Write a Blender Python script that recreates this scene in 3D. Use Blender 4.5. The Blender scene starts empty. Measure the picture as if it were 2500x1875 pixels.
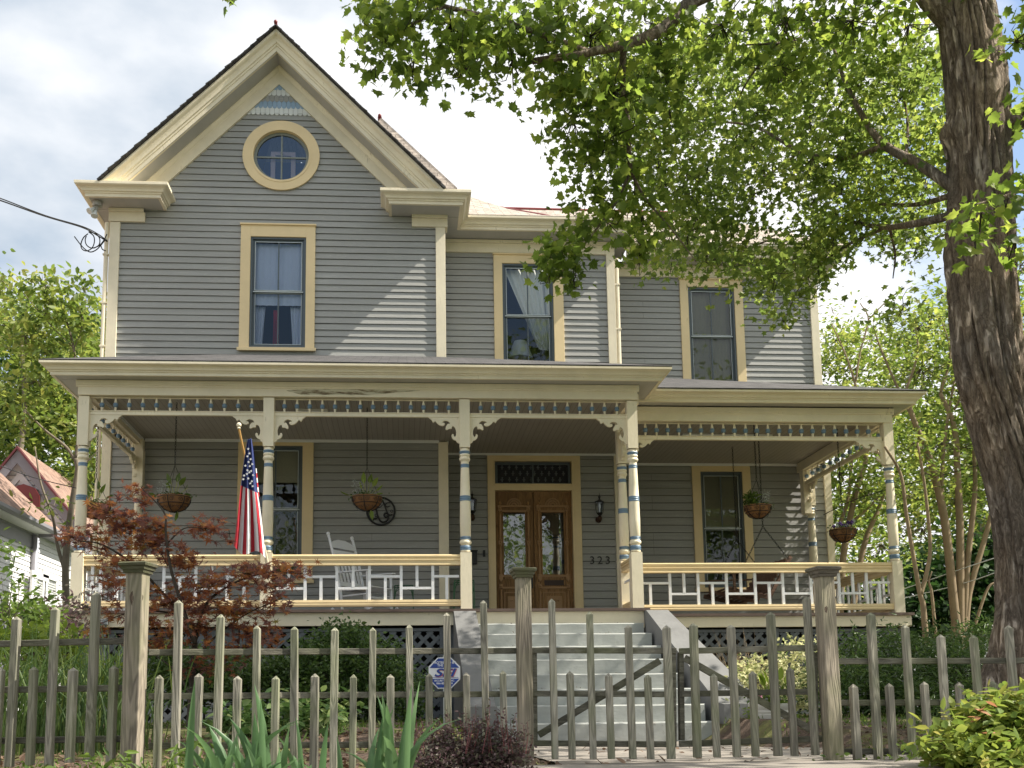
import bpy, math, random
import numpy as np
from mathutils import Vector, Matrix, noise as mn
R = math.radians
random.seed(7); rng = np.random.default_rng(7)
SC = bpy.context.scene
COL = SC.collection
# ------------------------------------------------------------------ camera
F, PX, PY, YA, PI_, RO = 2549.0, 1162.0, 1367.5, .07, .1357, -.0114   # calibrated on the house's own lines (2500 px wide)
def _basis():
    cy, sy, cp, sp = math.cos(YA), math.sin(YA), math.cos(PI_), math.sin(PI_)
    f = np.array([sy*cp, cy*cp, sp]); r = np.array([cy, -sy, 0.]); u = np.cross(r, f)
    c, s = math.cos(RO), math.sin(RO)
    return c*r+s*u, -s*r+c*u, f
CR, CU, CF = _basis()
cam = bpy.data.cameras.new('camera'); co = bpy.data.objects.new('camera', cam); COL.objects.link(co)
co.matrix_world = Matrix([[CR[0], CU[0], -CF[0], 0], [CR[1], CU[1], -CF[1], 0], [CR[2], CU[2], -CF[2], 0], [0, 0, 0, 1]])
cam.sensor_width = 36; cam.sensor_fit = 'HORIZONTAL'; cam.lens = F/2500*36
cam.shift_x = (1250-PX)/2500; cam.shift_y = (PY-937.5)/2500
cam.clip_start = .1; cam.clip_end = 600
SC.camera = co
# ------------------------------------------------------------------ light
SUN = Vector((.665, -.118, .74)).normalized()          # towards the sun
sun = bpy.data.lights.new('sun', 'SUN'); sun.energy = 4.8; sun.angle = R(.5); sun.color = (1, .93, .82)
so = bpy.data.objects.new('sun', sun); COL.objects.link(so); so.rotation_euler = SUN.to_track_quat('Z', 'Y').to_euler()
SC.view_settings.view_transform = 'Standard'; SC.view_settings.look = 'None'
SC.view_settings.exposure = 1.0; SC.view_settings.gamma = 1
W = bpy.data.worlds.new('World'); SC.world = W; W.use_nodes = True
nt = W.node_tree; nt.nodes.clear()
def N(t, **k):
    n = nt.nodes.new(t)
    for a, b in k.items(): setattr(n, a, b)
    return n
out = N('ShaderNodeOutputWorld'); bg = N('ShaderNodeBackground'); bg.inputs['Strength'].default_value = .1
sky = N('ShaderNodeTexSky', sky_type='NISHITA', sun_disc=False)
sky.sun_elevation = math.asin(SUN.z); sky.sun_rotation = math.atan2(SUN.x, SUN.y); sky.air_density = 1.2; sky.dust_density = 1.5
tc = N('ShaderNodeTexCoord'); nz = N('ShaderNodeTexNoise'); nz.inputs['Scale'].default_value = 3.2; nz.inputs['Detail'].default_value = 8; nz.inputs['Roughness'].default_value = .55
mp = N('ShaderNodeMapping'); mp.inputs['Scale'].default_value = (1, 1, 1.9); mp.inputs['Location'].default_value = (.35, 0.2, .1)
ramp = N('ShaderNodeValToRGB'); ramp.color_ramp.elements[0].position = .36; ramp.color_ramp.elements[1].position = .50
def blob(d, lo, hi, gain):
    v = N('ShaderNodeVectorMath', operation='DOT_PRODUCT'); v.inputs[1].default_value = Vector(d).normalized()
    nrm = N('ShaderNodeVectorMath', operation='NORMALIZE'); nt.links.new(tc.outputs['Generated'], nrm.inputs[0]); nt.links.new(nrm.outputs[0], v.inputs[0])
    m = N('ShaderNodeMapRange', interpolation_type='SMOOTHSTEP'); m.inputs[1].default_value = lo; m.inputs[2].default_value = hi; m.inputs[3].default_value = 0; m.inputs[4].default_value = gain
    nt.links.new(v.outputs['Value'], m.inputs[0]); return m.outputs[0]
def mth(op, a, b):
    m = N('ShaderNodeMath', operation=op)
    for i, x in enumerate((a, b)):
        if isinstance(x, (int, float)): m.inputs[i].default_value = x
        else: nt.links.new(x, m.inputs[i])
    return m.outputs[0]
def raydir(x, y):
    return tuple((x-PX)/F*CR-(y-PY)/F*CU+CF)
nt.links.new(tc.outputs['Generated'], mp.inputs[0]); nt.links.new(mp.outputs[0], nz.inputs['Vector'])
v = mth('ADD', nz.outputs['Fac'], .20)
v = mth('SUBTRACT', v, blob(raydir(150, 640), .975, .997, .30))
v = mth('ADD', v, blob(raydir(1250, 450), .86, .97, .25))
v = mth('SUBTRACT', v, blob(raydir(2440, 420), .965, .996, .42))
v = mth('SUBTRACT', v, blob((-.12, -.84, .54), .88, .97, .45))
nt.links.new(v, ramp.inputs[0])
cl = N('ShaderNodeMix', data_type='RGBA')             # cloud body: white to grey-blue
cl.inputs[6].default_value = (6.25, 6.2, 6.2, 1); cl.inputs[7].default_value = (2.5, 3.05, 3.7, 1)
n2 = N('ShaderNodeTexNoise'); n2.inputs['Scale'].default_value = 5.5; n2.inputs['Detail'].default_value = 6; nt.links.new(mp.outputs[0], n2.inputs['Vector'])
g = mth('ADD', mth('ADD', blob(raydir(40, 60), .93, .999, .62), blob(raydir(-300, 500), .8, .99, .12)), mth('MULTIPLY', mth('SUBTRACT', n2.outputs['Fac'], .5), 2.4))
mc = N('ShaderNodeClamp'); nt.links.new(g, mc.inputs[0]); nt.links.new(mc.outputs[0], cl.inputs[0])
mx = N('ShaderNodeMix', data_type='RGBA'); nt.links.new(ramp.outputs[0], mx.inputs[0])
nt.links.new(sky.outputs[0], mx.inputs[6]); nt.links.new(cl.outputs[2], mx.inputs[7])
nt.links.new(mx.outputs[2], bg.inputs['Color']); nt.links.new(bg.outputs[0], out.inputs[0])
SC.render.engine = 'CYCLES'; SC.cycles.max_bounces = 8; SC.cycles.transparent_max_bounces = 12; SC.cycles.use_denoising = True
# ------------------------------------------------------------------ helpers
def at(x, y, Y):                                        # point of the photograph seen at depth Y, as a world point
    d = (x-PX)/F*CR-(y-PY)/F*CU+CF
    return Vector(d*Y/d[1])
def wx(x, y, Y): return at(x, y, Y).x
def wz(x, y, Y): return at(x, y, Y).z
def empty(name, label, cat, loc=(0, 0, 0), rz=0, group=None):
    o = bpy.data.objects.new(name, None); COL.objects.link(o); o.location = loc; o.rotation_euler = (0, 0, rz); o.empty_display_size = .2
    return tag(o, label, cat, group)
def tag(o, label=None, cat=None, group=None, kind=None):
    if label: o['label'] = label
    if cat: o['category'] = cat
    if group: o['group'] = group
    if kind: o['kind'] = kind
    return o
def root_loc(o):
    while o.parent: o = o.parent
    return Vector(o.location)
def link(name, me, mats, parent=None, smooth=False, world=True):
    o = bpy.data.objects.new(name, me)
    for m in (mats if isinstance(mats, (list, tuple)) else [mats]): me.materials.append(m)
    COL.objects.link(o)
    if parent:
        if world:
            l = root_loc(parent)
            if l.length > 0: me.transform(Matrix.Translation(-l))
        o.parent = parent
    if smooth: me.polygons.foreach_set('use_smooth', [True]*len(me.polygons))
    return o
def copy_tree(o, parent=None):
    c = o.copy(); COL.objects.link(c); c.parent = parent
    for ch in list(o.children): copy_tree(ch, c)
    return c
class MB:
    def __init__(s): s.v = []; s.f = []; s.m = []
    def quad(s, a, b, c, d, m=0): i = len(s.v); s.v += [tuple(a), tuple(b), tuple(c), tuple(d)]; s.f.append((i, i+1, i+2, i+3)); s.m.append(m)
    def poly(s, pts, m=0): i = len(s.v); s.v += [tuple(p) for p in pts]; s.f.append(tuple(range(i, i+len(pts)))); s.m.append(m)
    def box(s, x0, x1, y0, y1, z0, z1, m=0, rz=0, c=None):
        p = [Vector((x, y, z)) for z in (z0, z1) for x, y in ((x0, y0), (x1, y0), (x1, y1), (x0, y1))]
        if rz:
            cc = Vector(c) if c else Vector(((x0+x1)/2, (y0+y1)/2, 0)); mt = Matrix.Rotation(rz, 3, 'Z'); p = [mt@(q-cc)+cc for q in p]
        i = len(s.v); s.v += [tuple(q) for q in p]
        for f in ((0, 3, 2, 1), (4, 5, 6, 7), (0, 1, 5, 4), (1, 2, 6, 5), (2, 3, 7, 6), (3, 0, 4, 7)): s.f.append(tuple(i+k for k in f)); s.m.append(m)
    def bar(s, a, b, w, h, m=0, up=(0, 0, 1), taper=1):   # box from a to b, w across, h along 'up'
        a, b = Vector(a), Vector(b); d = (b-a).normalized(); u = Vector(up); sx = d.cross(u)
        if sx.length < 1e-4: sx = Vector((1, 0, 0))
        sx.normalize(); u = sx.cross(d).normalized(); i = len(s.v)
        for q, t in ((a, 1), (b, taper)):
            for e, g_ in ((-1, -1), (1, -1), (1, 1), (-1, 1)): s.v.append(tuple(q+sx*e*w/2*t+u*g_*h/2*t))
        for f in ((0, 3, 2, 1), (4, 5, 6, 7), (0, 1, 5, 4), (1, 2, 6, 5), (2, 3, 7, 6), (3, 0, 4, 7)): s.f.append(tuple(i+k for k in f)); s.m.append(m)
    def tube(s, pts, rad, n=8, m=0, cap=True):
        pts = [Vector(p) for p in pts]; rad = rad if isinstance(rad, (list, tuple)) else [rad]*len(pts); i0 = len(s.v); prev = None
        for k, p in enumerate(pts):
            t = (pts[min(k+1, len(pts)-1)]-pts[max(k-1, 0)]).normalized()
            if prev is None: prev = t.orthogonal().normalized()
            prev = (prev-t*prev.dot(t)).normalized(); b = t.cross(prev)
            for j in range(n): a = 2*math.pi*j/n; s.v.append(tuple(p+(prev*math.cos(a)+b*math.sin(a))*rad[k]))
        for k in range(len(pts)-1):
            for j in range(n): a = i0+k*n+j; b = i0+k*n+(j+1) % n; s.f.append((a, b, b+n, a+n)); s.m.append(m)
        if cap: s.f.append(tuple(i0+j for j in range(n))[::-1]); s.m.append(m); s.f.append(tuple(i0+(len(pts)-1)*n+j for j in range(n))); s.m.append(m)
    def lathe(s, c, prof, n=16, cap=True):               # prof: (z, r, material of the band above)
        i0 = len(s.v); c = Vector(c)
        for z, r, *_ in prof:
            for j in range(n): a = 2*math.pi*j/n; s.v.append((c.x+r*math.cos(a), c.y+r*math.sin(a), c.z+z))
        for k in range(len(prof)-1):
            m = prof[k][2] if len(prof[k]) > 2 else 0
            for j in range(n): a = i0+k*n+j; b = i0+k*n+(j+1) % n; s.f.append((a, b, b+n, a+n)); s.m.append(m)
        if cap: s.f.append(tuple(i0+j for j in range(n))[::-1]); s.m.append(0); s.f.append(tuple(i0+(len(prof)-1)*n+j for j in range(n))); s.m.append(prof[-2][2] if len(prof[-2]) > 2 else 0)
    def prism(s, poly, fn, d0, d1, m=0):                 # 2D outline extruded; fn(u, v, d) -> point
        n = len(poly); i = len(s.v); s.v += [tuple(fn(u, v, d0)) for u, v in poly]+[tuple(fn(u, v, d1)) for u, v in poly]
        s.f.append(tuple(range(i, i+n))); s.m.append(m); s.f.append(tuple(range(i+2*n-1, i+n-1, -1))); s.m.append(m)
        for k in range(n): a = i+k; b = i+(k+1) % n; s.f.append((a, a+n, b+n, b)); s.m.append(m)
    def sweep(s, path, prof, fn, closed=False, m=0, caps=True):   # path (u,v) planar, prof (n,h) n along the left normal
        P = [Vector(p) for p in path]; n = len(P); k = len(prof); i0 = len(s.v)
        def nrm(a, b): d = (b-a).normalized(); return Vector((-d.y, d.x))
        for i, p in enumerate(P):
            na = nrm(P[i-1], p) if (i > 0 or closed) else None; nb = nrm(p, P[(i+1) % n]) if (i < n-1 or closed) else None
            if na is None: mv = nb
            elif nb is None: mv = na
            else: mv = (na+nb); mv = mv/max(1e-6, (1+na.dot(nb)))
            for a, h in prof: q = p+mv*a; s.v.append(tuple(fn(q.x, q.y, h)))
        segs = n if closed else n-1
        for i in range(segs):
            for j in range(k):
                a = i0+i*k+j; b = i0+i*k+(j+1) % k; c = i0+((i+1) % n)*k+(j+1) % k; d = i0+((i+1) % n)*k+j
                s.f.append((a, b, c, d)); s.m.append(m)
        if caps and not closed: s.f.append(tuple(i0+j for j in range(k))[::-1]); s.m.append(m); s.f.append(tuple(i0+(n-1)*k+j for j in range(k))); s.m.append(m)
    def sphere(s, c, r, n=10, m=0, sz=1):
        s.lathe((c[0], c[1], c[2]), [(-r*sz*math.cos(math.pi*k/n), max(1e-4, r*math.sin(math.pi*k/n)), m) for k in range(n+1)], n=12, cap=False)
    def mesh(s, name):
        me = bpy.data.meshes.new(name); me.from_pydata(s.v, [], s.f); me.polygons.foreach_set('material_index', s.m); me.update(); return me
    def build(s, name, mats, parent=None, smooth=False, bevel=0, world=True, auto=False, fix=True, split=0):
        if split:                                        # every 8-vertex box becomes a part of its own
            for k in range(0, len(s.v), 8):
                q = MB(); q.v = s.v[k:k+8]; q.f = [tuple(i-k for i in f) for f in s.f if k <= f[0] < k+8]; q.m = [0]*len(q.f); o = q.build(name, mats, parent, smooth, bevel, world, auto, fix)
            return o
        me = s.mesh(name)
        if fix:
            import bmesh
            b = bmesh.new(); b.from_mesh(me); bmesh.ops.recalc_face_normals(b, faces=b.faces); b.to_mesh(me); b.free()
        o = link(name, me, mats, parent, smooth, world)
        if bevel:
            md = o.modifiers.new('bevel', 'BEVEL'); md.width = bevel; md.segments = 2; md.limit_method = 'ANGLE'; md.angle_limit = R(40)
        if auto:
            o.data.shade_smooth() if hasattr(o.data, 'shade_smooth') else None
            try: o.data.set_sharp_from_angle(angle=R(35))
            except Exception: pass
        return o
# ------------------------------------------------------------------ materials
class NT:
    def __init__(s, name):
        s.m = bpy.data.materials.new(name); s.m.use_nodes = True; s.t = s.m.node_tree; s.b = s.t.nodes['Principled BSDF']; s.o = s.t.nodes['Material Output']; s.tc = s.n('ShaderNodeTexCoord')
    def n(s, t, **k):
        q = s.t.nodes.new(t)
        for a, b in k.items(): setattr(q, a, b)
        return q
    def l(s, a, b): s.t.links.new(a, b)
    def mapv(s, scale, src='Object', loc=(0, 0, 0)):
        q = s.n('ShaderNodeMapping'); q.inputs['Scale'].default_value = scale; q.inputs['Location'].default_value = loc; s.l(s.tc.outputs[src], q.inputs[0]); return q.outputs[0]
    def noise(s, vec, scale=1, detail=5, rough=.6, dist=0):
        q = s.n('ShaderNodeTexNoise'); q.inputs['Scale'].default_value = scale; q.inputs['Detail'].default_value = detail; q.inputs['Roughness'].default_value = rough; q.inputs['Distortion'].default_value = dist; s.l(vec, q.inputs['Vector']); return q.outputs['Fac']
    def ramp(s, f, stops):
        q = s.n('ShaderNodeValToRGB'); e = q.color_ramp.elements
        while len(e) < len(stops): e.new(.5)
        for i, (p, c) in enumerate(stops): e[i].position = p; e[i].color = (*c, 1) if len(c) == 3 else c
        s.l(f, q.inputs[0]); return q.outputs[0]
    def mix(s, f, a, b, mode='MIX'):
        q = s.n('ShaderNodeMix', data_type='RGBA', blend_type=mode)
        for i, x in ((0, f), (6, a), (7, b)):
            if isinstance(x, (int, float)): q.inputs[i].default_value = x
            elif isinstance(x, tuple): q.inputs[i].default_value = (*x, 1)
            else: s.l(x, q.inputs[i])
        return q.outputs[2]
    def math(s, op, a, b=0):
        q = s.n('ShaderNodeMath', operation=op)
        for i, x in enumerate((a, b)):
            if isinstance(x, (int, float)): q.inputs[i].default_value = x
            else: s.l(x, q.inputs[i])
        return q.outputs[0]
    def bump(s, h, st=.3, d=.01, nrm=None):
        q = s.n('ShaderNodeBump'); q.inputs['Strength'].default_value = st; q.inputs['Distance'].default_value = d; s.l(h, q.inputs['Height'])
        if nrm: s.l(nrm, q.inputs['Normal'])
        s.l(q.outputs[0], s.b.inputs['Normal']); return q.outputs[0]
def paint(name, col, rough=.55, streak=(2, 2, 2), var=.12, dirt=(.16, .13, .09), amt=.25, bump=.25, fine=(25, 25, 25)):
    k = NT(name); a = k.noise(k.mapv(streak), 1, 6, .65); b = k.noise(k.mapv(fine), 1, 4, .6)
    lo = tuple(c*(1-var) for c in col); hi = tuple(min(1, c*(1+var*.6)) for c in col)
    c = k.mix(k.ramp(a, [(.3, (0, 0, 0)), (.7, (1, 1, 1))]), lo, hi)
    d = k.ramp(k.math('MULTIPLY', a, b), [(.36, (0, 0, 0)), (.5, (1, 1, 1))])
    c = k.mix(k.math('MULTIPLY', d, amt), c, dirt); k.l(c, k.b.inputs['Base Color']); k.b.inputs['Roughness'].default_value = rough
    k.bump(k.math('ADD', b, a), bump, .006); return k.m
def plain(name, col, rough=.5, metal=0, var=.1, sc=30):
    k = NT(name); a = k.noise(k.mapv((sc, sc, sc)), 1, 4)
    k.l(k.mix(a, tuple(c*(1-var) for c in col), tuple(min(1, c*(1+var)) for c in col)), k.b.inputs['Base Color'])
    k.b.inputs['Roughness'].default_value = rough; k.b.inputs['Metallic'].default_value = metal; k.bump(a, .12, .004); return k.m
def woodm(name, axis, base=(.25, .235, .19), dark=(.07, .062, .05), green=(.17, .2, .09), ring=True):
    k = NT(name); sc = [34, 34, 34]; sc[axis] = 1.1; rnd = k.n('ShaderNodeObjectInfo').outputs['Random']
    add = k.n('ShaderNodeVectorMath', operation='ADD'); cmb = k.n('ShaderNodeCombineXYZ')
    for i in range(3): k.l(k.math('MULTIPLY', rnd, 17.3+i*5), cmb.inputs[i])
    k.l(k.tc.outputs['Object'], add.inputs[0]); k.l(cmb.outputs[0], add.inputs[1])
    def mv(s3): q = k.n('ShaderNodeMapping'); q.inputs['Scale'].default_value = s3; k.l(add.outputs[0], q.inputs[0]); return q.outputs[0]
    s2 = [9, 9, 9]; s2[axis] = .9
    warp = k.noise(mv(tuple(s2)), 1, 3, .5, .4); grain = k.noise(mv(tuple(sc)), 1, 6, .75, .3)
    w = k.n('ShaderNodeMath', operation='SINE'); k.l(k.math('MULTIPLY', warp, 85), w.inputs[0])
    rings = k.math('ADD', k.math('MULTIPLY', w.outputs[0], .20), .5)
    h = k.math('ADD', k.math('MULTIPLY', rings, .55), k.math('MULTIPLY', grain, .65)) if ring else grain
    c = k.ramp(h, [(.30, dark), (.46, tuple(b*.62 for b in base)), (.60, base), (.82, tuple(min(1, b*1.45) for b in base))])
    gr = k.ramp(k.noise(mv((3, 3, 2)), 1, 3), [(.42, (0, 0, 0)), (.66, (1, 1, 1))])
    c = k.mix(k.math('MULTIPLY', gr, .55), c, green, 'MIX'); vr = k.n('ShaderNodeMapRange'); k.l(rnd, vr.inputs[0]); vr.inputs[3].default_value = .72; vr.inputs[4].default_value = 1.22; hv = k.n('ShaderNodeHueSaturation'); k.l(vr.outputs[0], hv.inputs['Value']); k.l(c, hv.inputs['Color']); k.l(hv.outputs[0], k.b.inputs['Base Color']); k.b.inputs['Roughness'].default_value = .85
    k.bump(h, .9, .010); return k.m
def leafm(name, cols, trans=.5, rough=.5, sc=1.5):
    k = NT(name); oi = k.n('ShaderNodeNewGeometry'); rn = oi.outputs['Random Per Island']
    big = k.noise(k.mapv((sc, sc, sc)), 1, 3)
    f = k.math('ADD', k.math('MULTIPLY', rn, .6), k.math('MULTIPLY', k.math('SUBTRACT', big, .3), .9))
    n = len(cols); c = k.ramp(f, [(.12+.76*i/(n-1), cols[i]) for i in range(n)])
    k.l(c, k.b.inputs['Base Color']); k.b.inputs['Roughness'].default_value = rough; k.b.inputs['Specular IOR Level'].default_value = .35
    tr = k.n('ShaderNodeBsdfTranslucent'); hs = k.n('ShaderNodeHueSaturation'); hs.inputs['Saturation'].default_value = 1.0; hs.inputs['Value'].default_value = 2.05; hs.inputs['Hue'].default_value = .49; k.l(c, hs.inputs['Color']); k.l(hs.outputs[0], tr.inputs[0])
    ms = k.n('ShaderNodeMixShader'); ms.inputs[0].default_value = trans; k.l(k.b.outputs[0], ms.inputs[1]); k.l(tr.outputs[0], ms.inputs[2]); k.l(ms.outputs[0], k.o.inputs[0]); return k.m
def shingle(name, c1, c2, mortar, sx=1, tri=(.28, .14), var=.7, vert='Z', kz=1.6, horiz='X'):
    k = NT(name); sp = k.n('ShaderNodeSeparateXYZ'); k.l(k.tc.outputs['Object'], sp.inputs[0]); cb = k.n('ShaderNodeCombineXYZ')
    k.l(sp.outputs[horiz], cb.inputs[0]); k.l(k.math('MULTIPLY', sp.outputs['Z'], kz), cb.inputs[1])
    br = k.n('ShaderNodeTexBrick'); br.inputs['Scale'].default_value = 1; br.inputs['Brick Width'].default_value = tri[0]; br.inputs['Row Height'].default_value = tri[1]; br.inputs['Mortar Size'].default_value = .006; br.inputs['Mortar Smooth'].default_value = .1
    br.inputs['Color1'].default_value = (*c1, 1); br.inputs['Color2'].default_value = (*c2, 1); br.inputs['Mortar'].default_value = (*mortar, 1); k.l(cb.outputs[0], br.inputs[0])
    nn = k.noise(k.mapv((6, 6, 6)), 1, 6); c = k.mix(var, br.outputs[0], k.ramp(nn, [(.3, (.35, .35, .35)), (.7, (1.5, 1.45, 1.4))]), 'MULTIPLY')
    k.l(c, k.b.inputs['Base Color']); k.b.inputs['Roughness'].default_value = .9; k.bump(k.math('SUBTRACT', nn, br.outputs['Fac']), .5, .015); return k.m
def glassm(name, tint=(.9, .95, 1), ior=1.9, rough=.015):
    k = NT(name); k.t.nodes.remove(k.b); g_ = k.n('ShaderNodeBsdfGlossy'); g_.inputs['Roughness'].default_value = rough; g_.inputs['Color'].default_value = (.9, .95, 1, 1)
    t = k.n('ShaderNodeBsdfTransparent'); t.inputs[0].default_value = (*tint, 1); fr = k.n('ShaderNodeFresnel'); fr.inputs['IOR'].default_value = ior
    nz_ = k.n('ShaderNodeBump'); nz_.inputs['Strength'].default_value = .06; nz_.inputs['Distance'].default_value = .02; k.l(k.noise(k.mapv((2.2, 2.2, 2.2)), 1, 2), nz_.inputs['Height']); k.l(nz_.outputs[0], g_.inputs['Normal'])
    ms = k.n('ShaderNodeMixShader'); k.l(fr.outputs[0], ms.inputs[0]); k.l(t.outputs[0], ms.inputs[1]); k.l(g_.outputs[0], ms.inputs[2]); k.l(ms.outputs[0], k.o.inputs[0]); return k.m
M = {}
M['siding'] = paint('grey_siding_paint', (.315, .318, .300), .6, (1.2, 3, 22), .14, (.5, .5, .47), .35, .35, (9, 30, 60))
def sidingm():
    k = NT('grey_siding_paint'); sp = k.n('ShaderNodeSeparateXYZ'); k.l(k.tc.outputs['Object'], sp.inputs[0])
    a = k.noise(k.mapv((1.2, 3, 22)), 1, 6, .65); b = k.noise(k.mapv((7, 20, 70)), 1, 7, .7); c0 = k.noise(k.mapv((.5, .5, 8)), 1, 2); w = k.noise(k.mapv((.35, .35, .35)), 1, 3)
    c = k.mix(k.ramp(a, [(.3, (0, 0, 0)), (.7, (1, 1, 1))]), (.285, .288, .272), (.362, .364, .342)); c = k.mix(k.ramp(c0, [(.42, (0, 0, 0)), (.6, (1, 1, 1))]), c, (.305, .305, .285)); c = k.mix(k.math('MULTIPLY', k.ramp(w, [(.45, (0, 0, 0)), (.65, (1, 1, 1))]), .35), c, (.25, .25, .235))
    fl = k.ramp(k.math('ADD', b, k.math('MULTIPLY', a, .25)), [(.735, (0, 0, 0)), (.755, (1, 1, 1))]); c = k.mix(k.math('MULTIPLY', fl, .45), c, (.46, .45, .41)); cr = k.ramp(b, [(.27, (1, 1, 1)), (.31, (0, 0, 0))]); c = k.mix(k.math('MULTIPLY', cr, .5), c, (.14, .135, .12))
    k.l(c, k.b.inputs['Base Color']); k.b.inputs['Roughness'].default_value = .6; k.bump(b, .55, .008); return k.m
M['siding'] = sidingm()
M['cream'] = paint('cream_trim_paint', (.79, .71, .53), .5, (1.5, 1.5, 1.5), .13, (.26, .20, .11), .6, .4, (30, 30, 8))
M['cream2'] = paint('cream_soffit_paint', (.56, .53, .45), .6, (1, 6, 1), .08, (.3, .25, .17), .2, .1)
M['yellow'] = paint('butter_yellow_paint', (.76, .60, .34), .5, (1.5, 1.5, 1.5), .09, (.35, .26, .12), .3, .2, (30, 30, 8))
M['greyc'] = paint('grey_soffit_paint', (.42, .41, .38), .6, (5, 1, 1), .08, (.3, .28, .22), .2, .1)
M['ceil'] = paint('porch_ceiling_paint', (.44, .42, .38), .6, (12, .6, 1), .07, (.3, .28, .22), .2, .15)
def ceilm():
    k = NT('porch_ceiling_boards'); sp = k.n('ShaderNodeSeparateXYZ'); k.l(k.tc.outputs['Object'], sp.inputs[0]); a = k.noise(k.mapv((9, .6, 1)), 1, 6, .65); f = k.math('ABSOLUTE', k.math('SUBTRACT', k.math('FRACT', k.math('MULTIPLY', sp.outputs['X'], 11.0)), .5))
    c = k.mix(a, (.30, .285, .25), (.42, .40, .36)); ln = k.ramp(f, [(.0, (1, 1, 1)), (.07, (0, 0, 0))]); c = k.mix(k.math('MULTIPLY', ln, .7), c, (.10, .09, .075)); st = k.ramp(k.noise(k.mapv((1.3, 1.3, 1)), 1, 5, .7), [(.55, (0, 0, 0)), (.7, (1, 1, 1))]); c = k.mix(k.math('MULTIPLY', st, .25), c, (.22, .18, .13))
    k.l(c, k.b.inputs['Base Color']); k.b.inputs['Roughness'].default_value = .6; k.bump(f, .4, .01); return k.m
M['ceil'] = ceilm()
M['white'] = paint('white_paint', (.78, .79, .80), .45, (2, 2, 2), .06, (.4, .38, .33), .3, .15)
M['blue'] = plain('blue_band_paint', (.15, .235, .33), .45)
M['dgrey'] = paint('dark_grey_paint', (.125, .14, .15), .6, (2, 2, 2), .14, (.2, .2, .18), .3, .2)
M['sash'] = plain('dark_sash_paint', (.085, .105, .115), .4)
M['lead'] = plain('pale_weatherstrip', (.55, .6, .6), .4)
M['brown'] = paint('weathered_deck_edge', (.11, .075, .06), .7, (1, 1, 1), .3, (.3, .2, .15), .4, .4)
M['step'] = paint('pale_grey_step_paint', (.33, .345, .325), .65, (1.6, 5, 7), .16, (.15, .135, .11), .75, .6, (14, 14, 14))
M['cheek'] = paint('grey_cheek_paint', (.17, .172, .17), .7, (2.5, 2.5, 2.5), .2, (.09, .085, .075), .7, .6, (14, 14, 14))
M['conc'] = paint('worn_concrete', (.24, .215, .185), .9, (1.2, 1.2, 1.2), .22, (.10, .08, .06), .5, .5, (30, 30, 30))
M['wood_v'] = woodm('weathered_picket_wood', 2); M['wood_h'] = woodm('weathered_rail_wood', 0, (.19, .18, .14), (.05, .045, .035), (.12, .13, .06), False)
M['wood_p'] = woodm('weathered_post_wood', 2, (.25, .215, .165), (.055, .045, .035), (.14, .15, .07))
M['oak'] = woodm('varnished_oak', 2, (.25, .14, .055), (.09, .045, .018), (.2, .11, .045)); M['oak2'] = plain('varnished_oak_moulding', (.33, .185, .075), .45, 0, .25, 60)
M['swing'] = woodm('brown_swing_wood', 0, (.22, .13, .09), (.08, .045, .03), (.2, .13, .09), False)
M['shing'] = shingle('dark_asphalt_shingle', (.05, .05, .052), (.085, .083, .086), (.02, .02, .02))
M['slate'] = shingle('pale_pink_slate', (.33, .29, .25), (.42, .37, .32), (.10, .08, .07), tri=(.35, .13))
M['nroof'] = shingle('brown_asphalt_shingle', (.24, .155, .12), (.31, .21, .165), (.14, .09, .07), horiz='Y')
M['redm'] = plain('red_ridge_metal', (.20, .035, .035), .5); M['black'] = plain('black_iron', (.012, .012, .013), .45, .2)
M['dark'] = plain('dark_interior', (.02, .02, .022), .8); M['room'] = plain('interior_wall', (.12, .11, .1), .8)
M['glass'] = glassm('window_glass', ior=1.6); M['dglass'] = glassm('door_glass', (.5, .52, .5), 2.3)
M['bark'] = None
M['red'] = plain('red_cloth', (.42, .015, .03), .8); M['navy'] = plain('navy_cloth', (.02, .035, .14), .8); M['wcloth'] = plain('white_cloth', (.75, .75, .75), .8)
M['lace'] = plain('pale_lace_curtain', (.70, .72, .82), .9, 0, .2, 90); M['blind'] = plain('tan_roller_blind', (.28, .25, .16), .9); M['curt'] = plain('cream_sheer_curtain', (.60, .58, .50), .9)
M['coir'] = plain('coconut_fibre_liner', (.22, .11, .045), .95, 0, .4, 80); M['green'] = plain('green_plant_stand_metal', (.02, .10, .035), .4)
M['glow'] = plain('lamp_glass', (.55, .58, .55), .2)
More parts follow.
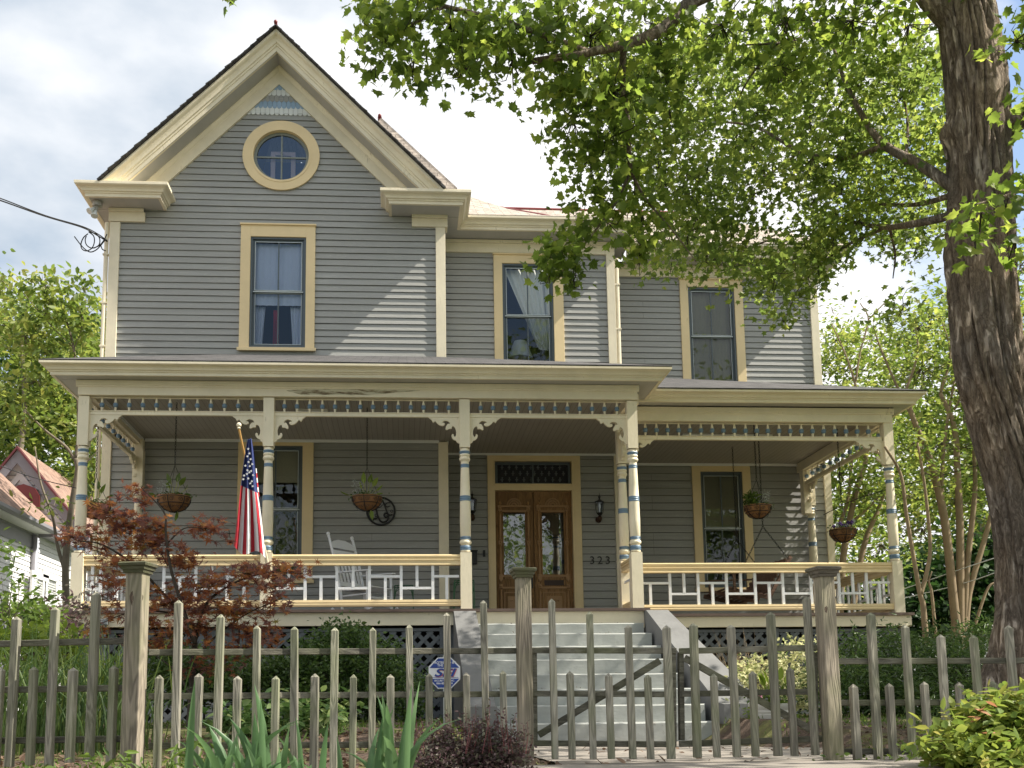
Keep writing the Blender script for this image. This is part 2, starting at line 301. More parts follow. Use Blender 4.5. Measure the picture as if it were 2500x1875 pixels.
def barkm():
    k = NT('furrowed_bark'); wv = k.noise(k.mapv((1.6, 1.6, .9)), 1, 4, .55); sp = k.n('ShaderNodeVectorMath', operation='ADD'); cb = k.n('ShaderNodeCombineXYZ')
    for i, m_ in enumerate((5.2, 4.6, 1.2)): k.l(k.math('MULTIPLY', wv, m_), cb.inputs[i])
    k.l(k.mapv((9.5, 9.5, 1.5)), sp.inputs[0]); k.l(cb.outputs[0], sp.inputs[1])
    q = k.n('ShaderNodeTexNoise'); q.inputs['Scale'].default_value = 1; q.inputs['Detail'].default_value = 9; q.inputs['Roughness'].default_value = .68; k.l(sp.outputs[0], q.inputs['Vector'])
    f = k.math('ABSOLUTE', k.math('SUBTRACT', q.outputs['Fac'], .5)); fine = k.noise(k.mapv((60, 60, 22)), 1, 6, .7)
    h = k.math('ADD', k.math('MINIMUM', k.math('MULTIPLY', f, 6.5), .75), k.math('MULTIPLY', fine, .35))
    c = k.ramp(h, [(.08, (.06, .046, .034)), (.26, (.26, .205, .15)), (.65, (.46, .375, .29)), (1, (.58, .50, .41))])
    patch = k.ramp(k.noise(k.mapv((1.5, 1.5, .8)), 1, 4), [(.4, (.75, .75, .78)), (.65, (1.15, 1.05, .92))])
    k.l(k.mix(1.0, c, patch, 'MULTIPLY'), k.b.inputs['Base Color']); k.b.inputs['Roughness'].default_value = .95; k.bump(h, 1.0, .06); return k.m
M['bark'] = barkm(); M['bark2'] = paint('smooth_tan_bark', (.27, .20, .12), .8, (3, 3, 3), .25, (.12, .1, .05), .4, .3); M['bark3'] = paint('grey_green_bark', (.17, .145, .10), .85, (5, 5, 5), .3, (.07, .07, .04), .5, .3)
M['twig'] = plain('dark_twig_bark', (.045, .035, .025), .9)
M['maple'] = leafm('maple_leaf', [(.055, .095, .016), (.095, .15, .022), (.15, .215, .035), (.25, .30, .05)], .6)
M['maplef'] = leafm('distant_maple_leaf', [(.07, .115, .024), (.11, .165, .034), (.17, .23, .045), (.26, .30, .065)], .6)
M['myrtle'] = leafm('bright_green_leaf', [(.05, .09, .018), (.10, .155, .025), (.165, .215, .04), (.24, .25, .06)], .46)
M['everg'] = leafm('dark_evergreen_leaf', [(.012, .035, .008), (.02, .055, .012), (.04, .085, .018)], .25)
M['jmaple'] = leafm('red_japanese_maple_leaf', [(.12, .055, .05), (.15, .075, .06), (.24, .10, .05), (.34, .15, .045), (.20, .19, .05)], .42, sc=2.2)
M['box'] = leafm('boxwood_leaf', [(.028, .06, .016), (.055, .105, .024), (.11, .17, .045)], .3, .35, 6)
M['iris'] = leafm('iris_blade', [(.06, .13, .05), (.10, .19, .075), (.16, .27, .12)], .3, .4)
M['grass'] = leafm('tall_grass_blade', [(.03, .065, .018), (.055, .10, .022), (.12, .155, .035)], .3)
M['barb'] = leafm('purple_barberry_leaf', [(.05, .03, .032), (.09, .05, .055), (.07, .075, .045), (.13, .07, .075)], .25)
M['nand'] = leafm('lime_green_leaf', [(.10, .16, .028), (.155, .22, .038), (.23, .27, .05), (.27, .22, .08)], .36)
M['vari'] = leafm('variegated_leaf', [(.05, .11, .03), (.10, .18, .05), (.30, .36, .14)], .35)
M['lime'] = leafm('chartreuse_leaf', [(.10, .16, .025), (.17, .25, .03), (.28, .34, .06)], .4)
M['weed'] = leafm('weed_leaf', [(.06, .11, .022), (.12, .18, .03)], .35)
M['pale'] = leafm('silver_leaf', [(.35, .38, .36), (.55, .58, .56)], .3); M['creamleaf'] = leafm('cream_edged_leaf', [(.12, .18, .05), (.5, .5, .25), (.6, .58, .35)], .3)
M['purple'] = plain('purple_petals', (.06, .02, .16), .6); M['straw'] = plain('dry_straw', (.3, .22, .13), .9); M['litter'] = leafm('dead_leaf', [(.06, .035, .02), (.13, .08, .05), (.22, .15, .10)], .1)
M['pot'] = paint('weathered_white_pot', (.55, .54, .48), .7, (2, 2, 2), .12, (.25, .25, .17), .4, .3)
# ------------------------------------------------------------------ leaves
MAPLE = ([(0, 0, 0), (.20, -.06, .02), (.46, .06, .08), (.36, .20, .05), (.64, .50, .12), (.36, .47, .06), (.32, .62, .05), (.13, .66, .02), (0, 1, -.05),
          (-.20, -.06, .02), (-.46, .06, .08), (-.36, .20, .05), (-.64, .50, .12), (-.36, .47, .06), (-.32, .62, .05), (-.13, .66, .02)],
         [(0, 1, 2, 3, 4, 5, 6, 7, 8), (0, 8, 15, 14, 13, 12, 11, 10, 9)])
STAR = ([(0, .05, 0), (.34, -.22, .03), (.14, .12, .02), (.62, .10, .05), (.17, .28, .02), (.52, .62, .05), (.12, .40, .02), (0, 1, -.05),
         (-.34, -.22, .03), (-.14, .12, .02), (-.62, .10, .05), (-.17, .28, .02), (-.52, .62, .05), (-.12, .40, .02)],
        [(0, 1, 2, 3, 4, 5, 6, 7), (0, 7, 13, 12, 11, 10, 9, 8)])
OVAL = ([(0, 0, 0), (.24, .3, .05), (.2, .65, .04), (0, 1, -.03), (-.24, .3, .05), (-.2, .65, .04)], [(0, 1, 2, 3), (0, 3, 5, 4)])
DIAM = ([(0, 0, 0), (.28, .45, .06), (0, 1, 0), (-.28, .45, .06)], [(0, 1, 2), (0, 2, 3)])
LANCE = ([(0, 0, 0), (.11, .3, .03), (.08, .7, .02), (0, 1, -.08), (-.11, .3, .03), (-.08, .7, .02)], [(0, 1, 2, 3), (0, 3, 5, 4)])
def norm(a): return a/np.maximum(1e-9, np.linalg.norm(a, axis=1, keepdims=True))
def leaves(name, P, size, tmpl, mats, parent=None, droop=-.5, flat=.6, midx=None, tipdir=None, label=None):
    n = len(P); T = np.array(tmpl[0], float); K = len(T)
    tip = rng.normal(size=(n, 3)); tip[:, 2] = tip[:, 2]*.6+droop
    if tipdir is not None: tip = tip*.5+tipdir
    tip = norm(tip); nr = rng.normal(size=(n, 3))*(1-flat); nr[:, 2] += flat*1.2; nr = norm(nr)
    sd = norm(np.cross(tip, nr)); nn = np.cross(sd, tip)
    V = P[:, None, :]+size[:, None, None]*(T[None, :, 0:1]*sd[:, None, :]+T[None, :, 1:2]*tip[:, None, :]+T[None, :, 2:3]*nn[:, None, :])
    return rawmesh(name, V.reshape(-1, 3), tmpl[1], K, n, mats, parent, midx)
def rawmesh(name, V, faces, K, n, mats, parent=None, midx=None):
    if parent: l = root_loc(parent); V = V-np.array(l)
    me = bpy.data.meshes.new(name); me.vertices.add(len(V)); me.vertices.foreach_set('co', V.astype(np.float32).ravel())
    pat = np.concatenate([np.array(f) for f in faces]); L = (np.arange(n)[:, None]*K+pat[None, :]).ravel()
    me.loops.add(len(L)); me.loops.foreach_set('vertex_index', L.astype(np.int32))
    sz = np.array([len(f) for f in faces]); tot = np.tile(sz, n); st = np.concatenate([[0], np.cumsum(tot)[:-1]])
    me.polygons.add(len(tot)); me.polygons.foreach_set('loop_start', st.astype(np.int32))
    try: me.polygons.foreach_set('loop_total', tot.astype(np.int32))
    except Exception: pass
    if midx is not None: me.polygons.foreach_set('material_index', np.repeat(midx, len(faces)).astype(np.int32))
    me.update(calc_edges=True); me.validate()
    return link(name, me, mats, parent, world=False)
def cloud(blobs, per, spread=.16, shell=.55):
    """blobs: (centre, radii, clusters); returns leaf positions and the cluster centres for twigs"""
    P, C, B = [], [], []
    for c, r, k in blobs:
        d = norm(rng.normal(size=(k, 3))); rad = rng.uniform(0, 1, (k, 1))**(1/(1+2*shell)); cc = np.array(c)+d*rad*np.array(r); C.append(cc); B.append(np.repeat(np.array([c], float), k, 0))
        q = np.repeat(cc, per, 0)+rng.normal(size=(k*per, 3))*spread*np.array([1, 1, .7]); P.append(q)
    return np.concatenate(P), np.concatenate(C), np.concatenate(B)
def twigs(name, C, B, r0, mat, parent, frac=1.0, sag=.1):
    n = int(len(C)*frac); idx = rng.choice(len(C), n, replace=False); A = B[idx]; E = C[idx]; md = (A+E)/2+rng.normal(size=(n, 3))*.08*np.linalg.norm(E-A, axis=1, keepdims=True)-np.array([0, 0, sag])
    md2 = md*.45+E*.55+rng.normal(size=(n, 3))*.03
    V = np.zeros((n, 12, 3)); ang = [0, 2.094, 4.189]
    for j, (p, r) in enumerate(((A, r0), (md, r0*.7), (md2, r0*.5), (E, r0*.2))):
        d = norm(E-A+1e-6); s1 = norm(np.cross(d, np.array([[.3, .2, 1.]]))); s2 = np.cross(d, s1)
        for a in range(3): V[:, j*3+a] = p+(s1*math.cos(ang[a])+s2*math.sin(ang[a]))*r
    faces = [(j*3+a, j*3+(a+1) % 3, j*3+3+(a+1) % 3, j*3+3+a) for j in range(3) for a in range(3)]
    return rawmesh(name, V.reshape(-1, 3), faces, 12, n, mat, parent)
def U(a, b, n): return rng.uniform(a, b, n)
def curve(pts, n=6):                                     # Catmull-Rom through points
    P = [Vector(p) for p in pts]; P = [P[0]*2-P[1]]+P+[P[-1]*2-P[-2]]; o = []
    for i in range(1, len(P)-2):
        for t in range(n):
            t /= n; a, b, c, d = P[i-1:i+3]; o.append(.5*((2*b)+(c-a)*t+(2*a-5*b+4*c-d)*t*t+(3*b-a-3*c+d)*t**3))
    return o+[P[-2]]
def lerpr(r0, r1, n): return [r0+(r1-r0)*i/(n-1) for i in range(n)]
# ================================================================== THE HOUSE
G, B, C, P1, P2 = 18.2, 19.15, 19.9, 15.2, 16.2        # depths: gable wing, door wall, right wall, left porch columns, right porch columns
AX = -2.275; RZ = 12.11                                # ridge of the gable (45 degree roof)
ZF = 1.34; ZC = 4.64; GZ = -.52                        # porch floor, porch ceiling, ground
house = empty('house', 'grey clapboard two-storey Victorian house with cream trim, steep front gable and wraparound porch', 'house', (1.6, 18.2, GZ))
def fy(Y): return lambda u, v, d: (u, Y-d, v)          # facing the street
def fx(X, s=1): return lambda u, v, d: (X+s*d, u, v)   # facing sideways
def siding(mb, fn, x0, x1, z0, z1, ex, openings=(), clip=None, rim=0):
    z = z0
    while z < z1-.01:
        zt = min(z+ex, z1); spans = [(x0, x1)]
        for (a, b, c, d) in openings:
            if zt > c+.01 and z < d-.01:
                ns = []
                for (p, q) in spans:
                    if a > p: ns.append((p, min(a, q)))
                    if b < q: ns.append((max(b, p), q))
                spans = [s for s in ns if s[1]-s[0] > .02]
        for p, q in spans:
            n = max(1, int((q-p)/.9)); pts = [p+(q-p)*i/n for i in range(n+1)]; j0 = [random.uniform(-.003, .003) for _ in pts]; th = random.uniform(.017, .023); jn = random.choice([0, 0, 1, 2])
            for i in range(n):
                a0, a1 = pts[i], pts[i+1]; b0, b1 = a0, a1
                if clip:
                    l0, r0 = clip(z); l1, r1 = clip(zt)
                    a0, a1 = max(a0, l0), min(a1, r0); b0, b1 = min(max(b0, l1), r1), max(min(b1, r1), l1)
                    if a1-a0 < .005: continue
                za, zb = z+j0[i], z+j0[i+1]
                bj = .004 if (i == jn and not clip) else 0; mb.quad(fn(a0+bj, za, th), fn(a1, zb, th), fn(b1, zt-.008, .001), fn(b0+bj, zt-.008, .001))
                mb.quad(fn(a0, za, -.03), fn(a1, zb, -.03), fn(a1, zb, th), fn(a0, za, th)); mb.quad(fn(b0, zt-.008, .001), fn(b1, zt-.008, .001), fn(b1, zt-.008, -.03), fn(b0, zt-.008, -.03))
        z += ex
def wall(name, parts, label=None):
    for i, p in enumerate(parts): mb = MB(); siding(mb, **p); tag(mb.build(name, M['siding'], house, fix=False), (('upper ' if i == 0 else 'lower ') if len(parts) > 1 else '')+label if label else None)
# openings
W1 = (-2.745, -1.75, 6.33, 8.41); W2 = (1.91, 2.895, 5.9, 8.405); W3 = (5.755, 6.71, 5.9, 8.30)
W4 = (-2.72, -1.77, 2.17, 4.53); W5 = (5.857, 6.70, 2.17, 4.48); DR = (1.712, 3.165, ZF, 4.47)
rw = (AX+.053, 9.985)
cl = lambda z: (AX-(11.60-z), AX+(11.60-z)) if z > 9 else (-9, 99)
w = wall('wall', [dict(fn=fy(G), x0=-5.2, x1=.66, z0=5.95, z1=11.5, ex=.1217, openings=[W1, (rw[0]-.55, rw[0]+.55, rw[1]-.26, rw[1]+.26), (rw[0]-.42, rw[0]+.42, rw[1]-.44, rw[1]+.44), (rw[0]-.25, rw[0]+.25, rw[1]-.55, rw[1]+.55)], clip=cl),
             dict(fn=fy(G), x0=-5.2, x1=.66, z0=ZF, z1=ZC, ex=.136, openings=[W4])], 'grey clapboard wall of the gable wing')
wall('wall', [dict(fn=fy(B), x0=.7, x1=4.0, z0=5.6, z1=8.86, ex=.1217, openings=[W2]), dict(fn=fy(B), x0=.7, x1=4.0, z0=ZF, z1=ZC, ex=.1395, openings=[DR])], 'grey clapboard wall around the front doors')
wall('wall', [dict(fn=fy(C), x0=3.9, x1=8.3, z0=5.6, z1=8.8, ex=.12, openings=[W3]), dict(fn=fy(C), x0=3.9, x1=8.38, z0=ZF, z1=ZC, ex=.148, openings=[W5])], 'grey clapboard wall of the right wing')
wall('wall', [dict(fn=fx(-5.2, -1), x0=18.2, x1=22.2, z0=GZ, z1=8.9, ex=.13)]); wall('wall', [dict(fn=fx(8.4, 1), x0=19.9, x1=22.2, z0=GZ, z1=8.8, ex=.13)])
wall('wall', [dict(fn=fx(.74, 1), x0=18.2, x1=19.15, z0=ZF, z1=8.9, ex=.13)]); wall('wall', [dict(fn=fx(4.07, 1), x0=19.15, x1=19.9, z0=ZF, z1=8.9, ex=.13)])
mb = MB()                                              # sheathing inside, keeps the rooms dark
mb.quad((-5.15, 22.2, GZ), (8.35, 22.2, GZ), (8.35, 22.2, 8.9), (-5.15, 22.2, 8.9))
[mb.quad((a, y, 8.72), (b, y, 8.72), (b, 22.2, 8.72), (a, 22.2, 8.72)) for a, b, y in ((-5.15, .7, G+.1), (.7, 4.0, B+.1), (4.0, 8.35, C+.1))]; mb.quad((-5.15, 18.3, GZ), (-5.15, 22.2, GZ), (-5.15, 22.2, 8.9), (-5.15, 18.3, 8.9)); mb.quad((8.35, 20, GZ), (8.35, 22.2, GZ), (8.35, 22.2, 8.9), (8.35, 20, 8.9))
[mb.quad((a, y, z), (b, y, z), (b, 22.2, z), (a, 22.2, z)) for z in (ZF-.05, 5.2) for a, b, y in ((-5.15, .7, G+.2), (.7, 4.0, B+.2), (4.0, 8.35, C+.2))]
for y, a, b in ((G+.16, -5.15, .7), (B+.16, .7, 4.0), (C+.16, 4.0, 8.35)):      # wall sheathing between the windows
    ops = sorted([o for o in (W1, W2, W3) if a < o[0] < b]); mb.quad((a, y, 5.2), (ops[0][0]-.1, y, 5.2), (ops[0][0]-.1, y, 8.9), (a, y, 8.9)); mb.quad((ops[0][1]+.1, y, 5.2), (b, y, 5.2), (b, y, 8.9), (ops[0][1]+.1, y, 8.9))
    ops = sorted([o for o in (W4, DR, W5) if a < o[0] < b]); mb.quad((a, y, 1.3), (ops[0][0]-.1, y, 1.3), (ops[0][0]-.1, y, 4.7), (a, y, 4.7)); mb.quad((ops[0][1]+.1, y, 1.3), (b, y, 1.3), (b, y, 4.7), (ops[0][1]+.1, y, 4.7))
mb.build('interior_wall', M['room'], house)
# ---- corner boards, friezes, downspouts
mb = MB()
mb.box(-5.245, -5.065, G-.05, G+.1, 5.9, 8.63); mb.box(.60, .775, G-.05, G+.14, 6.0, 8.65); mb.box(3.945, 4.105, B-.05, B+.1, 5.6, 8.62); mb.box(8.28, 8.44, C-.05, C+.12, 5.6, 8.5)
mb.box(.625, .80, G-.045, G+.12, ZF, 4.617); mb.box(8.36, 8.50, C-.045, C+.12, ZF, ZC); mb.box(3.98, 4.1, B-.045, B+.1, ZF, ZC); mb.box(-5.24, -5.08, G-.045, G+.1, GZ+.5, 5.9)
mb.build('corner_board', M['cream'], house, split=1, bevel=.004)
mb = MB()
mb.box(-5.27, -4.63, G-.062, G+.1, 8.64, 8.815); mb.box(-5.27, -4.65, G-.09, G-.062, 8.815, 8.88)
mb.box(.165, .79, G-.062, G+.1, 8.655, 8.815); mb.box(.165, .82, G-.09, G-.062, 8.815, 8.88); mb.box(.79, .82, G-.06, G+.2, 8.655, 8.88)
mb.box(.80, 4.11, B-.05, B+.05, 8.615, 8.80); mb.box(.80, 4.15, B-.08, B-.05, 8.80, 8.86)
mb.box(4.11, 8.45, C-.05, C+.05, 8.50, 8.66); mb.box(4.11, 8.45, C-.08, C-.05, 8.66, 8.74)
mb.build('frieze_board', M['cream'], house, split=1, bevel=.004)
for pts, r in (([(-5.30, G-.02, 8.62), (-5.30, G-.02, 1.0)], .038), ([(4.155, B+.0, 8.55), (4.155, B+.0, 5.4)], .04)):
    mb = MB(); mb.tube(pts, r, 10)
    for z in (8.0, 7.1, 6.3): mb.box(pts[0][0]-r-.01, pts[0][0]+r+.01, pts[0][1]-r-.004, pts[0][1]+r, z, z+.03)
    mb.build('downspout', M['cream'], house, auto=True)
# ---- cornices
HP = [(0, 0), (0, .055), (.02, .06), (.022, .08), (.05, .088), (.062, .12), (.085, .145), (.13, .16), (.15, .175), (.15, .215), (-.05, .215), (-.05, 0)]
def cornice(path, z, sc=1, name='cornice', soff=()):
    mb = MB(); pr = [(a*sc, h*sc) for a, h in HP]; mb.sweep(path, pr, lambda u, v, h: (u, v, z+h)); o = mb.build(name, M['cream'], house)
    if soff:
        mb = MB()
        for q_, (x0, x1, y0, y1) in enumerate(soff): mb.box(x0+.02, x1-(.02 if q_ == 0 else -.0), y0+.02, y1, z+.006+q_*.003, z+.03)
        mb.build('soffit', M['greyc'], house)
    return o
cornice([(-4.258, 18.21), (-4.258, 17.7), (-5.56, 17.7), (-5.56, 22.3)], 8.88, soff=[(-5.56, -4.258, 17.7, 18.2), (-5.56, -5.2, 18.2, 22.2)])
cornice([(4.42, 19.4), (4.42, 18.66), (1.075, 18.66), (1.075, 17.7), (-.25, 17.7), (-.25, 18.21)], 8.865, soff=[(-.25, 1.075, 17.7, 18.19), (.74, 1.075, 18.19, 18.66), (.74, 4.42, 18.66, 19.15), (4.1, 4.42, 19.15, 19.9)])
cornice([(8.8, 22.3), (8.8, 19.4), (4.42, 19.4)], 8.745, soff=[(4.421, 8.8, 19.4, 19.9), (8.4, 8.8, 19.9, 22.2)])
mb = MB(); mb.box(-5.72, -4.11, 17.56, 18.3, 9.096, 9.11); mb.box(-.40, 1.22, 17.56, 18.5, 9.081, 9.095); mb.build('cornice_flashing', M['cream'], house, split=1)
# rake
RPf = [(0, 0), (.075, 0), (.08, .02), (.105, .022), (.115, .05), (.15, .062), (.18, .085), (.20, .13), (.215, .15), (.25, .15), (.25, -.05), (0, -.05)]
zs = 11.74
rk = [(AX-2.82, zs-2.82), (AX, zs), (AX+2.82, zs-2.82)]
mb = MB(); mb.sweep(rk, RPf, lambda u, v, h: (u, 17.715-h, v)); mb.build('rake_cornice', M['cream'], house)
mb = MB()
for s in (-1, 1): mb.poly([(AX, 17.7, zs+.002), (AX+s*2.62, 17.7, zs-2.618), (AX+s*2.62, 18.25, zs-2.618), (AX, 18.25, zs+.002)])
mb.build('rake_soffit', M['greyc'], house)
mb = MB(); mb.sweep([(AX-2.55, zs-2.55), (AX, zs), (AX+2.55, zs-2.55)], [(-.255, 0), (-.255, .062), (-.075, .062), (-.07, .07), (-.02, .10), (0, .10), (0, 0)], lambda u, v, h: (u, 18.2-h, v)); mb.build('rake_frieze', M['cream'], house)
def roofsheet(pts, th, mats, name='roof', edge=.0, label=None):
    mb = MB(); n = Vector(pts[1])-Vector(pts[0]); n = n.cross(Vector(pts[2])-Vector(pts[0])).normalized(); n = n if n.z > 0 else -n
    k = len(pts); i = 0; mb.v += [tuple(Vector(p)+n*th) for p in pts]+[tuple(Vector(p)) for p in pts]
    mb.f.append(tuple(range(k))); mb.m.append(0); mb.f.append(tuple(range(2*k-1, k-1, -1))); mb.m.append(0)
    for j in range(k): mb.f.append((j, j+k, (j+1) % k+k, (j+1) % k)); mb.m.append(0)
    return tag(mb.build(name, mats, house), label)
roofsheet([(AX, 17.52, RZ), (AX, 22.3, RZ), (AX-3.02, 22.3, RZ-3.02), (AX-3.02, 17.52, RZ-3.02)], .035, M['shing'])
roofsheet([(AX, 17.52, RZ), (AX, 22.3, RZ), (AX+3.02, 22.3, RZ-3.02), (AX+3.02, 17.52, RZ-3.02)], .035, M['shing'])
mb = MB()                                              # ragged courses along the verge
for s in (-1, 1):
    for i in range(27):
        t = i*.155+.02; l = .15; q = random.uniform(.0, .03)
        if t*.707 > 2.92: break
        a = Vector((AX+s*t*.707, 0, RZ+.045-t*.707)); b = Vector((AX+s*(t+l)*.707, 0, RZ+.045-(t+l)*.707)); n = Vector((s*.707, 0, .707)); a -= n*.022; b -= n*.022
        mb.prism([(a.x, a.z), (b.x+n.x*.018, b.z+n.z*.018), (b.x, b.z-.004), (a.x-n.x*.01, a.z-n.z*.01)], lambda u, v, d: (u, d, v), 17.50-q, 18.1)
mb.build('verge_shingles', M['shing'], house)
mb = MB(); mb.tube([(AX, 17.5, RZ+.045), (AX, 22.3, RZ+.045)], .03, 8); mb.sphere((AX, 17.5, RZ+.07), .035); mb.build('ridge_cap', M['redm'], house, auto=True)
# roofs of the middle and right parts (pale slate), the hip behind the gable
def slate(pts, name='roof'): roofsheet(pts, .02, M['slate'], name, label='pale slate roof behind the gable')
a0 = at(1120, 488, 22.2); a1 = at(1327, 527, 19.2)
slate([(4.55, 18.52, 9.075), (1.0, 18.52, 9.075), (.9, 21.5, at(1085, 478, 21.5).z+.15), tuple(at(1150, 494, 21.2)), tuple(at(1240, 512, 20.2)), tuple(at(1330, 528, 19.3))])
mb = MB(); mb.tube(curve([at(1120, 487, 21.6), at(1150, 493, 21.2), at(1240, 511, 20.2), at(1330, 527, 19.3), at(1345, 531, 19.1)]), .035, 8); mb.build('hip_cap', M['redm'], house, auto=True)
rz = at(1600, 521, 22.0)
slate([(8.95, 19.25, 8.95), (4.3, 19.25, 8.95), (.9, 22.0, rz.z), (rz.x, 22.0, rz.z), (rz.x+.8, 22.0, rz.z)])
slate([(8.95, 19.25, 8.95), (rz.x+.8, 22.0, rz.z), (rz.x+.8, 22.2, rz.z), (8.95, 22.3, 8.95)])
mb = MB(); mb.tube([(.9, 22.0, at(1260, 512, 22.).z+.03), (rz.x, 22.0, rz.z+.03), (rz.x+.8, 22, rz.z+.03)], .035, 8); mb.build('hip_cap', M['redm'], house, auto=True)
pk = at(927, 291, 21.0); e1 = at(1112, 462, 20.3)
roofsheet([tuple(pk), tuple(e1), (e1.x, 22.3, e1.z), (pk.x, 22.3, pk.z)], .05, M['slate'], label='pale slate roof showing past the gable verge')
mb = MB(); mb.poly([tuple(pk), tuple(e1), (e1.x-2.2, e1.y+.02, e1.z), (pk.x-1.2, pk.y, pk.z-1.2)]); mb.build('roof_slope', M['slate'], house)
mb = MB(); mb.tube([pk+Vector((0, 0, .05)), Vector((pk.x, 22.3, pk.z+.05))], .045, 8); mb.sphere(tuple(pk+Vector((0, -.02, .07))), .04); mb.build('ridge_cap', M['redm'], house, auto=True)
# ---- scalloped shingles in the gable peak
cols = [('white', 10.80, 10.93), ('blue2', 10.93, 11.055), ('siding', 11.055, 11.175), ('white', 11.175, 11.285), ('blue2', 11.285, 11.42)]
M['blue2'] = paint('pale_blue_shingle_paint', (.26, .37, .50), .6); M['scw'] = paint('white_shingle_paint', (.66, .68, .66), .6)
for i, (c, z0, z1) in enumerate(cols):
    mb = MB(); hw = (zs-.36)-z0+.06; n = int(2*hw/.085)+1; x = AX-hw
    for k in range(n+1):
        xc = x+k*.0855; pts = [(xc-.04, z1+.03), (xc+.04, z1+.03), (xc+.04, z0+.02)]+[(xc+.04*math.cos(t), z0+.02-.035*math.sin(t)) for t in (.5, 1.1, 1.57, 2.1, 2.6)]+[(xc-.04, z0+.02)]
        if abs(xc-AX) > hw-.03: continue
        mb.prism(pts, lambda u, v, d: (u, G-d, v), .004, .020+random.uniform(0, .003)+i*.0045)
    mb.build('scalloped_shingles', M['scw'] if c == 'white' else M[c], house)
# ---- windows
def window(o, Y, trim, zsill, meet, depth=.10, lower=None, upper=None, label=None, head=.0, cap=True, glass='glass'):
    x0, x1, z0, z1 = o; tx0, tx1, tz1 = trim; mb = MB(); f, k = Y-.048, Y+.10
    mb.box(tx0, x0, f, k, zsill, tz1); mb.box(x1, tx1, f, k, zsill, tz1); mb.box(x0, x1, f, k, z1, tz1)
    if cap: mb.box(tx0-.015, tx1+.015, f-.03, k, tz1, tz1+.03)
    if z0 > zsill: mb.box(x0, x1, f, k, zsill, z0); mb.box(tx0-.03, tx1+.03, f-.035, f, zsill-.005, zsill+.055)
    root = tag(mb.build('window', M['yellow'], house, bevel=.004), label)
    def fr(mb, a, b, c, d, w, ya, yb):
        mb.box(a, a+w, ya, yb, c, d); mb.box(b-w, b, ya, yb, c, d); mb.box(a+w, b-w, ya, yb, c, c+w); mb.box(a+w, b-w, ya, yb, d-w, d)
    mb = MB(); fr(mb, x0+.002, x1-.002, z0+.002, z1-.002, .035, Y-.02, Y+.09); fr(mb, x0+.037, x1-.037, meet-.02, z1-.037, .04, Y+.02, Y+.05); fr(mb, x0+.037, x1-.037, z0+.037, meet+.02, .045, Y+.052, Y+.085)
    xm = (x0+x1)/2; mb.box(xm-.012, xm+.012, Y+.025, Y+.045, meet, z1-.05); mb.box(xm-.012, xm+.012, Y+.057, Y+.08, z0+.06, meet); s = mb.build('sash', M['sash'], root)
    mb = MB(); fr(mb, x0+.075, x1-.075, meet+.018, z1-.075, .010, Y+.012, Y+.019); fr(mb, x0+.08, x1-.08, z0+.08, meet-.02, .008, Y+.045, Y+.0515); mb.box(x0+.05, x1-.05, Y+.008, Y+.019, meet-.012, meet+.004); mb.build('storm_frame', M['lead'], root)
    mb = MB(); mb.quad((x0+.07, Y+.036, meet), (x1-.07, Y+.036, meet), (x1-.07, Y+.036, z1-.07), (x0+.07, Y+.036, z1-.07)); mb.build('pane', M[glass], root)
    mb = MB(); mb.quad((x0+.07, Y+.068, z0+.07), (x1-.07, Y+.068, z0+.07), (x1-.07, Y+.068, meet), (x0+.07, Y+.068, meet)); mb.build('pane', M[glass], root)
    return root
def drape(pts_top, pts_bot, y, n=40, amp=.015, fold=60):   # gathered cloth between an upper and a lower edge
    mb = MB(); rows = 10
    T = [Vector(p) for p in pts_top]; Bt = [Vector(p) for p in pts_bot]
    def ev(P, t): s = t*(len(P)-1); i = min(int(s), len(P)-2); return P[i].lerp(P[i+1], s-i)
    V = [[(lambda q: (q.x, y+amp*math.sin(fold*j/n*math.pi/6+i*.2), q.y))(ev(T, j/n).lerp(ev(Bt, j/n), i/rows)) for j in range(n+1)] for i in range(rows+1)]
    for i in range(rows):
        for j in range(n): mb.quad(V[i][j], V[i][j+1], V[i+1][j+1], V[i+1][j])
    return mb
w1 = window(W1, G, (-2.922, -1.585, 8.625), 6.262, 7.39, label='upstairs window with a lace blind in the gable wing')
mb = drape([(-2.7, 8.36), (-1.8, 8.36)], [(-2.7, 7.18), (-1.8, 7.18)], G+.15, amp=.006, fold=90); mb.build('lace_blind', M['lace'], w1, smooth=True)
mb = drape([(-2.70, 7.2), (-2.5, 7.2)], [(-2.70, 6.35), (-2.56, 6.35)], G+.26, 14); mb.build('curtain', M['lace'], w1, smooth=True)
mb = drape([(-2.05, 7.2), (-1.8, 7.2)], [(-2.0, 6.35), (-1.8, 6.35)], G+.26, 14); mb.build('curtain', M['lace'], w1, smooth=True)
mb = drape([(-2.36, 7.15), (-2.27, 7.15)], [(-2.37, 6.35), (-2.25, 6.35)], G+.3, 10); tag(mb.build('curtain', M['red'], w1, smooth=True), 'red cloth hanging inside')
w2 = window(W2, B, (1.745, 3.09, 8.57), 6.0, 7.366, label='upstairs window with a swept-back sheer curtain', cap=True)
mb = drape([(1.97, 8.36), (2.85, 8.36)], [(2.62, 6.75), (2.86, 6.72)], B+.16, amp=.02, fold=70); mb.build('curtain', M['curt'], w2, smooth=True)
mb = MB(); mb.lathe((2.28, B+.35, 0), [(6.62, .25), (6.95, .13), (6.97, .12)], 20, cap=False); mb.tube([(2.28, B+.35, 6.0), (2.28, B+.35, 6.7)], .03, 8); mb.build('lamp_shade', M['curt'], w2)
w3 = window(W3, C, (5.59, 6.885, 8.45), 6.0, 7.28, label='upstairs window with tan blinds in the right wing')
